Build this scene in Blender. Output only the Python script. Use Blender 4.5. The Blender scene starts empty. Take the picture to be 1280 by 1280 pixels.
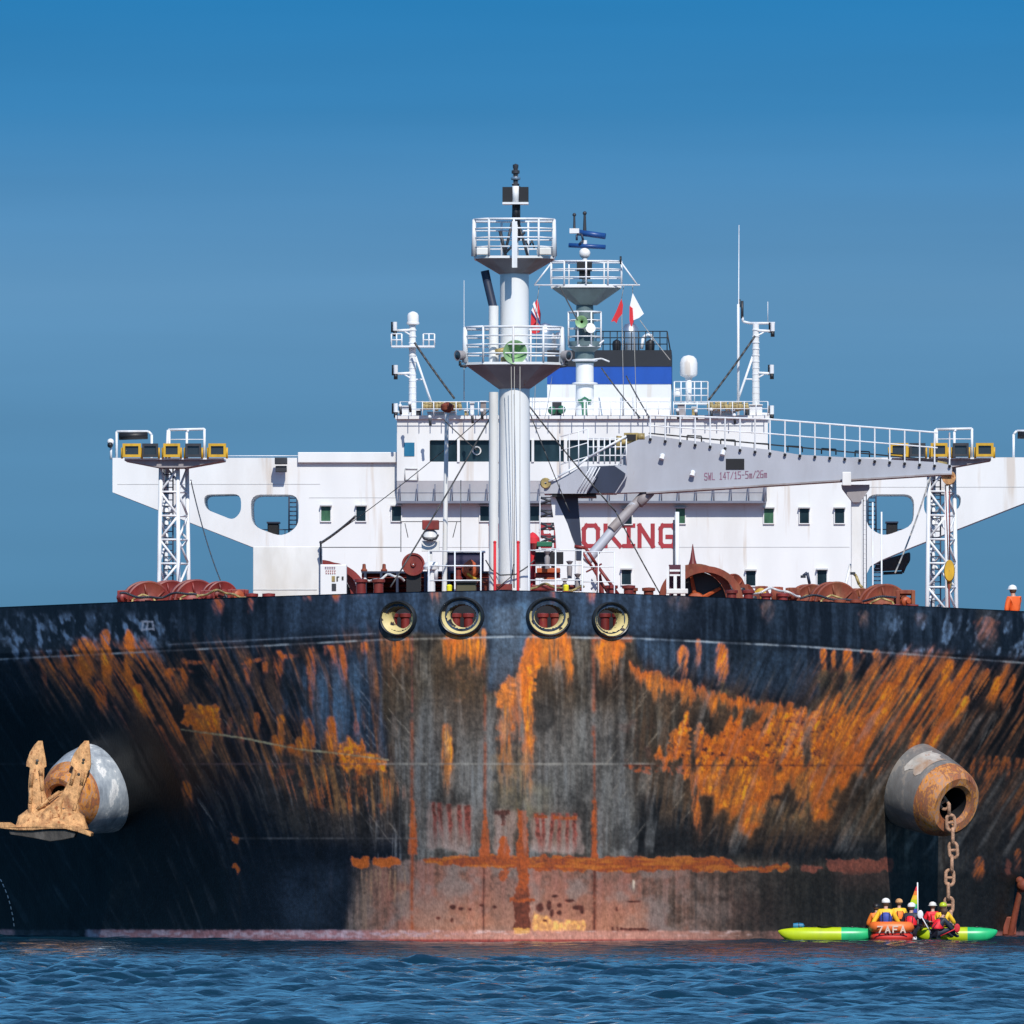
import bpy, bmesh, math, random
import numpy as np
from mathutils import Vector, Matrix
from mathutils.geometry import tessellate_polygon
RP = random.Random(5); RG = random.Random(11)
SC = bpy.context.scene; COL = SC.collection
# ------------------------------------------------------------------ camera (long lens from a small boat, ship bow-on, 400 m away)
F = 14880.0; CX = 7.35; CD = 400.0; CH = 4.0; YAW = .01777; HOR = 1029.0
cam = bpy.data.objects.new('camera', bpy.data.cameras.new('camera')); COL.objects.link(cam); SC.camera = cam
cam.location = (CX, -CD, CH)
cam.rotation_euler = Vector((-YAW, 1, (HOR-640)/F)).to_track_quat('-Z', 'Y').to_euler()
cam.data.sensor_width = 36; cam.data.lens = F/1280*36; cam.data.clip_start = 1; cam.data.clip_end = 9000
# ------------------------------------------------------------------ daylight
SE, SA = math.radians(43), math.radians(13)
world = bpy.data.worlds.new('World'); SC.world = world; world.use_nodes = True
nt = world.node_tree; N = nt.nodes; L = nt.links; N.clear()
out = N.new('ShaderNodeOutputWorld'); bg = N.new('ShaderNodeBackground')
sky = N.new('ShaderNodeTexSky'); sky.sky_type = 'NISHITA'; sky.sun_disc = False; sky.sun_elevation = SE; sky.sun_rotation = math.pi-SA
sky.altitude = 0; sky.air_density = 1.0; sky.dust_density = .3; sky.ozone_density = 3.0
tc = N.new('ShaderNodeTexCoord'); sp = N.new('ShaderNodeSeparateXYZ'); L.new(tc.outputs['Generated'], sp.inputs[0])
mr = N.new('ShaderNodeMapRange'); mr.inputs[1].default_value = 0; mr.inputs[2].default_value = .12; L.new(sp.outputs['Z'], mr.inputs[0])
cr = N.new('ShaderNodeValToRGB'); L.new(mr.outputs[0], cr.inputs[0]); e = cr.color_ramp.elements
SKYC = [(0, (.092, .245, .405)), (.16, (.088, .242, .412)), (.28, (.100, .268, .465)), (.37, (.116, .292, .505)), (.43, (.088, .268, .500)), (.50, (.044, .228, .48)), (.60, (.018, .20, .47)), (.72, (.05, .27, .60)), (1, (.12, .41, .78))]
e[0].position, e[0].color = 0, SKYC[0][1]+(1,); e[1].position, e[1].color = 1, SKYC[-1][1]+(1,)
for p, c in SKYC[1:-1]:
    q = e.new(p); q.color = c+(1,)
mul = N.new('ShaderNodeMix'); mul.data_type = 'RGBA'; mul.blend_type = 'MULTIPLY'; mul.inputs[0].default_value = 1
L.new(sky.outputs[0], mul.inputs[6]); mul.inputs[7].default_value = (.10, .12, .15, 1)
mr2 = N.new('ShaderNodeMapRange'); mr2.inputs[1].default_value = .25; mr2.inputs[2].default_value = .7; L.new(sp.outputs['Z'], mr2.inputs[0])
sm = N.new('ShaderNodeMapping'); sm.inputs['Scale'].default_value = (6, 6, 90); L.new(tc.outputs['Generated'], sm.inputs[0])
sn = N.new('ShaderNodeTexNoise'); sn.inputs['Scale'].default_value = 1.6; sn.inputs['Detail'].default_value = 3; L.new(sm.outputs[0], sn.inputs['Vector'])
sr = N.new('ShaderNodeMapRange'); sr.inputs[1].default_value = .3; sr.inputs[2].default_value = .7; sr.inputs[3].default_value = .95; sr.inputs[4].default_value = 1.05; L.new(sn.outputs[0], sr.inputs[0])
sv = N.new('ShaderNodeVectorMath'); sv.operation = 'SCALE'; L.new(cr.outputs[0], sv.inputs[0]); L.new(sr.outputs[0], sv.inputs['Scale'])
mx = N.new('ShaderNodeMix'); mx.data_type = 'RGBA'; L.new(mr2.outputs[0], mx.inputs[0]); L.new(sv.outputs[0], mx.inputs[6]); L.new(mul.outputs[2], mx.inputs[7])
L.new(mx.outputs[2], bg.inputs[0]); bg.inputs[1].default_value = 1.0; L.new(bg.outputs[0], out.inputs[0])
sun = bpy.data.objects.new('sun', bpy.data.lights.new('sun', 'SUN')); COL.objects.link(sun)
sun.data.energy = 4.3; sun.data.angle = math.radians(.5); sun.data.color = (1, .955, .88)
sun.rotation_euler = Vector((math.cos(SE)*math.sin(SA), -math.cos(SE)*math.cos(SA), math.sin(SE))).to_track_quat('Z', 'Y').to_euler()
SC.view_settings.view_transform = 'Standard'; SC.view_settings.look = 'None'; SC.view_settings.exposure = 0; SC.view_settings.gamma = 1

# ------------------------------------------------------------------ helpers
def P(px, py, Y):
    """point at distance Y aft of the stem that stands at drawing position (px, py)"""
    D = Y+CD
    return Vector((CX+D*((px-640)/F-YAW), Y, CH+D*(HOR-py)/F))
def pxof(X, Y, Z):
    D = Y+CD
    return 640+F*((X-CX)/D+YAW), HOR-F*(Z-CH)/D
def M_(n, Y): return n*(Y+CD)/F
class MB:
    def __init__(s): s.v = []; s.f = []; s.sm = []
    def add(s, vs, fs, smooth=False):
        b = len(s.v); s.v += [tuple(v) for v in vs]; s.f += [tuple(i+b for i in f) for f in fs]; s.sm += [smooth]*len(fs); return s
    def box(s, a, b, M=None):
        x0, x1 = sorted((a[0], b[0])); y0, y1 = sorted((a[1], b[1])); z0, z1 = sorted((a[2], b[2]))
        vs = [Vector(p) for p in ((x0, y0, z0), (x1, y0, z0), (x1, y1, z0), (x0, y1, z0), (x0, y0, z1), (x1, y0, z1), (x1, y1, z1), (x0, y1, z1))]
        if M: vs = [M @ v for v in vs]
        return s.add(vs, [(0, 3, 2, 1), (4, 5, 6, 7), (0, 1, 5, 4), (1, 2, 6, 5), (2, 3, 7, 6), (3, 0, 4, 7)])
    def tube(s, p, q, r0, r1=None, n=10, cap=True):
        p = Vector(p); q = Vector(q); r1 = r0 if r1 is None else r1; d = (q-p)
        if d.length < 1e-6: return s
        d.normalize(); a = d.orthogonal().normalized(); b = d.cross(a)
        vs = []
        for (c, r) in ((p, r0), (q, r1)):
            vs += [c+(a*math.cos(2*math.pi*i/n)+b*math.sin(2*math.pi*i/n))*r for i in range(n)]
        s.add(vs, [(i, (i+1) % n, n+(i+1) % n, n+i) for i in range(n)], True)
        if cap: s.add(vs[:n], [tuple(range(n))[::-1]]); s.add(vs[n:], [tuple(range(n))])
        return s
    def path(s, pts, r, n=6):
        for a, b in zip(pts, pts[1:]): s.tube(a, b, r, r, n)
        return s
    def lathe(s, o, ax, prof, n=32, up=None, smooth=True):
        o = Vector(o); ax = Vector(ax).normalized(); a = (ax.orthogonal() if up is None else (Vector(up)-ax*Vector(up).dot(ax))).normalized(); b = ax.cross(a)
        vs = []; fs = []
        for (t, r) in prof: vs += [o+ax*t+(a*math.cos(2*math.pi*i/n)+b*math.sin(2*math.pi*i/n))*r for i in range(n)]
        for k in range(len(prof)-1):
            fs += [(k*n+i, k*n+(i+1) % n, (k+1)*n+(i+1) % n, (k+1)*n+i) for i in range(n)]
        s.add(vs, fs, smooth); return s
    def ball(s, c, r, n=14, m=8, sc=(1, 1, 1)):
        c = Vector(c); vs = []; fs = []
        for j in range(m+1):
            th = math.pi*j/m
            for i in range(n):
                a = 2*math.pi*i/n; vs.append(c+Vector((r*sc[0]*math.sin(th)*math.cos(a), r*sc[1]*math.sin(th)*math.sin(a), r*sc[2]*math.cos(th))))
        for j in range(m):
            fs += [(j*n+i, (j+1)*n+i, (j+1)*n+(i+1) % n, j*n+(i+1) % n) for i in range(n)]
        return s.add(vs, fs, True)
    def prism(s, loops, off):
        """polygon (outer loop, holes) of 3-D points pushed along off"""
        off = Vector(off); loops = [[Vector(p) for p in l] for l in loops]; fl = [p for l in loops for p in l]; n = len(fl)
        tri = tessellate_polygon(loops)
        s.add(fl+[p+off for p in fl], [tuple(t) for t in tri]+[tuple(i+n for i in t)[::-1] for t in tri])
        k = 0
        for l in loops:
            m = len(l); s.add(l+[p+off for p in l], [(i, (i+1) % m, m+(i+1) % m, m+i) for i in range(m)])
        return s
    # drawing-unit conveniences at a real distance Y
    def pb(s, x0, y0, x1, y1, Y, dep):
        a = P(x0, y1, Y); b = P(x1, y0, Y); return s.box((a.x, Y, a.z), (b.x, Y+dep, b.z))
    def pt(s, x0, y0, x1, y1, Y, w, Y1=None, n=8, w1=None):
        return s.tube(P(x0, y0, Y), P(x1, y1, Y if Y1 is None else Y1), M_(w/2, Y), M_((w if w1 is None else w1)/2, Y), n)
    def pp(s, pts, Y, dep, holes=()):
        return s.prism([[P(x, y, Y) for x, y in pts]]+[[P(x, y, Y) for x, y in h] for h in holes], (0, dep, 0))
    def build(s, name, mat, parent=None, bevel=0):
        me = bpy.data.meshes.new(name); o = Vector((0, 0, 0))
        if parent is not None: o = ORG[parent.name]
        me.from_pydata([tuple(Vector(v)-o) for v in s.v], [], s.f); me.polygons.foreach_set('use_smooth', s.sm)
        bm = bmesh.new(); bm.from_mesh(me); bmesh.ops.remove_doubles(bm, verts=bm.verts, dist=1e-5); bmesh.ops.recalc_face_normals(bm, faces=bm.faces)
        for e_ in bm.edges:
            if len(e_.link_faces) == 2 and e_.calc_face_angle(0) > .6: e_.smooth = False
        bm.to_mesh(me); bm.free(); me.update()
        ob = bpy.data.objects.new(name, me); COL.objects.link(ob); me.materials.append(mat)
        if parent is not None: ob.parent = parent
        ORG[ob.name] = o
        if bevel:
            m = ob.modifiers.new('bevel', 'BEVEL'); m.width = bevel; m.segments = 2; m.limit_method = 'ANGLE'
        return ob
ORG = {}
def thing(name, loc, label, cat, group=None):
    o = bpy.data.objects.new(name, None); COL.objects.link(o); o.location = loc; o.empty_display_size = .3
    ORG[o.name] = Vector(loc); return tag(o, label, cat, group)
def tag(o, label, cat, group=None):
    o['label'] = label; o['category'] = cat
    if group: o['group'] = group
    return o
def lab(o, label): o['label'] = label; return o
def dup(root, delta, label, group=None):
    r = root.copy(); COL.objects.link(r); r.location = root.location+Vector(delta); r['label'] = label
    if group: r['group'] = group
    for ch in list(root.children):
        c = ch.copy(); COL.objects.link(c); c.parent = r
        for g in list(ch.children):
            d = g.copy(); COL.objects.link(d); d.parent = c
    ORG[r.name] = ORG[root.name]+Vector(delta); return r
# ------------------------------------------------------------------ materials
def mat(name, col, rough=.5, metal=0, dirt=None, weep=0, dk=.35, rust=0, scale=1.5, stretch=.35, spec=.5, bump=.0, var=.12):
    m = bpy.data.materials.new(name); m.use_nodes = True; nt = m.node_tree; N = nt.nodes; L = nt.links; b = N['Principled BSDF']
    b.inputs['Roughness'].default_value = rough; b.inputs['Metallic'].default_value = metal; b.inputs['Specular IOR Level'].default_value = spec
    g = N.new('ShaderNodeNewGeometry'); mp = N.new('ShaderNodeMapping'); mp.inputs['Scale'].default_value = (1, 1, stretch); L.new(g.outputs['Position'], mp.inputs[0])
    def noise(s, d=4, off=0):
        t = N.new('ShaderNodeTexNoise'); t.inputs['Scale'].default_value = s; t.inputs['Detail'].default_value = d; t.inputs['Roughness'].default_value = .6
        a = N.new('ShaderNodeVectorMath'); a.operation = 'ADD'; a.inputs[1].default_value = (off, off*2, off*.5); L.new(mp.outputs[0], a.inputs[0]); L.new(a.outputs[0], t.inputs['Vector']); return t
    def rgb(c): return (c[0], c[1], c[2], 1)
    def mixc(fac, a, bb, bt='MIX'):
        x = N.new('ShaderNodeMix'); x.data_type = 'RGBA'; x.blend_type = bt
        if isinstance(fac, float): x.inputs[0].default_value = fac
        else: L.new(fac, x.inputs[0])
        for v, i in ((a, 6), (bb, 7)):
            if isinstance(v, tuple): x.inputs[i].default_value = rgb(v)
            else: L.new(v, x.inputs[i])
        return x.outputs[2]
    def rng(src, lo, hi, a=0., c=1.):
        r = N.new('ShaderNodeMapRange'); r.inputs[1].default_value = lo; r.inputs[2].default_value = hi; r.inputs[3].default_value = a; r.inputs[4].default_value = c; L.new(src, r.inputs[0]); return r.outputs[0]
    n = noise(scale); c = mixc(rng(n.outputs[0], .3, .7), tuple(x*(1-var) for x in col), tuple(min(1, x*(1+var)) for x in col))
    if dirt: c = mixc(rng(noise(scale*.6, 6, 3).outputs[0], .52, .75, 0, dk), c, dirt)
    if rust: c = mixc(rng(noise(scale*1.7, 7, 7).outputs[0], .72-rust*.3, .78-rust*.25, 0, .85), c, (.28, .08, .02))
    if weep:
        m2 = N.new('ShaderNodeMapping'); m2.inputs['Scale'].default_value = (1.6, 1.6, .12); L.new(g.outputs['Position'], m2.inputs[0])
        t2 = N.new('ShaderNodeTexNoise'); t2.inputs['Scale'].default_value = 1.3; t2.inputs['Detail'].default_value = 5; L.new(m2.outputs[0], t2.inputs['Vector'])
        c = mixc(rng(t2.outputs[0], .60, .72, 0, weep), c, (.50, .38, .27))
        w2 = N.new('ShaderNodeTexWave'); w2.wave_type = 'BANDS'; w2.bands_direction = 'X'; w2.inputs['Scale'].default_value = .18; w2.inputs['Distortion'].default_value = .4; L.new(g.outputs['Position'], w2.inputs['Vector'])
        c = mixc(rng(w2.outputs['Fac'], .0, 1., 0, .10), c, (.55, .55, .56))
    L.new(c, b.inputs['Base Color'])
    if bump:
        bp = N.new('ShaderNodeBump'); bp.inputs['Strength'].default_value = bump; bp.inputs['Distance'].default_value = .05; L.new(noise(scale*4, 5, 11).outputs[0], bp.inputs['Height']); L.new(bp.outputs[0], b.inputs['Normal'])
    return m
MT = dict(
    white=mat('white_paint', (.77, .775, .77), .45, dirt=(.45, .40, .33), dk=.3, scale=.5, var=.04, weep=.5),
    white2=mat('mast_white_paint', (.76, .77, .77), .4, dirt=(.5, .45, .35), dk=.4, scale=.9, var=.05, rust=.05),
    rail=mat('rail_white_paint', (.74, .76, .78), .45, dirt=(.4, .28, .2), dk=.4, scale=2, rust=.15),
    cream=mat('cream_paint', (.75, .745, .72), .45, dirt=(.4, .33, .22), dk=.4, scale=.8),
    grey=mat('crane_grey_paint', (.40, .42, .47), .5, dirt=(.24, .24, .26), dk=.5, scale=.5, var=.08, rust=.03),
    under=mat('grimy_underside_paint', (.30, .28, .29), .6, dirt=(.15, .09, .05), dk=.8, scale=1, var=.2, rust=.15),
    navyst=mat('navy_steel', (.02, .03, .06), .5), dark=mat('dark_grey_steel', (.03, .033, .04), .5, var=.3),
    black=mat('black_paint', (.008, .008, .010), .5, var=.3), win=mat('window_glass', (.015, .03, .038), .08, var=.6, scale=1.2), wing=mat('green_curtained_glass', (.05, .13, .07), .2, var=.4, scale=3),
    blue=mat('funnel_blue', (.006, .07, .36), .45, var=.1), fblack=mat('funnel_black', (.012, .014, .02), .5),
    red=mat('deck_machinery_red', (.19, .022, .018), .5, dirt=(.24, .06, .03), dk=.8, scale=1.8, var=.4, rust=.12), rusty=mat('rusty_machinery', (.20, .04, .018), .7, dirt=(.30, .12, .05), dk=.8, scale=2.2, var=.45, rust=.3, bump=.3),
    orangem=mat('orange_oxide_paint', (.42, .08, .02), .55, dirt=(.3, .1, .04), dk=.6, scale=2, var=.3), deck=mat('red_brown_deck_paint', (.20, .05, .035), .7, var=.3, rust=.2),
    yellow=mat('yellow_paint', (.58, .34, .02), .5, dirt=(.2, .12, .03), dk=.5, scale=3, var=.2), lens=mat('lamp_glass', (.03, .04, .05), .2, spec=.8),
    silver=mat('exhaust_stainless', (.55, .55, .56), .3, metal=.9, dirt=(.3, .25, .2), dk=.5, scale=2), green=mat('horn_green_paint', (.24, .42, .20), .5, dirt=(.12, .28, .12), dk=.6, scale=3, var=.25, rust=.1),
    dgreen=mat('emblem_green_paint', (.015, .14, .07), .5), teal=mat('mast_teal_grey', (.10, .15, .16), .5, var=.2), radar=mat('radar_blue', (.01, .06, .22), .4), brass=mat('weathered_brass', (.36, .27, .10), .45, dirt=(.12, .09, .05), dk=.8, scale=5, var=.4),
    text=mat('red_lettering', (.34, .025, .035), .6, var=.1), textm=mat('faded_maroon_lettering', (.22, .10, .16), .6, var=.25, scale=8), weld=mat('seam_grey', (.48, .48, .48), .6), black2=mat('sign_black', (.03, .03, .03), .6),
    anchor=mat('weathered_anchor_ochre', (.58, .31, .13), .75, dirt=(.22, .08, .03), dk=.95, scale=4.5, stretch=.6, var=.5, rust=.48, bump=1.0), ancdark=mat('anchor_dark_steel', (.04, .035, .03), .6, dirt=(.2, .18, .16), dk=.6, scale=4, var=.5, bump=.4),
    chain=mat('rusty_chain', (.42, .24, .15), .75, dirt=(.12, .05, .03), dk=.7, scale=9, stretch=1, var=.4, bump=.5), wire=mat('wire_rope', (.06, .06, .06), .5), wirel=mat('pale_rope', (.35, .33, .3), .6),
    skin=mat('skin', (.50, .28, .20), .5, var=.08), rubber=mat('dark_neoprene', (.015, .02, .035), .6), visor=mat('orange_workwear', (.80, .13, .02), .6, var=.15, scale=6), helmet=mat('white_helmet', (.80, .80, .78), .3),
    vesty=mat('yellow_lifejacket', (.85, .50, .02), .6, var=.15, scale=9), vesto=mat('orange_lifejacket', (.85, .20, .02), .6, var=.15, scale=9), vestr=mat('red_lifejacket', (.75, .01, .025), .6, var=.15, scale=9), vestb=mat('blue_jacket_panel', (.03, .06, .32), .6, var=.15, scale=9),
    kyel=mat('yellow_kayak_plastic', (.46, .58, .01), .35, dirt=(.3, .34, .05), dk=.5, scale=3, var=.1), kgrn=mat('green_kayak_plastic', (.02, .46, .16), .35, dirt=(.02, .25, .10), dk=.5, scale=3, var=.12), raft=mat('orange_inflatable_fabric', (.85, .17, .03), .45, var=.1, scale=6), raftr=mat('red_inflatable_band', (.60, .03, .02), .5, var=.1),
    flagred=mat('red_bunting', (.60, .02, .03), .7, var=.1), flagwhite=mat('white_bunting', (.80, .80, .80), .7, var=.03), flagblue=mat('blue_bunting', (.01, .03, .20), .7), hair=mat('brown_hair', (.08, .04, .02), .7))
# ------------------------------------------------------------------ hull paint: weathering plus some painted-in shade and sheen, laid out on the shell plating (elevation drawing units)
U0, V0, PW, PH = -100, 715, 1480, 500
def _hash(ix, iy, seed):
    h = (ix.astype(np.int64)*374761393 + iy.astype(np.int64)*668265263 + seed*974711) & 0xffffffff
    h = ((h ^ (h >> 13))*1274126177) & 0xffffffff
    return ((h ^ (h >> 16)) & 0xffff)/65535.0
def vn(x, y, seed=0):
    ix = np.floor(x); iy = np.floor(y); fx = x-ix; fy = y-iy
    fx = fx*fx*(3-2*fx); fy = fy*fy*(3-2*fy)
    ix = ix.astype(np.int64); iy = iy.astype(np.int64)
    a = _hash(ix, iy, seed); b = _hash(ix+1, iy, seed); c = _hash(ix, iy+1, seed); d = _hash(ix+1, iy+1, seed)
    return (a*(1-fx)+b*fx)*(1-fy)+(c*(1-fx)+d*fx)*fy
def fbm(x, y, seed=0, o=4):
    s = 0; a = 1; t = 0
    for i in range(o):
        s = s+a*vn(x*2**i+i*17.3, y*2**i+i*9.1, seed+i*31); t += a; a *= .55
    return s/t
def sst(a, b, x):
    t = np.clip((x-a)/(b-a), 0, 1); return t*t*(3-2*t)
def blur(m, r):
    for ax in (0, 1):
        k = np.arange(-r*2, r*2+1); w = np.exp(-(k/r)**2); w /= w.sum()
        p = np.pad(m, [(len(k)//2,)*2 if a == ax else (0, 0) for a in (0, 1)], mode='edge')
        o = np.zeros_like(m)
        for i, wi in enumerate(w):
            o += wi*(p[i:i+m.shape[0], :] if ax == 0 else p[:, i:i+m.shape[1]])
        m = o
    return m

def make_paint():
    u = np.arange(PW)+U0+.5; v = np.arange(PH)+V0+.5
    U, V = np.meshgrid(u, v)
    n1 = fbm(U/60, V/60, 1); n2 = fbm(U/14, V/14, 2); n3 = fbm(U/4, V/4, 3, 3)
    vs = fbm(U/7, V/150, 4); vs2 = fbm(U/2.5, V/70, 5, 3)
    Q0 = U-np.clip((631-U)/480, -1, 1)*.62*(V-900)*sst(40, 300, np.abs(U-631))
    gS = .12+.88*sst(.30, .62, fbm(Q0/2.2, V/24, 90)); sS = sst(.62, .78, n3)*.5
    sh = np.clip((631-U)/480, -1, 1)
    Q = U-sh*.62*(V-900)*sst(40, 300, np.abs(U-631))
    ds = fbm(Q/5, V/60+U/220, 6); ds2 = fbm(Q/2.2, V/45, 7, 3)
    col = np.zeros((PH, PW, 3)); rust = np.zeros((PH, PW))
    def C(*c): return np.array(c)
    def mix(c, m, r=0):
        nonlocal col, rust
        ys = np.flatnonzero(m.any(1))
        if not len(ys): return
        xs = np.flatnonzero(m[ys[0]:ys[-1]+1].any(0)); b = (slice(ys[0], ys[-1]+1), slice(xs[0], xs[-1]+1))
        m = np.clip(m[b], 0, 1)
        col[b] = col[b]*(1-m[..., None])+np.asarray(c)*m[..., None]
        if r is not None: rust[b] = rust[b]*(1-m)+r*m
    def poly(pts, amp=0, sc=10, seed=50, soft=0, fl=0):
        x = U+(fbm(U/sc, V/sc, seed)-.5)*2*amp if amp else U
        y = V+(fbm(U/sc, V/sc, seed+5)-.5)*2*amp if amp else V
        if fl: y = y+(fbm(Q/4.5, V/60, seed+9)-.5)*2*fl; x = x+(fbm(U/60, V/5, seed+11)-.5)*fl*.4
        m = np.zeros(U.shape, bool); n = len(pts)
        for i in range(n):
            x0, y0 = pts[i]; x1, y1 = pts[(i+1) % n]
            if y0 == y1: continue
            c = ((y0 <= y) & (y < y1)) | ((y1 <= y) & (y < y0))
            m ^= c & (x < (x1-x0)*(y-y0)/(y1-y0)+x0)
        m = m.astype(float)
        return blur(m, soft) if soft else m
    def stroke(x0, y0, x1, y1, w0, w1, rag=.0, seed=9, top=.06):
        m = np.zeros(U.shape)
        xa = int(min(x0, x1)-4*max(w0, w1)-U0); xb = int(max(x0, x1)+4*max(w0, w1)-U0)+1
        ya = int(min(y0, y1)-4-V0); yb = int(max(y0, y1)+4-V0)+1
        xa = max(xa, 0); ya = max(ya, 0); xb = min(xb, PW); yb = min(yb, PH)
        if xb <= xa or yb <= ya: return m
        u_ = U[ya:yb, xa:xb]; v_ = V[ya:yb, xa:xb]
        L = math.hypot(x1-x0, y1-y0); dx = (x1-x0)/L; dy = (y1-y0)/L
        t = ((u_-x0)*dx+(v_-y0)*dy)/L; d = (u_-x0)*dy-(v_-y0)*dx
        d = d+rag*(fbm(u_/5, v_/12, seed)-.5)*2
        w = (w0+(w1-w0)*np.clip(t, 0, 1))*(.45+.55*sst(-.02, .22, t))*(.8+.5*vn(v_/7, u_*0+seed, 77)) if top > .03 else w0
        s = sst(1.25, .55, np.abs(d)/w)
        s *= sst(-top*.3, top, t)*sst(1.0, .35, t)
        m[ya:yb, xa:xb] = s; return m
    OR = C(.74, .185, .008); OR2 = C(.56, .115, .008); RU = C(.22, .046, .013); DR = C(.11, .022, .012); YE = C(.72, .32, .03)
    NAVY = C(.010, .020, .042); BLUE = C(.035, .075, .13); BLK = C(.006, .008, .013)
    GR = C(.13, .125, .12); BR = C(.085, .058, .036); PK = C(.22, .085, .06)
    # --- base paint
    mix(NAVY, np.ones(U.shape))
    mix(C(.004, .010, .028), sst(.45, .7, n1)*.6)
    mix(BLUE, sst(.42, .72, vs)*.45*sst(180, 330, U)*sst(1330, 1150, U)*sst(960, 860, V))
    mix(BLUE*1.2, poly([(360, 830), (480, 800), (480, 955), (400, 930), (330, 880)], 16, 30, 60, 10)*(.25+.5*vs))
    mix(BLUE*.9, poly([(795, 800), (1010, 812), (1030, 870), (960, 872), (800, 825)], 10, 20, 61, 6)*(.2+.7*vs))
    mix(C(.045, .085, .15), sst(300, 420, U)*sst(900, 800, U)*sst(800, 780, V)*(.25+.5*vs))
    # scuffs on the bulwark
    for (a, b, s) in ((0, 215, 70), (1110, 1290, 71)):
        m = sst(a-20, a+20, U)*sst(b+20, b-20, U)*sst(760, 775, V)*sst(835, 815, V)
        mix(C(.07, .11, .17), m*sst(.5, .68, fbm((U+(V-800)*.3*(1 if a else -1))/7, V/16, s)))
    mix(C(.02, .04, .075), sst(.5, .7, fbm(U/4, V/30, 44))*.7*sst(815, 795, V))
    # --- side flow streaks on dark paint
    side = sst(120, 330, np.abs(U-631))*sst(805, 835, V)
    mix(C(.05, .06, .065), side*sst(.56, .74, ds)*.55)
    mix(C(.10, .085, .065), side*sst(.63, .8, ds2)*.5)
    mix(BLK, side*sst(.5, .3, ds)*.6)
    # --- brown/grey middle, worn to primer
    mid = poly([(476, 793), (607, 790), (611, 862), (622, 862), (652, 838), (660, 793), (792, 797), (800, 832), (860, 858), (945, 874), (1000, 886),
                (1075, 850), (1120, 840), (1180, 880), (1400, 930), (1400, 1185), (430, 1185), (436, 1082), (505, 1078), (500, 990), (488, 955), (476, 880)], 9, 26, 62, 3)
    fade = 1-.55*sst(1060, 1260, U)
    base = C(.085, .068, .048)*(.35+1.1*vs[..., None])
    m = mid*fade
    col = col*(1-m[..., None])+base*m[..., None]
    mix(C(.13, .128, .125), mid*sst(.48, .75, vs)*.7*sst(900, 960, V+40*n2)*sst(880, 800, U))
    mix(C(.055, .032, .016), mid*sst(.52, .36, vs2)*.65)
    mix(C(.115, .12, .122), poly([(500, 880), (555, 860), (790, 890), (800, 1070), (500, 1070)], 20, 40, 63, 14)*(.25+.75*vs)*.8)
    mix(C(.17, .17, .165), sst(536, 548, U)*sst(700, 520, U)*sst(930, 990, V)*sst(1075, 1010, V)*sst(.45, .7, vs)*.7)
    mix(C(.16, .13, .05), sst(610, 640, U)*sst(700, 670, U)*sst(960, 990, V)*sst(1060, 1010, V)*sst(.4, .7, n1+.2*vs)*.5)
    # brown under pipes
    for (a, b, k) in ((476, 524, .7), (540, 608, .85), (664, 722, .6), (750, 790, .6)):
        mix(C(.085, .045, .018), sst(a-6, a+6, U)*sst(b+6, b-6, U)*sst(790, 800, V)*sst(980, 850, V)*(.35+.65*vs)*k)
    # right lower: dark greens and browns, navy pools
    mix(C(.016, .022, .030), poly([(795, 1000), (880, 1020), (940, 1050), (1060, 1040), (1110, 1060), (1110, 1075), (790, 1072)], 18, 34, 64, 7)*.85)
    mix(C(.03, .026, .02), sst(800, 960, U)*sst(1080, 1096, V)*(.55+.3*n1))
    mix(C(.10, .07, .042), sst(800, 830, U)*sst(1130, 1080, U)*sst(960, 980, V)*sst(1050, 1000, V)*sst(.4, .65, ds)*.8)
    mix(C(.012, .011, .012), sst(1170, 1250, U+.3*(V-900))*sst(830, 850, V)*sst(980, 930, V)*.85)
    mix(C(.055, .04, .03), sst(1205, 1240, U)*sst(940, 960, V)*sst(1090, 1060, V)*(.4+.6*ds))
    # left of middle, grey-brown
    lm = poly([(330, 940), (420, 940), (500, 955), (512, 1040), (470, 1062), (380, 1050), (320, 1000)], 20, 30, 65, 12)
    mix(C(.075, .060, .048), lm*(.3+.8*ds)); mix(C(.13, .12, .11), lm*sst(.58, .75, ds2)*.6)
    mix(C(.045, .04, .035), poly([(225, 950), (420, 950), (420, 1045), (300, 1045)], 14, 30, 66, 12)*sst(.4, .7, ds)*.8)
    mix(C(.009, .018, .038), poly([(270, 1050), (520, 1048), (520, 1075), (440, 1085), (430, 1170), (300, 1170)], 16, 40, 67, 16)*(.5+.5*n1))
    mix(C(.022, .042, .075), poly([(345, 1070), (430, 1085), (425, 1165), (360, 1165)], 24, 40, 68, 18)*(.2+.8*sst(.3, .7, n1)))
    mix(C(.05, .055, .06), poly([(120, 1060), (180, 1070), (180, 1120), (130, 1130)], 12, 16, 69, 6)*sst(.5, .7, n2))
    mix(BLK, poly([(-100, 850), (60, 880), (130, 910), (200, 960), (270, 1060), (300, 1165), (-100, 1165)], 14, 30, 72, 10)*(.75-.5*sst(.55, .75, ds)))  # near-black polygon paints the shadow onto the lower left hull
    # vertical scuffs near 480-520
    for i in range(30):
        x = RP.uniform(470, 510); y = RP.uniform(900, 1080)
        mix(C(.16, .16, .16), stroke(x, y, x+RP.uniform(-1, 1), y+RP.uniform(30, 90), .8, .5)*.4)
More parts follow.
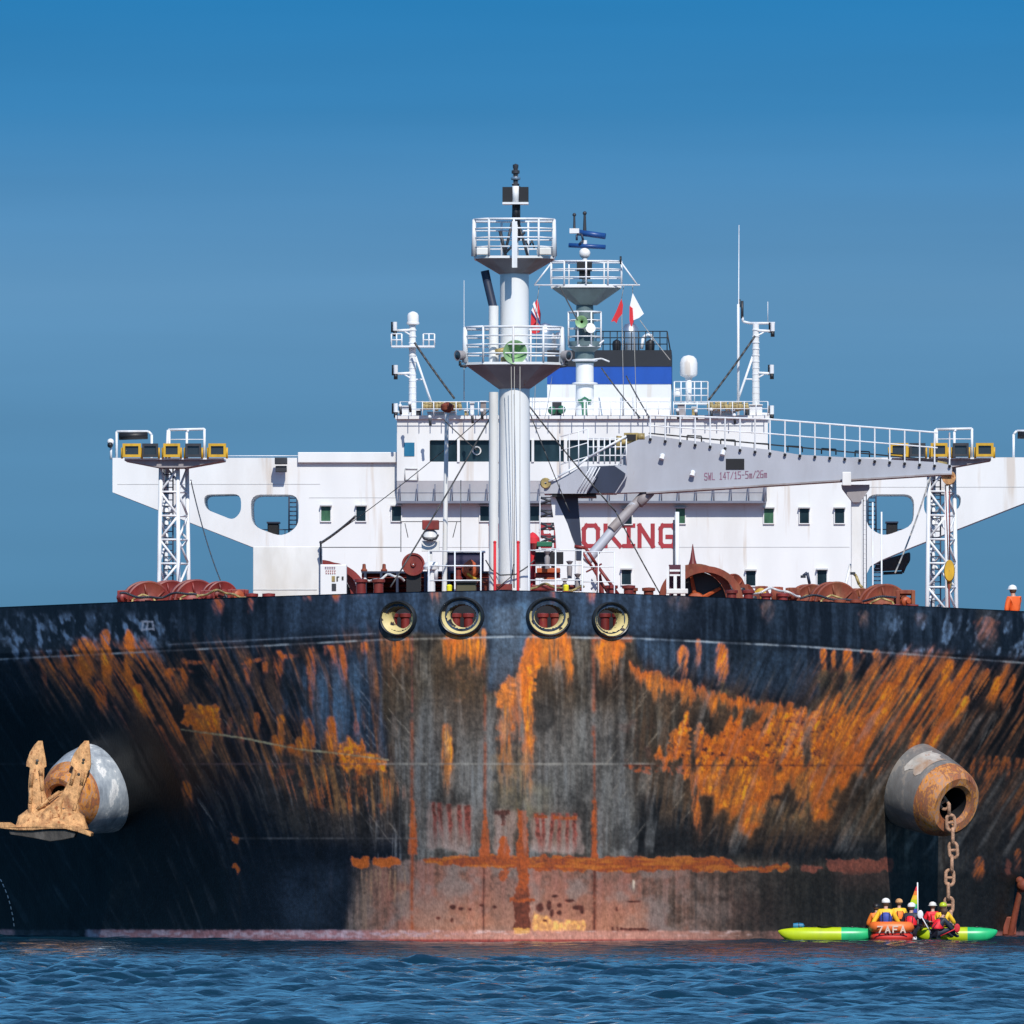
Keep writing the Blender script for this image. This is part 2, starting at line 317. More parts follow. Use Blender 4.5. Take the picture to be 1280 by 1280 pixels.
    # diagonal light scratches
    for i in range(150):
        r = RP.random()
        if r < .35: x = RP.uniform(380, 505); y = RP.uniform(820, 1040); k = .75
        elif r < .6: x = RP.uniform(200, 380); y = RP.uniform(815, 1000); k = .7
        elif r < .85: x = RP.uniform(770, 900); y = RP.uniform(820, 1040); k = -.8
        else: x = RP.uniform(1080, 1270); y = RP.uniform(820, 920); k = -.5
        L = RP.uniform(12, 55)
        if 520 < x < 760: continue
        mix(C(.26, .22, .17), stroke(x, y, x+k*L, y+L, .7, .5, 1.2, i)*RP.uniform(.15, .5))
    # --- lower belt (boot topping): pinkish oxide, worn
    lb = sst(425, 500, U+60*(vs-.5)+30*(n1-.5))*sst(1074, 1080, V+3*n3)
    pk = lb*sst(1010, 780, U)
    mix(PK, pk*(.28+.62*sst(.3, .7, n1*.5+vs*.5)))
    mix(C(.15, .115, .10), pk*sst(.45, .7, fbm(U/30, V/30, 77))*.75)
    mix(C(.32, .13, .07), pk*sst(1100, 1165, V)*sst(.42, .62, n1)*sst(500, 520, U)*sst(830, 800, U)*.55)
    mix(C(.10, .07, .05), lb*sst(500, 450, U)*(.3+.6*vs)); mix(C(.28, .17, .10), lb*sst(520, 480, U)*sst(.6, .75, vs2)*.5)
    # --- broad smeared staining either side
    bs = poly([(20, 826), (200, 812), (480, 800), (492, 985), (420, 1010), (330, 1000), (250, 960), (170, 900), (60, 880)], 24, 40, 170, 12)
    mix(C(.10, .045, .022), bs*sst(.42, .62, ds)*.75, .15); mix(C(.26, .085, .022), bs*sst(.54, .70, .5*ds+.5*ds2)*.6, .35)
    bs = poly([(1000, 850), (1120, 820), (1380, 840), (1380, 1000), (1230, 1010), (1100, 960), (1040, 950)], 24, 40, 171, 12)
    mix(C(.09, .045, .025), bs*sst(.40, .62, ds)*.7, .15); mix(C(.30, .085, .02), bs*sst(.55, .70, .5*ds+.5*ds2)*.65, .35)
    bs = poly([(790, 830), (1000, 880), (1100, 960), (1080, 1050), (900, 1060), (800, 1000)], 24, 40, 172, 14)
    mix(C(.11, .055, .025), bs*sst(.40, .62, ds)*.65, .15)
    # steel-blue paint beside the worn middle, its sheen put into the colour
    mix(C(.055, .105, .165), poly([(370, 845), (470, 815), (478, 950), (455, 945), (400, 925)], 14, 26, 173, 8)*sst(.35, .65, vs)*.8)
    mix(C(.06, .11, .17), poly([(612, 760), (662, 750), (660, 800), (650, 836), (622, 860), (612, 850)], 6, 14, 174, 4)*(.4+.5*vs))
    mix(C(.045, .08, .13), poly([(792, 800), (860, 800), (900, 840), (860, 850), (800, 826)], 10, 20, 175, 6)*sst(.4, .65, vs)*.7)
    # --- orange on the left
    OL = poly([(40, 826), (120, 800), (170, 800), (200, 830), (230, 860), (225, 890), (250, 930), (215, 920), (180, 890), (120, 880)], 14, 14, 80, 5, 22)
    mix(C(.20, .06, .02), OL*sst(.38, .58, ds)*.8, .6); mix(OR2, OL*sst(.55, .7, ds2*.6+ds*.4)*.75, .8)
    def S(c, x0, y0, x1, y1, w0, w1, k=1, rag=2.2, r=1, seed=None):
        m = stroke(x0, y0, x1, y1, w0, w1, rag, seed if seed is not None else int(x0+y0*3))
        mix(c, m*k*gS, r)
        mix(RU, m*k*sS, r)
    for a in ((131, 786, 134, 872, 7, 5, 1), (161, 786, 160, 868, 6.5, 5, 1), (104, 796, 112, 872, 10, 8, .85), (92, 806, 104, 860, 6, 4, .6),
              (124, 850, 130, 900, 9, 5, .6), (166, 858, 205, 925, 5, 4, .8), (196, 905, 244, 1000, 6, 4, .55), (231, 975, 238, 1012, 6, 7, .9),
              (170, 855, 178, 890, 7, 5, .7), (75, 812, 96, 870, 4, 3, .5), (50, 818, 64, 900, 3, 3, .35), (140, 880, 190, 960, 3, 2, .3)):
        S(OR if a[6] > .7 else OR2, *a)
    S(RU, 205, 925, 262, 1060, 4, 2, .5)
    S(C(.12, .05, .03), 165, 920, 225, 1040, 14, 8, .45)
    for a in ((230, 822, 231, 872, 5, 3), (268, 824, 270, 864, 4.5, 3), (310, 820, 309, 864, 5, 2.5), (348, 812, 348, 870, 7, 2.5), (389, 808, 389, 905, 7, 2),
              (408, 806, 408, 822, 5, 3), (427, 806, 432, 866, 7, 3), (415, 806, 418, 845, 6, 3), (455, 802, 455, 822, 5, 3), (330, 826, 332, 845, 4, 3), (210, 835, 215, 850, 6, 4)):
        S(OR2, *a, .75)
    for a in ((228, 828, 272, 828, 3, 3), (300, 830, 345, 820, 2.5, 2.5), (350, 822, 380, 818, 2.5, 2), (405, 810, 436, 807, 3, 3), (215, 836, 250, 840, 2.5, 2)):
        S(OR2, *a, .6)
    P = poly([(231, 882), (273, 884), (273, 912), (262, 918), (240, 912), (231, 905)], 6, 7, 81, 1, 8)
    mix(OR, P*(.6+.4*sst(.35, .5, n3)), 1); mix(RU, P*sst(.6, .72, n3), 1)
    S(OR2, 256, 905, 258, 955, 10, 6, .7); S(C(.3, .13, .03), 250, 912, 256, 965, 16, 8, .5)
    for a in ((320, 890, 321, 925, 5, 3, .7), (350, 893, 352, 930, 6, 4, .8), (385, 897, 386, 956, 7.5, 6, 1), (414, 895, 414, 965, 8, 6, 1), (345, 918, 350, 950, 8, 6, .8),
              (374, 920, 376, 956, 6, 5, .8), (446, 900, 445, 925, 4, 4, .4), (363, 930, 366, 948, 8, 6, .6), (300, 905, 304, 940, 4, 3, .4), (288, 896, 284, 930, 4, 3, .35), (276, 898, 278, 940, 4, 3, .4)):
        S(OR if a[6] > .75 else OR2, *a)
    P = poly([(420, 928), (455, 926), (453, 940), (484, 950), (486, 964), (440, 964), (422, 950)], 8, 8, 82, 1, 12)
    mix(OR, P*(.45+.55*sst(.4, .55, n3)), 1)
    P = poly([(330, 952), (495, 952), (500, 1000), (470, 1020), (400, 1012), (350, 985)], 12, 18, 83, 6)
    mix(C(.30, .14, .05), P*sst(.5, .72, ds)*.75, .5); mix(OR2, P*sst(.6, .76, ds2)*.7, .7); mix(RU, P*sst(.62, .74, n2)*.6, .6)
    S(OR2, 392, 985, 402, 1018, 9, 5, .55)
    # weld curve + plate seams (left)
    for (a, b, c, d) in ((226, 912, 300, 922), (300, 922, 370, 936), (370, 936, 440, 944), (440, 944, 486, 950)):
        mix(C(.42, .36, .2), stroke(a, b, c, d, .9, .9, 1, 5, .001)*.8)
        mix(C(.42, .36, .2), stroke(c, d, a, b, .9, .9, 1, 5, .001)*.6)
    # --- orange centre
    for a in ((498, 793, 499, 850, 19, 9, .42), (495, 800, 493, 840, 5, 3, .7), (512, 798, 513, 830, 3, 2, .6)): S(OR2, *a)
    for a in ((566, 790, 563, 842, 13, 7, .75), (592, 790, 596, 850, 11, 7, .75), (577, 792, 580, 830, 24, 14, .55), (604, 785, 604, 830, 3, 2, .8)): S(OR, *a)
    S(C(.12, .06, .02), 580, 830, 582, 900, 20, 10, .6)
    for a in ((690, 790, 690, 850, 22, 16, .55), (707, 790, 712, 875, 7, 5, .85), (668, 792, 658, 850, 9, 7, .85), (676, 800, 668, 846, 7, 6, .7)): S(OR, *a)
    P = poly([(619, 866), (630, 852), (648, 842), (664, 800), (672, 800), (676, 830), (668, 858), (664, 880), (620, 885)], 6, 7, 84, 1, 8)
    mix(OR, P*(.55+.45*sst(.4, .55, n3)), 1); mix(RU, P*sst(.55, .7, n2)*.8, 1)
    S(OR, 632, 862, 632, 1000, 10, 8, .95, 3); S(OR, 660, 850, 659, 1010, 9, 6, 1, 3); S(OR2, 646, 862, 646, 940, 7, 4, .6)
    S(YE, 631, 880, 631, 960, 5, 3, .5); S(YE, 660, 860, 659, 960, 5, 3, .6); S(C(.34, .22, .08), 640, 930, 640, 1030, 26, 18, .35, 4, .3)
    S(OR, 559, 904, 559, 1000, 8.5, 4, 1, 1.5); S(YE, 559, 908, 559, 960, 4.5, 3, .8); S(C(.3, .14, .04), 560, 940, 560, 1020, 8, 4, .4)
    for a in ((762, 796, 760, 870, 18, 12, .6), (752, 798, 752, 855, 5, 4, .8), (773, 798, 771, 845, 7, 5, .9)): S(OR, *a)
    mix(RU, poly([(742, 794), (790, 795), (790, 804), (742, 802)], 3, 6, 85)*.6)
    # edge of the worn area, right: rust bleeding from the paint edge
    xe = np.array([786, 800, 832, 862, 900, 945, 1000]); ye = np.array([826, 834, 846, 858, 868, 876, 886])
    E = np.interp(U, xe, ye, left=9999, right=9999)+(fbm(U/6, V*0, 86)-.5)*6+(fbm(U/2.5, V/30, 186)-.5)*22
    mix(OR2, (.4+.6*vs2)*sst(-2, 3, V-E)*sst(14+18*sst(.4, .8, fbm(U/6, V*0, 87)), 4, V-E)*.8*(U < 1000)*(U > 786), 1)
    mix(DR, sst(-1.5, 0, V-E)*sst(2.5, 1, V-E)*.8*(U < 1000)*(U > 786), 1)
    for a in ((820, 838, 821, 885, 10, 5), (857, 848, 858, 890, 9, 5), (811, 842, 813, 868, 5, 3), (892, 862, 892, 905, 7, 4), (925, 870, 924, 900, 4, 3), (964, 878, 964, 910, 5, 4), (905, 866, 903, 885, 5, 3), (835, 850, 835, 876, 4, 2)):
        S(OR, *a, .85)
    for a in ((854, 806, 854, 856, 6, 5, .75), (873, 798, 873, 842, 4.5, 3, .6), (902, 803, 902, 862, 7, 6, 1), (1029, 810, 1029, 848, 5, 3, 1), (1042, 812, 1042, 850, 4, 3, .7), (1060, 811, 1060, 850, 7, 4, 1),
              (1078, 812, 1078, 826, 3, 2, .6), (1096, 811, 1095, 842, 5.5, 3, .9), (1128, 814, 1124, 856, 7, 4, .9), (1148, 818, 1136, 866, 4, 3, .5)):
        S(OR, *a); 
    for (x, y) in ((1029, 848), (1042, 850), (1060, 850), (1095, 842), (902, 862)): S(C(.12, .09, .035), x, y-12, x, y+36, 8, 5, .55)
    # big orange field
    big = poly([(818, 956), (822, 944), (834, 944), (838, 920), (856, 902), (863, 905), (866, 958), (870, 912), (885, 922), (905, 908), (938, 905), (962, 897), (982, 890), (998, 884), (1013, 892),
                (1018, 892), (1038, 893), (1050, 878), (1056, 893), (1068, 920), (1082, 900), (1090, 905), (1078, 930), (1070, 958)], 7, 9, 88, 1, 26)
    big2 = poly([(862, 956), (1088, 956), (1062, 975), (1040, 1000), (1025, 1030), (1008, 1000), (985, 985), (960, 1008), (948, 1030), (925, 1030), (905, 1010), (888, 1006), (872, 985)], 14, 12, 89, 3, 34)
    vert = sst(.25, .5, fbm((U+.25*(V-900))/5, V/30, 92))
    mix(OR2, big*(.5+.5*vert)*.95, 1); mix(OR, big*sst(.35, .55, fbm(U/7, V/11, 93))*.85, 1)
    mix(OR, big2*(.35+.65*vert)*.85, 1); mix(YE, big2*sst(.5, .8, n1)*sst(1020, 960, V)*.25, 1); mix(OR2, big2*sst(.5, .6, n2)*.5, 1)
    spots = sst(.60, .66, fbm(U/3.2, V/3.2, 94, 2)); spots2 = sst(.60, .65, fbm(U/7, V/6, 95, 2))
    mix(RU, (big+big2*.7)*np.maximum(spots*.8, spots2*.7), 1); mix(DR, big*spots*spots2, 1)
    mix(C(.09, .08, .065), stroke(1008, 985, 1010, 880, 6, 6, 1.5, 4)*big*.95)
    mix(C(.09, .08, .065), stroke(866, 985, 866, 895, 2.5, 3, 1, 4)*.8)
    for a in ((868, 955, 870, 1040, 6, 4), (870, 1000, 875, 1056, 5, 4), (1030, 960, 1020, 1040, 9, 4), (1005, 960, 1000, 1030, 7, 4), (992, 960, 992, 995, 6, 4)): S(OR2, *a, .7)
    S(C(.30, .16, .05), 1015, 960, 1010, 1060, 30, 15, .5, 6)
    S(C(.22, .13, .05), 960, 1000, 962, 1048, 40, 20, .5, 6)
    mix(C(.10, .045, .03), poly([(770, 900), (820, 905), (825, 950), (775, 950)], 8, 10, 96, 4)*sst(.5, .62, n2)*.8, .7)
    # right, flow-aligned orange
    R = poly([(1020, 885), (1060, 862), (1110, 826), (1150, 818), (1200, 824), (1262, 838), (1258, 860), (1215, 880), (1190, 920), (1165, 930), (1130, 930), (1105, 960), (1040, 957)], 14, 14, 97, 4, 24)
    mix(C(.16, .065, .03), R*sst(.35, .55, ds)*.8, .7); mix(OR2, R*sst(.5, .66, ds)*.75, 1); mix(OR, R*sst(.62, .76, ds2)*.7, 1); mix(DR, R*sst(.6, .72, n2)*.5, 1)
    for a in ((1112, 852, 1092, 912, 8, 10, 1), (1098, 880, 1075, 950, 9, 6, .8), (1190, 824, 1166, 900, 8, 6, .9), (1212, 824, 1180, 885, 5, 4, .7), (1210, 870, 1180, 910, 7, 5, .8), (1200, 850, 1172, 915, 5, 4, .7),
              (1248, 845, 1235, 895, 5, 4, .8), (1268, 842, 1252, 900, 5, 4, .7), (1145, 830, 1132, 875, 6, 4, .5), (1150, 905, 1138, 960, 6, 4, .6), (1235, 835, 1215, 870, 4, 3, .6), (1290, 850, 1270, 900, 4, 3, .5)):
        S(OR if a[6] > .75 else OR2, *a)
    for i in range(16): S(OR2, 1218+i*9+RP.uniform(-3, 3), 942+i*.8, 1212+i*9, 975+RP.uniform(-8, 25), 3.5, 2.5, RP.uniform(.4, .9))
    for a in ((1240, 960, 1215, 1020, 5, 3, .4), (1280, 1000, 1258, 1060, 5, 3, .5)): S(OR2, *a)
    # rust on the bulwark top
    for (x, y, w, h, k) in ((418, 738, 9, 18, .9), (272, 750, 8, 24, .5), (312, 752, 4, 18, .6), (545, 742, 8, 18, .6), (1080, 768, 8, 22, .4), (1232, 776, 17, 40, .45), (960, 756, 10, 30, .4), (690, 742, 5, 16, .5), (740, 742, 8, 16, .5), (385, 746, 7, 8, .5), (1150, 772, 8, 18, .25), (850, 750, 20, 18, .3), (450, 742, 20, 8, .3)):
        S(OR2 if k > .4 else C(.2, .1, .05), x, y-6, x+RP.uniform(-2, 2), y+h, w, w*.5, k, 3, .7)
    mix(C(.06, .05, .04), sst(1215, 1225, U)*sst(1255, 1240, U)*sst(820, 800, V)*.5)
    mix(C(.08, .07, .05), sst(530, 545, U)*sst(565, 552, U)*sst(775, 760, V)*.4); mix(C(.08, .07, .06), sst(608, 622, U)*sst(660, 645, U)*sst(755, 765, V)*.3)
    # --- plate seams
    def vline(x, y0, y1, w, c, k, r=.6):
        g = sst(.2, .5, fbm(U*0+x, V/14, int(x)))
        mix(c, np.exp(-((U-x+(fbm(U*0+x, V/40, int(x)+3)-.5)*2)/w)**2)*sst(y0-2, y0+2, V)*sst(y1+2, y1-2, V)*k*g, r)
    vline(515, 795, 900, 1.1, C(.2, .05, .04), .8); vline(515, 895, 1178, 2.0, RU, .9); vline(605, 795, 870, 1.2, RU, .6); vline(606, 868, 1050, 1.8, RU, .8); vline(604.5, 1075, 1178, 1.1, DR, 1)
    vline(742, 797, 920, 2.4, RU, .9); vline(743, 920, 1178, 1.4, RU, .9); vline(653.5, 930, 1010, .8, C(.06, .04, .03), .7); vline(500, 900, 1075, .8, C(.12, .12, .12), .5)
    vline(743, 1050, 1178, 2.2, DR, .8)
    for x in (395, 870, 1010, 1100, 300, 1215): vline(x, 815, 1170, .7, C(.035, .035, .035), .5)
    for (x, w0, w1, t, b) in ((516, 2, 6, 1000, 1066), (606, 2, 7, 1012, 1072), (743, 2, 5, 1000, 1075)):
        m = (np.abs(U-x+(fbm(U/5, V/8, 101)-.5)*5) < w0+(w1-w0)*np.clip((V-t)/(b-t), 0, 1))*sst(t-2, t+2, V)*sst(b+4, b, V)
        mix(RU*1.15, m*.95, 1); 
    def hline(y, x0, x1, w, c, k, slope=0):
        yy = y+slope*(U-631)
        mix(c, np.exp(-((V-yy)/w)**2)*sst(x0-3, x0+3, U)*sst(x1+3, x1-3, U)*k*(.4+.6*sst(.3, .5, fbm(U/20, V*0+y, int(y)))), None)
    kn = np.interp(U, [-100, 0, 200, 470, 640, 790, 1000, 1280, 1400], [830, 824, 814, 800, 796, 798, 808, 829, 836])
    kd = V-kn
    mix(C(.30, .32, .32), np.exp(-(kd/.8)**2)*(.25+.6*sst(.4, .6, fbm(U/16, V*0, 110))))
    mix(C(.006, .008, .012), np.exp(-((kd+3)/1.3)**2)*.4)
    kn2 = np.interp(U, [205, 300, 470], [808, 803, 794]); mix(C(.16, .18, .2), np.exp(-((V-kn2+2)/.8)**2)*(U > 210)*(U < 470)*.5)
    hline(955, -100, 470, 1.0, C(.13, .07, .07), .8); hline(955, 470, 820, 1.0, C(.24, .22, .19), .8); hline(957, 780, 1115, 1.4, DR, .8); hline(957, 1215, 1400, 1.4, DR, .6)
    hline(1048, 285, 520, .8, C(.13, .12, .11), .7); hline(1047, -100, 110, .8, C(.05, .04, .05), .6); hline(1046, 800, 1100, .8, C(.03, .03, .03), .6)
    m = poly([(785, 957), (865, 957), (862, 968), (790, 966)], 4, 7, 112)*sst(.45, .6, n3); mix(RU, m*.9, 1)
    # --- rust belt
    belt = poly([(528, 1073), (575, 1070), (700, 1070), (800, 1071), (916, 1072), (918, 1082), (945, 1084), (985, 1078), (985, 1089), (940, 1089), (800, 1090), (700, 1088), (600, 1084), (532, 1080)], 5, 8, 113)
    mix(RU, belt, 1); mix(C(.30, .09, .018), belt*sst(.4, .65, fbm(U/18, V/3, 114))*.9, 1); mix(DR, belt*sst(.55, .7, n3)*.6, 1)
    for (a, b, y0, y1) in ((1003, 1028, 1081, 1089), (1033, 1115, 1074, 1090), (440, 462, 1072, 1084), (468, 500, 1072, 1083), (1255, 1262, 1076, 1092), (290, 298, 1044, 1052), (292, 298, 1080, 1090)):
        m = poly([(a, y0), (b, y0), (b, y1-2), ((a+b)/2, y1+3), (a, y1-2)], 5, 8, 115); mix(C(.20, .05, .03) if a > 900 else OR2*.7, m*.8, 1)
    S(OR2, 1224, 1070, 1222, 1108, 6, 7, .8); S(OR2, 1272, 1060, 1270, 1095, 5, 5, .5)
    mix(C(.10, .05, .035), sst(1030, 1060, U)*sst(1140, 1110, U)*sst(1088, 1092, V)*sst(1125, 1095, V)*(.3+.5*vs))
    for i in range(10): S(C(.3, .18, .10), 452+i*6, 1086, 451+i*6+RP.uniform(-3, 3), 1086+RP.uniform(25, 75), 1.2, .8, .5, 1, .4)
    # rusted paint letters, flaking
    def T(x, y0, y1, w, lean=0, k=.9):
        m = stroke(x, y0-2, x+lean, y1+18, w, w*.8, 2.2, int(x), .02); mix(C(.22, .035, .025), m*k, 1); mix(DR, m*sst(.5, .62, n3)*.9, 1)
    mix(C(.34, .23, .20), (poly([(535, 1002), (590, 1010), (588, 1065), (534, 1060)], 5, 9, 120, 2)+poly([(664, 1018), (726, 1020), (728, 1068), (664, 1064)], 5, 9, 121, 2)+poly([(618, 1012), (646, 1014), (640, 1068), (618, 1066)], 4, 9, 122, 2))*.5)
    for x in (542, 549, 561, 574, 583): T(x, 1004+(x-542)*.12, 1042, 3.0, 3)
    T(586, 1008, 1050, 2, 1)
    for (x, l) in ((670, 6), (679, 0), (692, -6), (700, -2), (709, 0), (719, -2)): T(x, 1018, 1056, 2.6, l)
    mix(RU, poly([(667, 1018), (684, 1019), (684, 1023), (667, 1022)], 2, 4, 123)+poly([(690, 1019), (722, 1021), (722, 1025), (690, 1024)], 2, 4, 124), 1)
    mix(DR, poly([(618, 1013), (638, 1013), (637, 1018), (632, 1019), (632, 1032), (626, 1032), (626, 1019), (618, 1018)], 2, 4, 125)*.9, 1)
    mix(RU*1.1, poly([(626, 1045), (634, 1045), (637, 1072), (621, 1072)], 4, 7, 126), 1)
    mix(RU, poly([(625, 1086), (638, 1086), (633, 1102), (624, 1100)], 5, 7, 127)*.9, 1)
    m = poly([(648, 1012), (659, 1012), (661, 1070), (660, 1110), (662, 1130), (661, 1176), (643, 1176), (642, 1125), (648, 1104), (645, 1070)], 4, 8, 128); mix(RU, m, 1); mix(DR, m*sst(1100, 1130, V)*.7, 1)
    mix(RU, poly([(638, 1122), (668, 1124), (668, 1128), (638, 1127)], 3, 5, 129), 1)
    m = poly([(667, 1140), (676, 1144), (694, 1152), (730, 1150), (732, 1164), (667, 1164)], 4, 6, 130, 1); mix(C(.62, .28, .08), m*(.4+.6*sst(.4, .6, fbm(U/3, V/6, 131)))); 
    for (x, y, w, h) in ((675, 1134, 5, 6), (686, 1132, 3, 7), (690, 1142, 3, 5), (699, 1132, 3, 3), (699, 1141, 3, 3), (722, 1134, 7, 3), (727, 1138, 3, 5), (712, 1126, 6, 2), (681, 1151, 3, 2), (566, 1134, 4, 3), (576, 1136, 3, 2), (588, 1137, 2, 2), (548, 1148, 3, 2), (565, 1150, 2, 3), (618, 1134, 3, 2), (602, 1132, 3, 2), (693, 1120, 4, 2), (792, 1127, 9, 1.5), (771, 1136, 2, 3)):
        mix(DR, sst(1.3, .7, np.hypot((U-x+3*(n3-.5))/w, (V-y+3*(n2-.5))/h)), 1)
    mix(DR, poly([(775, 1160), (812, 1160), (812, 1165), (775, 1164)], 2, 4, 132), 1)
    mix(C(.5, .4, .3), stroke(792, 1100, 792, 1116, 1.5, 1, 1)*.9)
    for a in ((765, 1158, 770, 1178), (771, 1158, 775, 1178), (733, 1166, 736, 1178)): mix(DR, stroke(*a, 1.6, 1.6, .5, 3, .02)*.9)
    # --- boot-top line at the waterline
    wl = sst(1162, 1164.5, V+2*(n3-.5)-.0015*(U-631))
    mix(C(.30, .12, .10), wl*sst(940, 1000, np.abs(U-0)*1.0)*.7); mix(C(.34, .15, .11), wl*sst(430, 500, U)*sst(1000, 800, U)*.85)
    mix(C(.05, .05, .06), wl*sst(105, 95, U)); mix(C(.30, .13, .13), wl*sst(104, 112, U)*sst(520, 430, U)*.85); mix(C(.45, .20, .18), wl*sst(20, 14, U)*.9)
    mix(C(.36, .25, .27), wl*sst(104, 112, U)*sst(620, 450, U)*sst(.45, .6, fbm(U/8, V/3, 140))*sst(1174, 1171, V)*.9)
    mix(C(.42, .30, .27), wl*sst(430, 480, U)*sst(980, 900, U)*sst(.55, .7, fbm(U/14, V/2, 141))*sst(1171, 1168, V)*.7)
    mix(C(.20, .015, .012), sst(1173.5, 1175, V)*.85)
    mix(C(.5, .25, .06), poly([(643, 1160), (662, 1160), (662, 1166), (643, 1168)], 2, 3, 142)*.7)
    # faint tow mark on the left bulwark
    for a in ((176, 777, 190, 777), (176, 787, 191, 786), (178, 778, 177, 789), (190, 776, 192, 788), (184, 778, 183, 786)):
        mix(C(.25, .25, .28), stroke(*a, .9, .9, 1, 3, .02)*.7); mix(C(.25, .25, .28), stroke(a[2], a[3], a[0], a[1], .9, .9, 1, 3, .02)*.6)
    wide = blur(rust, 22); wide = np.maximum(wide, np.roll(wide, 25, 0)); mix(C(.075, .036, .016), np.clip(wide*1.5, 0, 1)*(.2+.8*sst(.35, .65, ds))*.75*(1-rust)*sst(806, 830, V)*sst(1066, 1050, V), None)
    # --- run-off below rust, erosion within it
    bel = blur(rust, 5); bel = np.maximum(bel, np.roll(bel, 12, 0)*.9); bel = np.maximum(bel, np.roll(bel, 22, 0)*.6)
    halo = np.clip(bel, 0, 1)*(1-rust)*(V > 800)*(V < 1160)
    mix(C(.095, .042, .016), halo*(.25+.75*sst(.3, .65, vs2))*.8*sst(1066, 1050, V), None)
    up = sst(1062, 1040, V)*sst(.18, .3, col[..., 0]); mix(C(.10, .05, .025), rust*up*sst(.50, .66, fbm(Q/3.6, V/34, 160))*.7, None)
    mix(C(.92, .29, .015), rust*up*sst(.50, .72, fbm(Q/5, V/30, 161))*sst(.25, .5, col[..., 0])*.6, None)
    mix(C(.06, .025, .015), rust*up*sst(.64, .74, fbm(U/2, V/2.4, 162, 2))*.45, None)
    mix(C(.36, .075, .012), rust*up*sst(.46, .62, fbm(Q/16, V/30, 165))*.75, None)
    mix(C(.17, .05, .02), rust*up*sst(.56, .7, fbm(U/9, V/14, 166))*.6, None)
    # soot-dark and chalky blotches over everything
    bl = fbm(Q/26, V/50, 163); mix(C(.012, .012, .013), sst(.52, .74, bl)*.38*(V > 800)*sst(1085, 1070, V)*(1-rust*.6), None)
    bl = fbm(Q/9, V/70, 164); mix(C(.20, .19, .175), sst(.58, .78, bl)*.25*mid*sst(1075, 1060, V), None)
    mix(C(.004, .005, .007), sst(1.25, .5, np.hypot((U-175)/62, (V-985)/85))*.85, None)  # dark oval painted in to cancel light bounced off the left bolster
    for k_ in range(3): col[..., k_] = .45*col[..., k_]+.55*blur(col[..., k_], 1)
    # --- grain everywhere
    g = (.72+.56*n3)*(.85+.3*fbm(U/1.6, V/1.6, 150, 2))
    col = np.clip(col*g[..., None], 0.003, .9)
    return col, rust
# ------------------------------------------------------------------ sea
def waves(X, Y):
    r = np.random.RandomState(3); Z = np.zeros_like(X)
    for i in range(110):
        lam = .5*(4.4/.5)**(r.rand()**1.45); k = 2*math.pi/lam; th = r.normal(math.pi/2+.2, .5); A = .0066*lam**.95*(.4+1.2*r.rand())
        ph = k*(X*math.cos(th)+Y*math.sin(th))+r.rand()*6.28
        Z += A*(np.sin(ph)+.22*np.cos(2*ph))
    g = .35+1.25*fbm(X/9+50, Y/22+50, 200, 3)
    sh_ = np.clip((-38-Y)/45, 0, 1); sh_ = .30+.70*sh_*sh_*(3-2*sh_)
    return Z*g*sh_
wm = bpy.data.materials.new('sea_water'); wm.use_nodes = True; nt = wm.node_tree; N = nt.nodes; L = nt.links; b = N['Principled BSDF']
b.inputs['Base Color'].default_value = (.004, .026, .048, 1); b.inputs['Roughness'].default_value = .04; b.inputs['IOR'].default_value = 1.333; b.inputs['Specular IOR Level'].default_value = .5
g = N.new('ShaderNodeNewGeometry'); mp = N.new('ShaderNodeMapping'); mp.inputs['Scale'].default_value = (1, 1.5, 1); L.new(g.outputs['Position'], mp.inputs[0])
t1 = N.new('ShaderNodeTexNoise'); t1.inputs['Scale'].default_value = 2.8; t1.inputs['Detail'].default_value = 4; L.new(mp.outputs[0], t1.inputs['Vector'])
bp = N.new('ShaderNodeBump'); bp.inputs['Strength'].default_value = .8; bp.inputs['Distance'].default_value = .07; L.new(t1.outputs[0], bp.inputs['Height']); L.new(bp.outputs[0], b.inputs['Normal'])
def grid_mesh(name, xs, ys, zf, mats):
    X, Y = np.meshgrid(xs, ys); Z = zf(X, Y); n, m = X.shape
    me = bpy.data.meshes.new(name); idx = np.arange(n*m).reshape(n, m)
    q = np.stack([idx[:-1, :-1], idx[:-1, 1:], idx[1:, 1:], idx[1:, :-1]], -1).reshape(-1, 4)
    return mesh_np(name, np.stack([X, Y, Z], -1).reshape(-1, 3), q, mats)
def mesh_np(name, co, q, mats, smooth=True):
    me = bpy.data.meshes.new(name); me.vertices.add(len(co)); me.vertices.foreach_set('co', co.astype(np.float32).ravel())
    me.loops.add(q.size); me.loops.foreach_set('vertex_index', q.astype(np.int32).ravel()); me.polygons.add(len(q))
    me.polygons.foreach_set('loop_start', np.arange(0, q.size, 4, dtype=np.int32)); me.polygons.foreach_set('loop_total', np.full(len(q), 4, dtype=np.int32))
    me.polygons.foreach_set('use_smooth', np.full(len(q), smooth)); me.update(calc_edges=True)
    o = bpy.data.objects.new(name, me); COL.objects.link(o); me.materials.append(mats); ORG[name] = Vector((0, 0, 0)); return o
def wz(X, Y):
    fd = np.clip((60-np.abs(X))/12, 0, 1)*np.clip((Y+205)/12, 0, 1)*np.clip((34-Y)/8, 0, 1)
    return waves(X, Y)*fd
sea = grid_mesh('water', np.arange(-60, 60.01, .2), np.arange(-205, 34.01, .2), wz, wm)
bmw = MB(); bmw.add([(-60, -205, 0), (60, -205, 0), (60, 34, 0), (-60, 34, 0), (-4000, -3000, 0), (4000, -3000, 0), (4000, 6000, 0), (-4000, 6000, 0)], [(0, 4, 5, 1), (1, 5, 6, 2), (2, 6, 7, 3), (3, 7, 4, 0)])
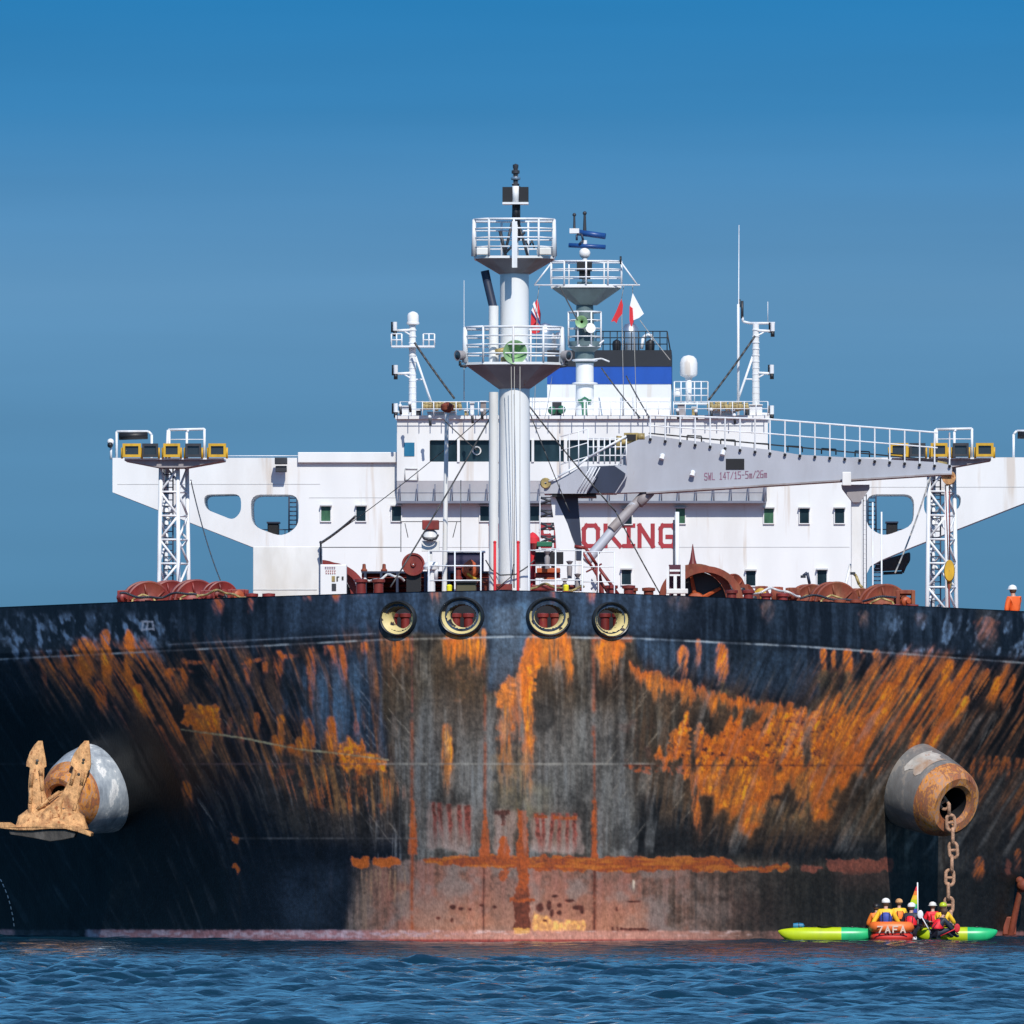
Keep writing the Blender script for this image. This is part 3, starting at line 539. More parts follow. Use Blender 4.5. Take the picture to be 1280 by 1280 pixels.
ow = bmw.build('outer_water', wm); ctx = None
# one sheet: join the far sheet into the near one
bm_ = bmesh.new(); bm_.from_mesh(sea.data); bm_.from_mesh(ow.data); bm_.to_mesh(sea.data); bm_.free(); bpy.data.objects.remove(ow); sea['kind'] = 'structure'
for p in sea.data.polygons[-4:]: p.use_smooth = True
# ------------------------------------------------------------------ the tanker: hull shell
SHIP = thing('tanker_ship', (0, 0, 0), 'huge tanker seen bow-on with rust-streaked dark hull and white superstructure', 'ship')
def sheer(X): return 11.83-.019*np.abs(X)-.0045*X
def hullY(X, Z):
    zk = sheer(X)-1.62; t = np.clip((zk-Z)/10.3, 0, 1.25); ab = np.clip(Z-zk, 0, 2)
    a = 13.5+4.5*t; y0 = 1.7*(t*t*(3-2*np.minimum(t, 1)))
    ax = np.abs(X); c = 9.0
    Y = y0+a*(np.sqrt(1+(ax/c)**2)-1)
    return Y-.05*ab+np.clip(ax-21, 0, 3)**2*1.6
PAINT, RUST = make_paint()
RW = [(498, 773, 23.5, 21.5), (577, 770.5, 26, 21), (686, 771, 26, 21), (763.5, 775, 24, 21.5)]
xs = np.concatenate([[-24, -23.4, -22.6, -21.8], np.arange(-21.2, 21.201, .036), [21.8, 22.6, 23.4, 24]])
nz = 380; tt = np.linspace(0, 1, nz)
X = np.repeat(xs[None, :], nz, 0); top = sheer(xs)[None, :]; Z = top+(-1.2-top)*tt[:, None]; Y = hullY(X, Z)
co = np.stack([X, Y, Z], -1).reshape(-1, 3); idx = np.arange(X.size).reshape(X.shape)
px, py = pxof(X, Y, Z)
Q = np.stack([idx[:-1, :-1], idx[1:, :-1], idx[1:, 1:], idx[:-1, 1:]], -1).reshape(-1, 4)
def inhole(px, py, s=.72):
    m = np.zeros(px.shape, bool)
    for (a, b_, rx, ry) in RW: m |= ((px-a)/(rx*s))**2+((py-b_)/(ry*s))**2 < 1
    return m
fc = co[Q].mean(1); fx, fy = pxof(fc[:, 0], fc[:, 1], fc[:, 2]); Q = Q[~inhole(fx, fy)]
# plating dishes slightly between frames
# side shells aft of the shoulder
ya = 240.0
for sgn, col_i in ((-1, 0), (1, X.shape[1]-1)):
    ring = idx[::20, col_i]; ring = np.append(ring, idx[-1, col_i])
    for yn in (co[ring, 1]+.4, co[ring, 1]+3, co[ring, 1]*0+120, co[ring, 1]*0+ya):
        base = len(co); pts = co[ring].copy(); pts[:, 1] = yn; co = np.vstack([co, pts]); m = len(ring); new = base+np.arange(m)
        qq = np.stack([ring[:-1], ring[1:], new[1:], new[:-1]], -1); Q = np.vstack([Q, qq if sgn > 0 else qq[:, ::-1]]); ring = new
hull = mesh_np('hull', co, Q, None)
hull.parent = SHIP
def sample(A, px, py):
    a = np.clip(px-U0-.5, 0, PW-1.01); b_ = np.clip(py-V0-.5, 0, PH-1.01); i = a.astype(int); j = b_.astype(int); fa = a-i; fb = b_-j
    if A.ndim == 3: fa = fa[:, None]; fb = fb[:, None]
    return (A[j, i]*(1-fa)+A[j, i+1]*fa)*(1-fb)+(A[j+1, i]*(1-fa)+A[j+1, i+1]*fa)*fb
pX, pY = pxof(co[:, 0], co[:, 1], co[:, 2])
tail = co[:, 1] > 100; 
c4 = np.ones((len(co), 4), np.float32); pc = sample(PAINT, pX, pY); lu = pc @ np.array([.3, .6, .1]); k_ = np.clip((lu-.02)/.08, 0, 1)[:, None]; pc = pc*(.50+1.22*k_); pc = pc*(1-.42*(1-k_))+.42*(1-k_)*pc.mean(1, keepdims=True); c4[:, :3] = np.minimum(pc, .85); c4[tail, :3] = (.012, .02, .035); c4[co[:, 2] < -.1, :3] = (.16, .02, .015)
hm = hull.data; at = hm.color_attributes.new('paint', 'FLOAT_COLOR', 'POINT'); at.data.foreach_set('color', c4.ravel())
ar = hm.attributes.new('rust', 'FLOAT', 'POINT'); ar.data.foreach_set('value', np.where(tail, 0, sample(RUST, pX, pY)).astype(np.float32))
m = bpy.data.materials.new('weathered_hull_paint'); m.use_nodes = True; nt = m.node_tree; N = nt.nodes; L = nt.links; b = N['Principled BSDF']
a1 = N.new('ShaderNodeAttribute'); a1.attribute_name = 'paint'; a2 = N.new('ShaderNodeAttribute'); a2.attribute_name = 'rust'
g = N.new('ShaderNodeNewGeometry'); mp = N.new('ShaderNodeMapping'); mp.inputs['Scale'].default_value = (1, .4, .45); L.new(g.outputs['Position'], mp.inputs[0])
t = N.new('ShaderNodeTexNoise'); t.inputs['Scale'].default_value = 16; t.inputs['Detail'].default_value = 6; L.new(mp.outputs[0], t.inputs['Vector'])
r_ = N.new('ShaderNodeMapRange'); r_.inputs[1].default_value = .3; r_.inputs[2].default_value = .7; r_.inputs[3].default_value = .84; r_.inputs[4].default_value = 1.16; L.new(t.outputs[0], r_.inputs[0])
mm = N.new('ShaderNodeVectorMath'); mm.operation = 'SCALE'; L.new(a1.outputs['Color'], mm.inputs[0]); L.new(r_.outputs[0], mm.inputs['Scale']); L.new(mm.outputs[0], b.inputs['Base Color'])
r2 = N.new('ShaderNodeMapRange'); r2.inputs[3].default_value = .42; r2.inputs[4].default_value = .85; L.new(a2.outputs['Fac'], r2.inputs[0]); L.new(r2.outputs[0], b.inputs['Roughness'])
b.inputs['Specular IOR Level'].default_value = .18
t3 = N.new('ShaderNodeTexNoise'); t3.inputs['Scale'].default_value = .45; t3.inputs['Detail'].default_value = 2; L.new(g.outputs['Position'], t3.inputs['Vector'])
b3 = N.new('ShaderNodeBump'); b3.inputs['Strength'].default_value = .6; b3.inputs['Distance'].default_value = .10; L.new(t3.outputs[0], b3.inputs['Height'])
b4 = N.new('ShaderNodeBump'); b4.inputs['Strength'].default_value = .35; b4.inputs['Distance'].default_value = .02; L.new(t.outputs[0], b4.inputs['Height']); L.new(b3.outputs[0], b4.inputs['Normal']); L.new(b4.outputs[0], b.inputs['Normal'])
hm.materials.clear(); hm.materials.append(m); MT['hull'] = m
# bulwark inner face and cap rail
DK = 10.2
hx = np.concatenate([np.arange(-23.8, -7, .4), np.arange(-7, 7.01, .05), np.arange(7.4, 23.81, .4)]); th = .26
bo = MB()
yo = hullY(hx, sheer(hx)); dy = np.gradient(yo, hx); nn = np.sqrt(1+dy*dy); nx = -dy/nn*-1; 
ix = hx-dy/nn*th; iy = yo+1/nn*th; st = sheer(hx)
capo = [(hx[i], yo[i]-.03, st[i]+.0) for i in range(len(hx))]
rows = 22; ring = []
for j in range(rows+1): ring.append([(ix[i], iy[i], st[i]+(DK-st[i])*j/rows) for i in range(len(hx))])
vs = capo+[p for r__ in ring for p in r__]; n_ = len(hx); fs = []
for i in range(n_-1): fs.append((i, i+1, n_+i+1, n_+i))
for j in range(rows):
    for i in range(n_-1):
        a = n_*(1+j)+i; c = [sum(vs[k][q] for k in (a, a+1, a+n_, a+n_+1))/4 for q in range(3)]
        u_, v_ = pxof(*c)
        if inhole(np.array([u_]), np.array([v_]), .9)[0]: continue
        fs.append((a, a+n_, a+n_+1, a+1))
bo.add(vs, fs, False); bo.build('bulwark_plating', mat('rusty_bulwark_cap', (.05, .025, .02), .7, dirt=(.2, .07, .02), dk=.9, scale=3, var=.5), SHIP)
# deck
dk = MB(); dp = [(ix[i], iy[i]-.02, DK) for i in range(0, n_, 4)]
dpts = [Vector(p) for p in dp]+[Vector((23.9, 240, DK)), Vector((-23.9, 240, DK))]
dk.prism([dpts], (0, 0, -.3)); dk.build('main_deck', MT['deck'], SHIP)
# transom, simply closed aft of the accommodation
MB().box((-24, 240, -1.2), (24, 240.3, 11.4)).build('stern_plating', MT['navyst'], SHIP)
# fairleads
ringm = mat('fairlead_black_lip', (.015, .018, .022), .4, rust=.08, scale=6)
funm = bpy.data.materials.new('peeling_yellow_shaded_fairlead'); funm.use_nodes = True; nt = funm.node_tree; N = nt.nodes; L = nt.links; b = N['Principled BSDF']
g = N.new('ShaderNodeNewGeometry'); t = N.new('ShaderNodeTexNoise'); t.inputs['Scale'].default_value = 3.2; t.inputs['Detail'].default_value = 5; L.new(g.outputs['Position'], t.inputs['Vector'])
sz = N.new('ShaderNodeSeparateXYZ'); L.new(g.outputs['Position'], sz.inputs[0])
ad = N.new('ShaderNodeMapRange'); ad.inputs[1].default_value = 11.0; ad.inputs[2].default_value = 11.28; ad.inputs[3].default_value = .0; ad.inputs[4].default_value = -.55; L.new(sz.outputs['Z'], ad.inputs[0])  # throat blackens with height: the shade of its upper side is painted in
su = N.new('ShaderNodeMath'); su.operation = 'ADD'; L.new(t.outputs[0], su.inputs[0]); L.new(ad.outputs[0], su.inputs[1])
cr = N.new('ShaderNodeValToRGB'); L.new(su.outputs[0], cr.inputs[0]); cr.color_ramp.interpolation = 'LINEAR'
e = cr.color_ramp.elements; e[0].position = .36; e[0].color = (.015, .015, .017, 1); e[1].position = .40; e[1].color = (.62, .50, .22, 1); q = e.new(.39); q.color = (.12, .06, .02, 1)
L.new(cr.outputs[0], b.inputs['Base Color']); b.inputs['Roughness'].default_value = .55
for i, (a, b_, rx, ry) in enumerate(RW):
    x0 = P(a, b_, 0).x; yy = float(hullY(np.array(x0), np.array(10.9))); c = P(a, b_, yy); d = .05
    sl = float((hullY(np.array(c.x+d), np.array(c.z))-hullY(np.array(c.x-d), np.array(c.z)))/(2*d)); ax = Vector((sl, -1, 0)).normalized()
    R = M_(rx*1.06, yy); sq = lambda mb: setattr(mb, 'v', [(v[0], v[1], c.z+(v[2]-c.z)*.86) for v in mb.v]) or mb
    o1 = sq(MB().lathe(c, ax, [(-.02, R*1.06), (.07, R*1.04), (.12, R*.98), (.10, R*.93), (.06, R*.92)], 40)).build('fairlead_lip', ringm, hull)
    sq(MB().lathe(c, ax, [(.065, R*.93), (.0, R*.84), (-.08, R*.68), (-.18, R*.60), (-.36, R*.58), (-.36, R*.64), (-.1, R*.76)], 40)).build('fairlead_throat', funm, hull)
for (a, b_, rx, ry) in RW:
    lb_ = {498: 'red bitts seen through the leftmost bow fairlead', 577: 'red bitts seen through the second bow fairlead from the left', 686: 'red bitts seen through the third bow fairlead from the left', 763.5: 'red bitts seen through the rightmost bow fairlead'}[a]
    x0 = P(a, b_, 3).x; t = thing('mooring_bitts', (x0, 3.2, 10.2), lb_, 'bitts', 'bitts behind the fairleads')
    for d_ in (-.2, .22): MB().lathe((x0+d_, 3.2, 10.2), (0, 0, 1), [(0, .15), (.75, .15), (.78, .2), (.9, .2), (.92, .02)], 18).build('bitt', MT['red'], t)
    MB().box((x0-.45, 2.95, 10.2), (x0+.45, 3.5, 10.3)).build('base_plate', MT['rusty'], t)
bw = thing('breakwater', (0, 4.6, 10.2), 'low dark breakwater plate standing behind the bow fairleads', 'breakwater'); MB().box((-4.6, 4.6, 10.2), (4.9, 4.75, 11.55)).build('plate', MT['black'], bw)
for k in range(8): MB().prism([[Vector((-4.2+k*1.2, 4.76, 10.2)), Vector((-4.2+k*1.2, 5.2, 10.2)), Vector((-4.2+k*1.2, 4.76, 11.4))]], (.04, 0, 0)).build('bracket', MT['black'], bw)
# anchor bolsters
def bolster(pxy, ax, R, len_, white, tp=1.0):
    yy = 0; 
    for _ in range(12): c = P(pxy[0], pxy[1], yy); yy = float(hullY(np.array(c.x), np.array(c.z)))
    c = P(pxy[0], pxy[1], yy); ax = Vector(ax).normalized()
    m = MB().lathe(c, ax, [(-4.5, R*1.15), (-.3, R*1.02), (len_*.35, R*(1-.05*tp)), (len_*.62, R*(1-.14*tp)), (len_*.70, R*(1-.18*tp))], 56, (0, 0, 1))
    o = m.build('anchor_bolster', bolm, hull)
    tipm = MB().lathe(c, ax, [(len_*.70, R*(1-.18*tp)), (len_*.87, R*(1-.27*tp)), (len_*.95, R*(.94-.27*tp)), (len_, R*(.84-.27*tp)), (len_*.99, R*(.62-.2*tp)), (len_*.93, R*(.52-.17*tp))], 56, (0, 0, 1))
    t = tipm.build('bolster_mouth', tipmat, hull)
    MB().lathe(c, ax, [(len_*.93, R*(.52-.17*tp)), (len_*.80, R*(.48-.16*tp)), (0, R*(.46-.15*tp)), (0, .01)], 56, (0, 0, 1)).build('hawse_pipe', MT['black'], hull)  # black bore: the deep shade of the hole is put into its colour
    return c+ax*len_, ax
def bolmat(name, white, silver):
    m = bpy.data.materials.new(name); m.use_nodes = True; nt = m.node_tree; N = nt.nodes; L = nt.links; b = N['Principled BSDF']
    g = N.new('ShaderNodeNewGeometry'); mp = N.new('ShaderNodeMapping'); mp.inputs['Scale'].default_value = (1, 1, .4); L.new(g.outputs['Position'], mp.inputs[0])
    t = N.new('ShaderNodeTexNoise'); t.inputs['Scale'].default_value = 2.2; t.inputs['Detail'].default_value = 9; t.inputs['Roughness'].default_value = .68; L.new(mp.outputs[0], t.inputs['Vector'])
    cr = N.new('ShaderNodeValToRGB'); L.new(t.outputs[0], cr.inputs[0]); e = cr.color_ramp.elements
    for p_, c_ in white: 
        q = e.new(p_); q.color = c_+(1,)
    e.remove(e[0]) if False else None
    L.new(cr.outputs[0], b.inputs['Base Color']); b.inputs['Roughness'].default_value = .38 if silver else .7; b.inputs['Metallic'].default_value = 0
    e[0].color = white[0][1]+(1,); e[-1].color = white[-1][1]+(1,)
    bp = N.new('ShaderNodeBump'); bp.inputs['Strength'].default_value = .4; bp.inputs['Distance'].default_value = .06; L.new(t.outputs[0], bp.inputs['Height']); L.new(bp.outputs[0], b.inputs['Normal'])
    return m
bolm = bolmat('chafed_grey_bolster', [(.3, (.13, .125, .12)), (.52, (.17, .17, .17)), (.56, (.24, .22, .2)), (.72, (.22, .20, .18))], True)
tipmat = bolmat('rusted_bolster_mouth', [(.34, (.10, .03, .02)), (.42, (.40, .13, .04)), (.47, (.20, .09, .06)), (.52, (.58, .22, .03)), (.56, (.34, .20, .15)), (.62, (.66, .25, .02)), (.68, (.22, .07, .03))], False)
BR_tip, BR_ax = bolster((1139, 981), (.62, -.73, -.30), 1.50, 2.45, True, .7)
bolm = bolmat('chafed_silver_bolster', [(.3, (.16, .18, .21)), (.45, (.30, .34, .39)), (.56, (.42, .46, .5)), (.6, (.75, .75, .75)), (.72, (.3, .33, .38))], True)
BL_tip, BL_ax = bolster((126, 984), (-.52, -.83, -.16), 1.62, 2.6, True, 1.45)
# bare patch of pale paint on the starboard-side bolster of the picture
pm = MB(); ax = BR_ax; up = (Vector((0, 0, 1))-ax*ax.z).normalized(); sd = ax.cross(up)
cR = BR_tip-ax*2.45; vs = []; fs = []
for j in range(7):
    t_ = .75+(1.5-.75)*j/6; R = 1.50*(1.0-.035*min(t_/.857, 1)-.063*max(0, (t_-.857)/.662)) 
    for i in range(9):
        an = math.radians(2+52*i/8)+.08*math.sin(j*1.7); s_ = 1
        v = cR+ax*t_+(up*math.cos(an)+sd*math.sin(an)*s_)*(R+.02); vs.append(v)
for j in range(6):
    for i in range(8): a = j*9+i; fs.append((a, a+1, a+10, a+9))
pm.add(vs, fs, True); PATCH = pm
# ------------------------------------------------------------------ accommodation, bridge, funnel (parts of the tanker)
YS = 220.0
def rrect(x0, y0, x1, y1, r, n=5, cut=None):
    """rounded rectangle; cut = per-corner extra (list of points replaces it)"""
    pts = []
    for cx, cy, a0 in ((x1-r, y1-r, 0), (x0+r, y1-r, 90), (x0+r, y0+r, 180), (x1-r, y0+r, 270)):
        for k in range(n+1):
            a = math.radians(a0+90*k/n); pts.append((cx+r*math.cos(a), cy+r*math.sin(a)))
    return pts
def round_poly(pts, r, n=4):
    o = []; m = len(pts)
    for i in range(m):
        p = Vector(pts[i]); a = Vector(pts[i-1]); b = Vector(pts[(i+1) % m]); da = (a-p).normalized(); db = (b-p).normalized()
        rr = min(r, (a-p).length*.45, (b-p).length*.45)
        for k in range(n+1):
            t = k/n; q = (p+da*rr)*(1-t)**2+p*2*t*(1-t)+(p+db*rr)*t**2; o.append((q.x, q.y))
    return o
def mir(pts): return [(1456-x, y) for x, y in pts][::-1]
DKY = 872
holeA = round_poly([(254, 618), (301, 617), (301, 640), (291, 650), (256, 636)], 12)
holeB = round_poly([(313, 618), (373, 618), (373, 658), (352, 671), (314, 657)], 13)
outer = [(140, 572), (1316, 572), (1316, 615), (1140, 684), (1100, 701), (1088, 708), (1083, 718), (1083, DKY), (373, DKY), (373, 718), (368, 708), (356, 701), (316, 684), (140, 615)]
wall = MB().pp(outer, YS, 4.2, [holeA, holeB, mir(holeA), mir(holeB)]).build('front_wall_with_bridge_wings', MT['white'], SHIP)
MB().pb(400, 574, 1056, DKY, YS+4.25, 14).build('accommodation_block', MT['white'], SHIP)
m = MB()
for x0, x1, y in ((146, 400, 605), (386, 495, 622), (402, 1062, 684), (1062, 1310, 609), (402, 500, 684)): m.pb(x0, y-.35, x1, y+.35, YS-.012, .01)
m.build('plate_seam', MT['weld'], wall)
m = MB().pb(372, 565, 497, 578, YS-.25, 4); m.build('wing_roof_coaming', MT['white'], SHIP, .03)
# wheelhouse
wh = MB(); wh.pp([(496, 523), (960, 523), (960, 601), (496, 601)], YS-.6, 6.5, [rrect(537, 550, 706, 577, 1.5, 2), rrect(709, 550, 834, 577, 1.5, 2)])
whe = wh.build('wheelhouse', MT['white'], SHIP)
m = MB(); m.pb(536, 549, 835, 578, YS-.35, .2); m.build('bridge_window_band', MT['win'], whe)
for x in (573, 624, 666, 706.5, 748, 790, 812): MB().pb(x-1.6, 549.5, x+1.6, 577.5, YS-.68, .3).build('window_mullion', MT['white'], whe)
MB().pb(505, 553, 518, 570, YS-.63, .02).build('side_window', mat('sky_lit_glass', (.03, .16, .28), .1, var=.1), whe)
m = MB(); m.path([P(x, y, YS-.62) for x, y in ((506, 586), (522, 586), (522, 600), (506, 600), (506, 586))], .04); m.build('hatch_outline', MT['weld'], whe)
m = MB(); m.lathe(P(596, 563, YS-.38), (0, -1, 0), [(0, .01), (.03, .24), (.05, .24)], 20); m.build('clear_view_screen', MT['white'], whe)
m = MB(); m.lathe(P(596, 563, YS-.44), (0, -1, 0), [(0, .01), (.01, .17), (.03, .17)], 20); m.build('clear_view_glass', MT['win'], whe)
MB().pb(494, 519, 962, 523.5, YS-.8, 7).build('wheelhouse_roof_edge', MT['white'], whe)
m = MB().pb(640, 519, 838, 497, YS+4, 3); m.build('bridge_top_bulwark', MT['white'], SHIP)
# catwalk below the bridge windows: plated apron with stiffeners
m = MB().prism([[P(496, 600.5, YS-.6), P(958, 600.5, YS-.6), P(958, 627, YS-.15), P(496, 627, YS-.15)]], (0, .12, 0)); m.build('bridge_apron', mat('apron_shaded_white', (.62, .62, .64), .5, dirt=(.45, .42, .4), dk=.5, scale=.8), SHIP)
m = MB(); m.pb(495, 626, 958, 629, YS-.75, .7)
for i in range(22): x = 500+i*21.8; m.tube(P(x, 605, YS-.7), P(x, 627, YS-.7), .035)
m.pt(496, 616, 957, 616, YS-.72, 1); m.pt(957, 603, 955, 628, YS-.72, 2.2)
m.build('apron_catwalk', mat('catwalk_blue_grey', (.16, .17, .22), .5), SHIP)
# cabin windows
for (x, y, gr) in ((407, 642, 1), (451, 642, 0), (495.5, 642, 0), (606, 642, 0), (668, 642, 0), (784, 646, 0), (850.5, 645, 1), (961, 645, 1), (1005.5, 645, 0), (1049.5, 645, 0), (783, 721.5, 0), (938.5, 723, 0), (1027.5, 722, 0)):
    h = 9.2; w = 5.8
    o = MB().pb(x-w, y-h, x+w, y+h, YS-.06, .05); wn = o.build('cabin_window', MT['wing'] if gr else MT['win'], wall)
    if gr: lab(wn, 'cabin window with a green curtain')
    m = MB()
    for a_ in ((x-w-1.2, y-h-.2, x-w, y+h+1.2), (x+w, y-h-.2, x+w+1.2, y+h+1.2), (x-w, y+h, x+w, y+h+1.2)): m.pb(*a_, YS-.10, .09)
    m.build('window_frame', MT['white'], wall)
    MB().pb(x-w-1.6, y-h-2, x+w+1.6, y-h-.2, YS-.3, .3).build('window_eyebrow', MT['weld'], wall)
# NO SMOKING
def letters(txt, x0, y0, y1, pitch, wd, Y, sw, depth=.012, serif=True):
    G = {'N': [((0, 1), (0, 0)), ((0, 0), (1, 1)), ((1, 1), (1, 0))], 'O': 'O', 'S': [((1, .12), (.85, 0)), ((.85, 0), (.12, 0)), ((.12, 0), (0, .15)), ((0, .15), (0, .38)), ((0, .38), (.15, .5)), ((.15, .5), (.85, .5)), ((.85, .5), (1, .62)), ((1, .62), (1, .85)), ((1, .85), (.88, 1)), ((.88, 1), (.12, 1)), ((.12, 1), (0, .88))],
         'M': [((0, 1), (0, 0)), ((0, 0), (.5, .6)), ((.5, .6), (1, 0)), ((1, 0), (1, 1))], 'K': [((0, 0), (0, 1)), ((0, .55), (1, 0)), ((.3, .42), (1, 1))], 'I': [((.5, 0), (.5, 1)), ((.15, 0), (.85, 0)), ((.15, 1), (.85, 1))],
         'G': [((1, .14), (.85, 0)), ((.85, 0), (.15, 0)), ((.15, 0), (0, .15)), ((0, .15), (0, .85)), ((0, .85), (.15, 1)), ((.15, 1), (.85, 1)), ((.85, 1), (1, .85)), ((1, .85), (1, .55)), ((1, .55), (.5, .55))],
         'L': [((0, 0), (0, 1)), ((0, 1), (1, 1))], 'W': [((0, 0), (.2, 1)), ((.2, 1), (.5, .4)), ((.5, .4), (.8, 1)), ((.8, 1), (1, 0))], '1': [((.25, .2), (.55, 0)), ((.55, 0), (.55, 1)), ((.2, 1), (.9, 1))],
         '4': [((.75, 1), (.75, 0)), ((.75, 0), (0, .7)), ((0, .7), (1, .7))], 'T': [((0, 0), (1, 0)), ((.5, 0), (.5, 1))], '/': [((0, 1), (1, 0))], '-': [((.1, .5), (.9, .5))], '5': [((1, 0), (0, 0)), ((0, 0), (0, .45)), ((0, .45), (.8, .45)), ((.8, .45), (1, .6)), ((1, .6), (1, .85)), ((1, .85), (.85, 1)), ((.85, 1), (0, 1))],
         '2': [((0, .15), (.2, 0)), ((.2, 0), (.8, 0)), ((.8, 0), (1, .2)), ((1, .2), (1, .4)), ((1, .4), (0, 1)), ((0, 1), (1, 1))], '6': [((1, 0), (.2, 0)), ((.2, 0), (0, .2)), ((0, .2), (0, 1)), ((0, 1), (1, 1)), ((1, 1), (1, .5)), ((1, .5), (0, .5))],
         'm': [((0, .4), (0, 1)), ((0, .4), (1, .4)), ((.5, .4), (.5, 1)), ((1, .4), (1, 1))], 'A': [((0, 1), (.5, 0)), ((.5, 0), (1, 1)), ((.22, .65), (.78, .65))], 'F': [((0, 0), (0, 1)), ((0, 0), (1, 0)), ((0, .5), (.75, .5))], '7': [((0, 0), (1, 0)), ((1, 0), (.35, 1))],
         'E': [((0, 0), (0, 1)), ((0, 0), (1, 0)), ((0, .5), (.8, .5)), ((0, 1), (1, 1))], 'C': [((1, 0), (0, 0)), ((0, 0), (0, 1)), ((0, 1), (1, 1))], 'P': [((0, 1), (0, 0)), ((0, 0), (1, 0)), ((1, 0), (1, .5)), ((1, .5), (0, .5))]}
    G['O'] = [((.2, 0), (.8, 0)), ((.8, 0), (1, .18)), ((1, .18), (1, .82)), ((1, .82), (.8, 1)), ((.8, 1), (.2, 1)), ((.2, 1), (0, .82)), ((0, .82), (0, .18)), ((0, .18), (.2, 0))]
    mb = MB(); k = 0
    for i, ch in enumerate(txt):
        if ch == ' ': continue
        ox = x0+i*pitch if not callable(pitch) else pitch(i)
        segs = list(G[ch])
        if serif:
            for (a, b_) in list(segs):
                for e in (a, b_):
                    if e[1] in (0, 1) and ch in 'NMKI' and abs(a[0]-b_[0]) < .01 and ch != 'I': segs.append(((e[0]-.13, e[1]), (e[0]+.13, e[1])))
        for a, b_ in segs:
            ax_, ay = ox+a[0]*wd, y0+a[1]*(y1-y0); bx, by = ox+b_[0]*wd, y0+b_[1]*(y1-y0); L_ = math.hypot(bx-ax_, by-ay); dx, dy = (bx-ax_)/L_, (by-ay)/L_; h = sw/2
            q = [(ax_-dx*h-dy*h, ay-dy*h+dx*h), (bx+dx*h-dy*h, by+dy*h+dx*h), (bx+dx*h+dy*h, by+dy*h-dx*h), (ax_-dx*h+dy*h, ay-dy*h-dx*h)]
            k += 1; mb.pp(q, Y-depth-.0007*k, depth*.5)
    return mb
xsl = {0: 602, 1: 629, 3: 656, 4: 680, 5: 708-0.0, 6: 0}
def px_(i): return {0: 578, 1: 602, 3: 650, 4: 676, 5: 702+27.5, 6: 756, 7: 779, 8: 798, 9: 825}[i]
for ch_, x_, w_ in (('N', 613.5, 7.5), ('O', 631, 16), ('S', 677, 11), ('M', 695, 16), ('O', 730, 17.5), ('K', 757, 18), ('I', 778, 16), ('N', 799.5, 16.5), ('G', 826, 17)):
    letters(ch_, x_, 657, 682.5, 0, w_, YS, 5.2, .02, False).build('painted_letter', MT['text'], wall)
# deckhouse to the left
dh = thing('deck_house', Vector((P(358, 0, 26).x, 26, 10.2)), 'plain white deck house standing at the bulwark left of the white cabinet', 'deck house')
MB().box((P(316, 0, 26).x, 26, 10.2), (P(400, 0, 26).x, 28.4, P(0, 683, 26).z)).build('house_wall', MT['cream'], dh, .02); m = MB().pb(316, 736.6, 396, 737.6, 25.985, .02); m.build('plate_seam', MT['weld'], dh)

# side window towards ladder
# rescue boat hung below the right wing
rb = thing('rescue_boat', P(1120, 712, 226), 'dark rescue boat stowed beneath the right bridge wing', 'boat')
MB().pp([(1096, 702), (1138, 690), (1138, 701), (1131, 712), (1092, 714)], 225, 2).build('boat_hull', MT['dark'], rb, .1)
MB().path([P(1104, 717, 225.5), P(1128, 716, 225.5), P(1134, 702, 225.5)], .08).build('cradle', MT['dark'], rb)
# openings: ladders and lockers seen through
for s, nm in ((0, 'left'), (1, 'right')):
    f = (lambda x: 1456-x) if s else (lambda x: x)
    t = thing('vertical_ladder', P(f(366), 672, 229), 'steel ladder seen through the %s bridge wing opening' % nm, 'ladder', 'ladders behind the wing openings')
    xa, xb = (f(371), f(361)); m = MB()
    for x in (xa, xb): m.pt(x, 612, x, 672, 229, 2)
    m.build('side_rail', MT['navyst'], t); m = MB()
    for k in range(10): m.pt(xa, 617+k*5.5, xb, 617+k*5.5, 229, 1.5)
    m.build('rung', MT['navyst'], t)
    t = thing('deck_locker', P(f(341), 669, 230), 'small dark locker standing in the %s bridge wing opening' % nm, 'locker', 'lockers in the wing openings')
    MB().pb(f(348), 654, f(334), 672, 230, 1.2).build('locker_body', MT['black'], t, .05); MB().pb(f(349), 652, f(333), 654, 229.9, 1.5).build('locker_lid', MT['navyst'], t)
    t = thing('guard_rail', P(f(350), 676, 230.5), 'thin guard rail crossing the %s bridge wing opening' % nm, 'railing', 'rails in the wing openings')
    m = MB(); m.pt(f(315), 662, f(372), 662, 230.5, 1.2); m.build('rail', MT['navyst'], t); m = MB()
    for x in (330, 346, 356): m.pt(f(x), 662, f(x), 676, 230.5, 1)
    m.build('stanchion', MT['navyst'], t)
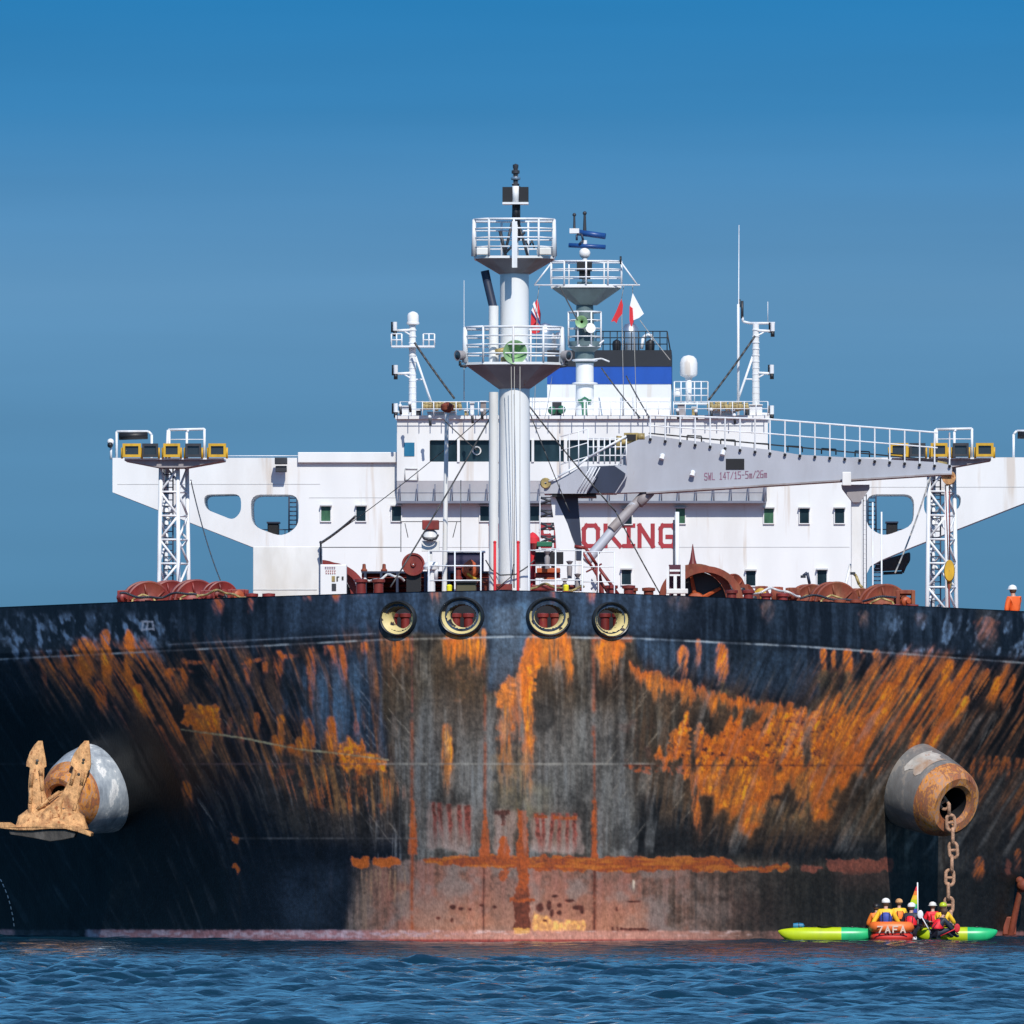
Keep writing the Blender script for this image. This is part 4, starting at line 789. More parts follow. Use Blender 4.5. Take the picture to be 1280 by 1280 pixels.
# funnel
fn = MB(); fn.pb(684, 480, 839, 560, 243, 9); fb = fn.build('funnel_casing', MT['white'], SHIP)
MB().pb(684, 458, 839.6, 480, 242.97, 9.06).build('blue_band', MT['blue'], fb)
MB().pb(684, 437.5, 839.6, 458, 242.94, 9.12).build('black_top_band', MT['fblack'], fb)
for x in (788, 681, 700):
    a = P(x, 440, 246); r = M_(12.5 if x != 700 else 8, 246); h = M_(37 if x != 700 else 26, 246)
    MB().lathe(a, (0, 0, 1), [(0, r), (h*.62, r), (h*.8, r*.9), (h*.94, r*.6), (h, r*.1)], 24).build('exhaust_uptake', MT['silver'], fb)
for x in (771, 813): MB().lathe(P(x, 440, 245), (0, 0, 1), [(0, .22), (.45, .25), (.6, .2), (.7, .02)], 14).build('vent_cap', MT['black'], fb)
MB().path([P(x, y, 245) for x, y in ((802, 436), (804, 422), (809, 418), (815, 420), (816, 428))], .09).build('gooseneck_pipe', MT['rail'], fb)
m = MB()
for k in range(11): x = 745+k*8.9; m.pt(x, 414, x, 438, 243, 1.3)
for y in (414, 422, 430): m.pt(745, y, 834, y, 243, 1.2)
m.pt(834, 414, 838, 438, 243, 1.6); m.build('funnel_railing', MT['black'], fb)
m = MB(); m.pb(690, 508, 836, 508.6, 242.95, .05); m.pb(690, 498.6, 836, 499, 242.95, .05); m.build('plate_seam', MT['weld'], fb)
# ------------------------------------------------------------------ railings helper
def rail(x0, x1, ytop, ybot, Y, n, lines=3, w=1.7, Y1=None, parent=None, nm='platform_railing', m_='rail', slope=0, back=None):
    m = MB(); Y1 = Y if Y1 is None else Y1
    def yy(t): return Y+(Y1-Y)*t
    for k in range(n+1):
        t = k/n; x = x0+(x1-x0)*t; s = slope*t; m.tube(P(x, ytop+s, yy(t)), P(x, ybot+s, yy(t)), M_(w/2, Y), None, 6)
    for k in range(lines):
        y = ytop+(ybot-ytop)*k/lines; m.tube(P(x0, y, Y), P(x1, y+slope, Y1), M_(w*.42, Y), None, 6)
    return m.build(nm, MT[m_], parent)
def octa(cx, Y, rx, ry, z0, z1, mbld, n=8, rot=.3927):
    pts = [Vector((cx+rx*math.cos(rot+2*math.pi*i/n), Y+ry*math.sin(rot+2*math.pi*i/n), z0)) for i in range(n)]
    mbld.prism([pts], (0, 0, z1-z0)); return pts
# ------------------------------------------------------------------ foremast
YF = 12.0
FM = thing('foremast', P(643, 805, YF), 'tall white foremast column with two railed platforms above the bow', 'mast')
c = P(643, 0, YF).x; zt = P(0, 330, YF).z; zb = 10.2
MB().lathe((c, YF, zb), (0, 0, 1), [(0, .56), (9, .53), (P(0, 455, YF).z-zb, .50), (zt-zb, .50)], 40).build('column', MT['white2'], FM)
def platform(cx, ytop, hw, ycone, rc, nm, par, Y=YF, mt='white2', um='under', dep=.85, th=3):
    X = P(cx, 0, Y).x; w = M_(hw, Y); z = P(0, ytop, Y).z; zc = P(0, ycone, Y).z; t = M_(th, Y)
    m = MB(); pts = [Vector((X+a*w, Y+b_*w*dep, z)) for a, b_ in ((-1, -.55), (-.62, -1), (.62, -1), (1, -.55), (1, .75), (-1, .75))]
    m.prism([pts], (0, 0, -t)); pl = m.build(nm, MT[mt], par)
    m = MB(); low = [Vector((X+a*rc, Y+b_*rc, zc)) for a, b_ in ((-1, -.45), (-.5, -1), (.5, -1), (1, -.45), (1, 1), (-1, 1))]
    hi = [Vector((X+(p.x-X)*.97, Y+(p.y-Y)*.97, z-t)) for p in pts]; vs = hi+low
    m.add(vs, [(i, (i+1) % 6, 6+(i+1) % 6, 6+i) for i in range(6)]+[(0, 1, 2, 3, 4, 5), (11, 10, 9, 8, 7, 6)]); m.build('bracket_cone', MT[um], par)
    return pts
def platrail(pts, h, par, nl=4, w=.05, posts=None, m_='rail', nm='platform_railing'):
    m = MB(); n = len(pts)
    for i in range(n):
        a, b_ = pts[i], pts[(i+1) % n]; k = max(1, round((b_-a).length/1.05))
        for j in range(k):
            q = a.lerp(b_, j/k); m.tube(q, q+Vector((0, 0, h)), w*.8, None, 6)
        for l in range(nl): z = h*(1-l/nl); m.tube(a+Vector((0, 0, z)), b_+Vector((0, 0, z)), w*.55 if l else w*.8, None, 6)
    return m.build(nm, MT[m_], par)
p1 = platform(643, 321, 50, 342, .52, 'upper_platform', FM); platrail(p1, M_(46, YF), FM, 4)
p2 = platform(642.5, 454, 60.5, 486, .52, 'lower_platform', FM); platrail(p2, M_(44, YF), FM, 4)
for X_ in (-1, 1):
    m = MB(); q = p2[1 if X_ < 0 else 2]; e = p2[0 if X_ < 0 else 3]
    m.tube(e+Vector((0, 0, -.0)), e+Vector((X_*.0, 0, M_(44, YF))), .11, .07, 8); m.build('corner_post', MT['rail'], FM)
    e = p1[0 if X_ < 0 else 3]; m = MB(); m.tube(e, e+Vector((0, 0, M_(46, YF))), .10, .06, 8); m.build('corner_post', MT['rail'], FM)
m = MB(); m.pb(640, 276, 646.5, 334, YF-1.55, .16); m.build('ladder_bracket', MT['rail'], FM)
for x in (603, 680): MB().pb(x-7.5 if x < 640 else x-9, 309, x+9, 318, YF-1.15, .5).build('deck_box', MT['cream'], FM, .03)
m = MB(); m.tube(P(630, 321, YF), P(640, 278, YF), .05); m.tube(P(660, 321, YF), P(648, 278, YF), .05); m.tube(P(630, 318, YF-.3), P(656, 290, YF), .04); m.tube(P(625, 288, YF), P(632, 320, YF), .06)
m.path([P(x, y, YF-.6) for x, y in ((657, 300), (661, 309), (665, 300), (668, 310))], .03); m.build('light_bracing', MT['dark'], FM)
m = MB(); m.tube(P(645, 321, YF), P(645, 270, YF), .09, .08); m.build('topmast', MT['white2'], FM)
m = MB(); m.tube(P(645, 278, YF), P(645, 252, YF), .15, .13); m.tube(P(649, 300, YF-.1), P(649, 232, YF-.1), .04); m.build('lantern_stem', MT['black'], FM)
m = MB(); m.pb(628, 233, 640.5, 252, YF-.2, .5); m.pb(649, 233, 660.5, 252, YF-.2, .5); m.pb(628, 233, 660, 250, YF+.2, .1); m.build('light_screen', MT['black'], FM)
m = MB(); m.pb(628, 252, 660.5, 254.5, YF-.35, .7); m.tube(P(644.5, 252, YF-.15), P(644.5, 232, YF-.15), .12); m.build('lantern_shelf', MT['white2'], FM)
m = MB(); o = P(644.5, 232, YF)
m.lathe(o, (0, 0, 1), [(0, .10), (.06, .14), (.1, .09), (.2, .09), (.22, .15), (.3, .15), (.32, .09), (.42, .09), (.44, .14), (.54, .14), (.56, .08), (.68, .1), (.74, .1), (.78, .01)], 16); m.build('masthead_light', MT['dark'], FM)
m = MB()
for dx in (-3, 3): m.pt(644.5+dx, 231, 644.5+dx, 210, YF-.05, 1)
m.lathe(o+Vector((0, 0, .22)), (0, 0, 1), [(0, .16), (.05, .17), (.1, .16)], 16); m.build('light_guard', MT['silver'], FM)
# kinked pipe up the left side
m = MB(); a = [P(606, 338, YF-.3), P(609, 352, YF-.3), P(617, 386, YF-.45), P(617, 404, YF-.45), P(617, 800, YF-.45)]
m.path(a[:3], .15, 12); m.tube(a[2], a[3], .15); m.build('kinked_vent_pipe', MT['navyst'], FM)
m = MB(); m.tube(P(617, 382, YF-.5), P(617, 454, YF-.5), .17, None, 14); m.tube(P(617, 490, YF-.5), P(617, 805, YF-.5), .165, None, 14); m.build('vent_pipe', MT['cream'], FM)
for (x, s) in ((575, -1), (708, 1)):
    f = MB(); b0 = P(x, 444, YF-.9); f.lathe(b0, (s*.75, -.6, -.1), [(-.2, .08), (-.15, .15), (.05, .18), (.12, .19), (.12, .17), (.05, .01)], 20); sl = f.build('search_light', MT['under'], FM)
    MB().lathe(b0+Vector((s*.75, -.6, -.1)).normalized()*.09, (s*.75, -.6, -.1), [(0, .165), (.03, .13), (.05, .02)], 20).build('lens', MT['lens'], sl)
    m = MB(); m.path([b0+Vector((0, 0, -.2)), P(x, 457, YF-.9), P(x-s*8, 458, YF-.9)], .05); m.build('lamp_yoke', MT['dark'], FM)
hb = MB(); o = P(643.5, 440, YF-1.3)
hb.lathe(o, (.12, -1, 0), [(-.75, .09), (-.5, .10), (-.2, .17), (0, .30), (.10, .40), (.13, .42), (.11, .36), (.0, .24), (-.2, .10), (-.22, .01)], 30); h_ = hb.build('fog_horn', MT['green'], FM)
MB().pb(626, 446, 641, 453.5, YF-1.2, .5).build('horn_base', MT['brass'], FM)
m = MB(); m.tube(P(619, 440, YF-1.0), P(634, 437, YF-1.0), .11); m.build('horn_valve', MT['brass'], FM)
m = MB()
for x0, x1 in ((639, 642), (643, 643), (650, 650)): m.tube(P(x0, 458, YF-1.5), P(x1, 735, YF-.9), .012)
m.build('halyard', MT['wirel'], FM)
m = MB(); m.pb(618, 730, 640, 737, YF-.7, .3); m.build('base_locker', MT['red'], FM)
m = MB(); m.path([P(x, y, YF-.75) for x, y in ((607, 700), (614, 712), (625, 719), (645, 718), (660, 708), (668, 700))], .025); m.path([P(x, y, YF-.78) for x, y in ((610, 715), (622, 735), (640, 720), (642, 705))], .02); m.build('hanging_hose', MT['wire'], FM)
FP = thing('flag_pole', P(574, 470, YF), 'thin whip aerial beside the left end of the lower foremast platform', 'aerial'); 
MB().tube(P(580, 500, YF), P(580, 350, YF), .018, .008, 6).build('whip', MT['rail'], FP)
# ------------------------------------------------------------------ radar mast on the bridge top
YR = 224.0
RM = thing('radar_mast', P(732, 522, YR), 'radar mast with green bracing and a railed top stage above the bridge', 'mast')
def cyl(mb, x, y0, y1, r0, r1, Y, n=24): return mb.tube(P(x, y0, Y), P(x, y1, Y), M_(r0, Y), M_(r1, Y), n)
cyl(MB(), 731, 523, 452, 11.5, 11, YR).build('lower_column', MT['white2'], RM)
cyl(MB(), 731, 454, 437, 12, 12, YR).build('collar', MT['teal'], RM); m = MB(); m.lathe(P(731, 440, YR), (0, 0, 1), [(0, .5), (.3, .9), (.55, .9)], 20); m.build('stage_funnel', MT['teal'], RM)
cyl(MB(), 731, 432, 352, 12.5, 9.5, YR).build('upper_column', MT['teal'], RM)
e = MB(); zz = YR-.52
for sgn in (-1, 1):
    e.pp([(731+sgn*8, 499), (731+sgn*9, 502), (731+sgn*4, 505), (731+sgn*3, 519), (731+sgn*7.5, 522), (731+sgn*7.5, 523), (731+sgn*1.2, 523), (731+sgn*1.2, 503), (731+sgn*3, 500)], zz+sgn*.001, .06)
e.pp([(724, 500), (731, 495.5), (738, 500), (731, 498.5)], zz-.01, .05); e.build('company_emblem', MT['dgreen'], RM)
for x0, y0 in ((719, 452), (719, 481)): m = MB(); m.lathe(P(731, y0, YR), (0, 0, 1), [(0, .5), (.04, .68), (.1, .68), (.14, .5)], 20); m.build('column_flange', MT['rail'], RM)
m = MB(); X = P(731, 0, YR).x; R_ = M_(22, YR); 
pts = [Vector((X+R_*math.cos(math.pi/8+i*math.pi/4), YR+R_*math.sin(math.pi/8+i*math.pi/4), P(0, 431, YR).z)) for i in range(8)]
m.prism([pts], (0, 0, -.12)); m.build('cage_platform', MT['rail'], RM); platrail(pts, M_(41, YR), RM, 4, .055)
m = MB(); m.lathe(P(727, 402, YR-1.0), (-.1, -1, 0), [(-.6, .1), (-.2, .15), (0, .27), (.08, .33), (.06, .26), (-.1, .08)], 20); m.build('ship_horn', MT['green'], RM)
m = MB(); m.lathe(P(738, 410, YR-.9), (.3, -1, .2), [(-.3, .1), (0, .26), (.05, .27), (.06, .01)], 20); m.build('signal_lamp', MT['cream'], RM)
pr = platform(733, 357, 44, 381, M_(13, YR), 'radar_platform', RM, YR, 'white2', 'teal', .6, 3); platrail(pr, M_(30, YR), RM, 3, .06)
m = MB(); m.pt(668, 356, 800, 356, YR-.9, 2); m.pt(776, 327, 797, 356, YR-.9, 2); m.pt(688, 330, 668, 356, YR-.9, 2); m.build('signal_yard', MT['rail'], RM)
m = MB(); m.pb(721, 325, 740, 338, YR-.5, .9); m.pb(724, 338, 738, 348, YR-.3, .5); m.build('light_box', MT['black'], RM)
cyl(MB(), 731, 357, 300, 3.5, 3, YR).build('radar_pedestal', MT['rail'], RM); MB().ball(P(731, 316, YR), .3).build('scanner_gearbox', MT['cream'], RM)
m = MB(); m.tube(P(711, 306, YR), P(757, 308.5, YR-.2), .12, None, 8); m.build('radar_scanner', MT['radar'], RM)
m = MB(); m.tube(P(722, 290, YR), P(757, 295, YR-.2), .16, None, 8); m.build('radar_scanner', MT['radar'], RM)
MB().pb(712, 285, 724, 291, YR-.3, .6).build('light_shelf', MT['white2'], RM)
m = MB(); m.tube(P(718, 285, YR), P(718, 268, YR), .07, .05); m.tube(P(731, 290, YR), P(731, 266, YR), .10, .06); m.ball(P(718, 268, YR), .1); m.ball(P(731, 266, YR), .11); m.build('all_round_light', MT['dark'], RM)
m = MB(); m.path([P(x, y, YR-.2) for x, y in ((721, 300), (721, 293), (727, 292), (729, 300), (724, 305))], .06); m.build('scanner_bracket', MT['navyst'], RM)
m = MB(); m.pt(776, 330, 776, 320, YR-.9, 2.5); m.build('yard_lamp', MT['black'], RM)
m = MB(); m.pt(735, 450, 752, 448, YR-.4, 2); m.pt(752, 448, 762, 452, YR-.4, 2); m.pt(742, 436, 755, 425, YR-.4, 2); m.build('outrigger', MT['rail'], RM)
# flags
def flag(name, pts, Y, parts, label, cat='flag'):
    t = thing(name, P(pts[0], pts[1], Y), label, cat); 
    for nm, poly, mt, dy in parts:
        m = MB(); m.pp(poly, Y+dy, .03); m.build(nm, MT[mt], t)
    return t
FL1 = flag('ensign', (668, 415), 226, [('red_field', [(672, 373), (676, 392), (675, 415), (669, 417), (663, 416), (664, 392), (670, 376)], 'flagred', 0), ('white_cross', [(668, 376), (674, 398), (675, 408), (664, 388), (666, 384), (672, 402), (674, 403), (666, 380)], 'flagwhite', -.04),
     ('blue_cross', [(669, 384), (675, 403), (675, 406), (664, 390), (664, 387), (672, 400)], 'flagblue', -.08)], 'red ensign with blue and white cross drooping behind the foremast')
FL2 = flag('courtesy_flag', (772, 372), 223, [('red_field', [(777, 373), (779, 381), (778, 392), (773, 398), (771, 404), (768, 401), (764, 402), (770, 390), (774, 380)], 'flagred', 0)], 'small plain red flag drooping from the radar mast yard')
FL3 = flag('signal_flag', (790, 368), 223, [('white_field', [(791, 366), (805, 392), (799, 397), (790, 401), (787, 392), (788, 380)], 'flagwhite', 0), ('red_band', [(787, 382), (791, 385), (792, 402), (789, 410), (787, 400)], 'flagred', -.05)], 'white flag with a red edge flying at the right end of the yard')
for pth, lb in (([(674, 357), (672, 373), (668, 520)], 'thin halyard carrying the ensign behind the foremast'), ([(780, 357), (777, 373), (780, 520)], 'thin halyard carrying the plain red flag'), ([(791, 357), (791, 367), (796, 520)], 'thin halyard carrying the white and red flag')):
    m = MB(); m.path([P(x, y, 223.3) for x, y in pth], .018, 5); tag(m.build('halyard', MT['wirel']), lb, 'halyard')
# side signal masts
def sidemast(x, ytop, Y, label, domed, sgn):
    t = thing('signal_mast', P(x, 524, Y), label, 'mast'); m = MB(); m.tube(P(x, 523, Y), P(x, ytop, Y), M_(5, Y), M_(4, Y), 14)
    m.build('pole', MT['white2'], t); m = MB()
    for k in range(14): y = 516-k*(516-ytop)/14; m.lathe(P(x, y, Y), (0, 0, 1), [(0, .1), (0, M_(5, Y)), (.06, M_(5, Y)), (.06, .1)], 12)
    m.build('climbing_rung', MT['rail'], t)
    m = MB(); m.pt(x-sgn*2, 440, x-sgn*30, 522, Y, 3); m.pt(x-sgn*2, 474, x-sgn*15, 474, Y, 2); m.build('raking_strut', MT['rail'], t)
    for (y, ln) in (((412, 22), (466, 21), (514, 21)) if sgn < 0 else ((413, 21), (466, 20), (517, 20))):
        xx = x+sgn*ln; m = MB(); m.pt(xx, y-10, xx, y+1, Y-.3, 5.5, n=12); lt = m.build('navigation_light', MT['rail'], t); m = MB(); m.pt(xx-3, y-10, xx-3, y+3, Y-.05, 4); m.pt(xx, y+1, xx, y+8, Y-.3, 5); m.build('light_base', MT['black'], lt)
        m = MB(); m.pt(x, y, xx, y+1, Y-.1, 3.4); m.pt(x, y+8, x+sgn*10, y+2, Y-.1, 2); m.build('light_arm', MT['rail'], t)
    return t
SM = sidemast(515.5, 405, 221, 'white signal mast with a small dome on the left bridge top', True, -1)
MB().lathe(P(516, 406, 221), (0, 0, 1), [(0, .2), (.05, .34), (.14, .34), (.16, .3), (.5, .3), (.62, .24), (.7, .1), (.72, .01)], 24).build('satellite_dome', MT['white'], SM)
m = MB(); m.pb(489, 431.5, 543, 433.5, 220.5, 1.2); m.build('crosstree', MT['rail'], SM); 
for a, b_ in ((489, 502), (529, 543)): rail(a, b_, 417, 432, 220.6, 2, 2, 2, None, SM, 'crosstree_railing')
SM2 = sidemast(945, 405, 221, 'white signal mast with aerial arms on the right bridge top', False, 1)
m = MB(); m.path([P(x, y, 221) for x, y in ((969, 404), (938, 404), (929, 402), (928, 396))], .07); m.build('top_arm', MT['rail'], SM2)
m = MB(); m.pt(928, 398, 928, 376, 221, 3.4); m.pt(924.5, 384, 924.5, 374, 221, 3); m.build('anemometer', MT['dark'], SM2); m = MB(); m.pt(960, 404, 960, 377, 221, .8); m.build('short_aerial', MT['rail'], SM2)
t = thing('whip_aerial', P(923, 520, 220.5), 'tall thin whip aerial left of the right signal mast', 'aerial'); MB().tube(P(923, 500, 220.5), P(924, 281, 220.5), .05, .015, 6).build('whip', MT['rail'], t); MB().tube(P(923, 522, 220.5), P(923, 380, 220.5), .07, None, 6).build('base', MT['rail'], t)
SD = thing('satellite_antenna', P(861, 505, 222), 'large white satellite dome on a stub post above the bridge', 'satellite dome')
MB().lathe(P(861, 472, 222), (0, 0, 1), [(-.3, .12), (0, .2), (.1, .42), (.2, .46), (.75, .46), (.98, .40), (1.12, .26), (1.18, .01)], 28).build('dome', MT['white'], SD)
MB().tube(P(861, 505, 222), P(861, 473, 222), .17).build('post', MT['white2'], SD); m = MB(); m.pb(842, 503, 886, 505, 221.2, 1.6); m.build('stage', MT['rail'], SD); rail(843, 885, 477, 503, 221.2, 5, 3, 1.7, None, SD, 'stage_railing')
MB().lathe(P(847, 496, 221.5), (0, 0, 1), [(0, .1), (.1, .24), (.25, .24), (.4, .12), (.42, .01)], 18).build('small_dome', MT['white'], SD)
t = thing('bridge_searchlight', P(697, 523, 220), 'green and black searchlight standing on the bridge roof', 'searchlight'); MB().pb(690, 502, 702, 523, 220, .5).build('stand', MT['dark'], t, .04); m = MB(); m.ball(P(690, 513, 219.8), .22); m.ball(P(702, 512, 219.8), .22); m.build('lamp', MT['dgreen'], t)
for i, (x, y, w, h, mt_, lb) in enumerate(((506, 514, 9, 12, 'rail', 'white box at the foot of the left signal mast'), (523, 517, 6, 8, 'dark', 'small dark box right of the left signal mast foot'), (590, 512, 5, 16, 'rail', 'narrow white locker near the right end of the left roof rail'), (604, 508, 7, 12, 'under', 'rusty pinkish box beside the foremast pipe on the bridge roof'),
     (583, 517, 5, 7, 'brass', 'little brown fitting on the left bridge roof'), (852, 512, 10, 13, 'under', 'grimy box beneath the satellite dome stage'), (868, 514, 6, 9, 'brass', 'little brown fitting beneath the satellite dome'), (945, 513, 16, 13, 'rail', 'white box at the foot of the right signal mast'), (934, 515, 5, 10, 'dark', 'small dark box left of the right signal mast foot'), (905, 517, 30, 5, 'rail', 'low white duct under the right canvas roll'), (552, 518, 36, 5, 'rail', 'low white duct under the left canvas roll'))):
    t = thing('roof_locker', P(x, 523, 219.6), lb, 'locker', 'lockers on the bridge roof'); m = MB(); m.pb(x-w/2, y-h/2, x+w/2, 520, 219.4, .5); m.build('locker_body', MT[mt_], t, .03); m = MB(); m.pb(x-w/2-.6, y-h/2-1.2, x+w/2+.6, y-h/2, 219.3, .7); m.build('locker_lid', MT['white2'], t)
    m = MB(); m.pb(x-.5, 520, x+.5, 523, 219.5, .3); m.build('foot', MT['dark'], t)
# rope covers on the bridge top rails, seen as ochre rolls
for (x0, x1, y, lb) in ((527, 577, 507, 'ochre canvas roll along the left bridge top railing'), (884, 936, 508, 'ochre canvas roll along the right bridge top railing')):
    m = MB(); k = 12
    for i in range(k): a = x0+(x1-x0)*i/k; m.tube(P(a, y+RG.uniform(-1, 1), 218.8), P(a+(x1-x0)/k*1.02, y+RG.uniform(-1, 1), 218.8), M_(RG.uniform(4.5, 6.5), 218), M_(RG.uniform(4.5, 6.5), 218), 10)
    tag(m.build('canvas_roll', mat('ochre_canvas', (.42, .33, .15), .8, dirt=(.2, .14, .07), dk=.8, scale=5, var=.4)), lb, 'canvas roll')
for (x0, x1, lb) in ((500, 612, 'white guard rail on the left bridge roof edge'), (660, 838, 'white guard rail across the middle bridge roof'), (842, 960, 'white guard rail on the right bridge roof edge')):
    t = thing('roof_railing', P(x0, 520, 218.5), lb, 'railing', 'guard rails on the bridge roof'); rail(x0, x1, 502, 520, 218.5, max(5, int((x1-x0)/14)), 2, 1.3, None, t, 'rail')
for i, (x, y) in enumerate(((500, 512), (537, 526), (590, 523), (512, 509), (602, 518), (870, 519), (889, 517), (918, 524), (847, 518))):
    t = thing('deck_lamp', P(x, y, 217.6), ('small dark floodlight hung on the left bridge roof rail' if x < 640 else 'small dark floodlight hung on the right bridge roof rail'), 'floodlight', 'small floodlights left of the mast' if x < 640 else 'small floodlights right of the mast')
    m = MB(); m.pt(x, y-5, x+1, y+6, 217.6, 3.5); m.build('lamp_body', MT['dark'], t); m = MB(); m.ball(P(x, y-5, 217.6), .1); m.build('lamp_bracket', MT['rail'], t)
t = thing('wing_lamp', P(350, 572, 219), 'dark box floodlight on the left wing top edge', 'floodlight'); MB().pb(343, 571.5, 358.5, 580, 219, .5).build('lamp_body', MT['dark'], t, .03); MB().pb(344, 582, 358, 590, 219.2, .4).build('lamp_visor', MT['dark'], t, .03)
for s in (0, 1):
    f = (lambda x: 1456-x) if s else (lambda x: x)
    t = thing('wing_awning_frame', P(f(190), 573, 222), 'white pipe frame with a rolled dark awning on the %s wing tip' % ('right' if s else 'left'), 'awning frame', 'awning frames on the wing tips')
    m = MB(); m.path([P(f(x), y, 222) for x, y in ((145, 574), (145, 539), (185, 539), (189, 543), (189, 574))], .07); m.build('pipe_frame', MT['rail'], t); MB().tube(P(f(148), 545, 222), P(f(184), 544, 222), .2).build('awning_roll', MT['black'], t)
t = thing('wing_tip_light', P(137, 572, 221), 'round white lamp at the left wing tip', 'lamp'); MB().ball(P(137.5, 552, 221), .18).build('lamp_head', MT['white'], t); MB().ball(P(137, 556, 220.85), .15).build('lens', MT['black'], t); m = MB(); m.pt(138, 574, 138, 556, 221, 3); m.build('stalk', MT['rail'], t)
MB  # wing edge rail
t = thing('wing_railing', P(430, 571, 221), 'thin rail along the top of the left bridge wing', 'railing'); m = MB(); m.pt(276, 569.5, 372, 569.5, 221, 1); m.build('rail', MT['rail'], t)
# ------------------------------------------------------------------ floodlight towers
YT = 127.0
def tower(cx, s, label):
    t = thing('lattice_tower', P(cx, 860, YT), label, 'lighting tower', 'lattice towers on the main deck')
    hw = M_(18, YT); X = P(cx, 0, YT).x; zt = P(0, 585, YT).z; zb = DK
    m = MB(); C4 = []
    for a, b_ in ((-1, -1), (.35, -1), (1, .6), (-.6, .9)):
        p = Vector((X+a*hw*1.1, YT+b_*hw, zb)); q = Vector((X+a*hw*.88, YT+b_*hw*.88, zt)); C4.append((p, q)); m.tube(p, q, .10, .09, 8)
    m.build('corner_leg', MT['rail'], t); m = MB(); n = 9
    for i in range(4):
        (p, q), (p2, q2) = C4[i], C4[(i+1) % 4]
        for k in range(n):
            a = p.lerp(q, k/n); b_ = p2.lerp(q2, (k+1)/n); m.tube(a, p2.lerp(q2, k/n), .045, None, 6)
            if k % 2: a, b_ = p2.lerp(q2, k/n), p.lerp(q, (k+1)/n)
            m.tube(a, b_, .055, None, 6)
    m.build('cross_bracing', MT['rail'], t)
    m = MB(); xl = X-.25
    for k in range(34): z = zb+(zt-zb)*k/34; m.tube((xl-.2, YT+.1, z), (xl+.2, YT+.1, z), .025, None, 5)
    for d in (-.2, .2): m.tube((xl+d, YT+.1, zb), (xl+d, YT+.1, zt), .035, None, 6)
    m.build('ladder', MT['navyst'], t)
    f = lambda dx: cx+dx*s
    m = MB(); pl = [(f(-62), 574), (f(62), 574), (f(62), 575.5), (f(14), 584), (f(-18), 584), (f(-62), 575.5)]
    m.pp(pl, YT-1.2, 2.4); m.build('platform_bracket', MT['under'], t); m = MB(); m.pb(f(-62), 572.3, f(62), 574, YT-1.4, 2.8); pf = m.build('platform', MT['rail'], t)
    m = MB()
    for x in (-6, 14, 36): 
        pass
    for Y_ in (YT-1.3, YT+1.3):
        m.path([P(f(x), y, Y_) for x, y in ((-6, 573), (-6, 537), (38, 536), (38, 573))], .06); m.path([P(f(x), y, Y_) for x, y in ((16, 573), (16, 540), (18, 537))], .06); m.path([P(f(x), y, Y_) for x, y in ((-10, 573), (-8, 537))], .05)
        m.pt(f(-6), 549, f(38), 549, Y_, 1.2)
    for x in (-6, 38): m.tube(P(f(x), 536.5, YT-1.3), P(f(x), 536.5, YT+1.3), .05)
    m.build('platform_railing', MT['rail'], t)
    for i, (x, w, mt_) in enumerate(((-53, 11.5, 'yellow'), (-30, 10, 'dark'), (-3, 10.5, 'yellow'), (24, 10, 'dark'), (54, 11, 'yellow'))):
        m = MB(); c = P(f(x), 562.5, YT-1.6); W = M_(w, YT); H = M_(8.5, YT); yb = YT-1.6
        q = [(-W, -H), (W, -H), (W, H), (-W, H)]; i_ = [(a*.72, b_*.62) for a, b_ in q]
        m.prism([[Vector((c.x+a, yb, c.z+b_)) for a, b_ in q], [Vector((c.x+a, yb, c.z+b_)) for a, b_ in i_]], (0, .12, 0)); m.prism([[Vector((c.x+a*.9, yb+.12, c.z+b_*.9)) for a, b_ in q]], (0, .3, 0))
        fl = m.build('floodlight', MT[mt_], t); MB().prism([[Vector((c.x+a, yb+.09, c.z+b_)) for a, b_ in i_]], (0, .02, 0)).build('lens', MT['lens'], fl)
        m = MB(); m.tube((c.x-W*1.08, yb+.2, c.z-H*1.2), (c.x-W*1.08, yb+.2, c.z+H*.4), .05); m.tube((c.x+W*1.08, yb+.2, c.z-H*1.2), (c.x+W*1.08, yb+.2, c.z+H*.4), .05); m.build('floodlight_yoke', MT['yellow'], fl)
    return t
tower(217, 1, 'white lattice floodlight tower left of the hull centre, against blue sky'); tower(1177, 1, 'white lattice floodlight tower on the right behind the crane tip')
# ------------------------------------------------------------------ deck crane, jib laid athwart
YC = 112.0
CR = thing('deck_crane', P(725, 866, YC), 'grey hose-handling crane with its long jib laid to the right', 'crane')
top_ = [(783, 556), (811, 544), (848, 549), (960, 562), (1000, 568.5), (1172, 578)]; bot = [(1190, 592), (1172, 592), (1062, 599), (808, 615), (745, 617)]
jib = MB().pp([(745, 617), (768, 593)]+top_+[(1190, 582)]+bot[:-1], YC-.9, 1.8).build('jib', MT['grey'], CR)
m = MB(); m.pp([(808, 615), (1062, 599), (1172, 592), (1190, 592), (1190, 593.5), (1172, 594), (1062, 601), (808, 617)], YC-1.0, 2.0); m.build('jib_flange', MT['under'], CR)
m = MB(); m.pp([(680, 617), (680, 604), (697, 600), (727, 583), (783, 581), (783, 556.5), (784, 595), (770, 616.5)], YC-1.35, 2.7)
hs = m.build('slewing_house', MT['grey'], CR)
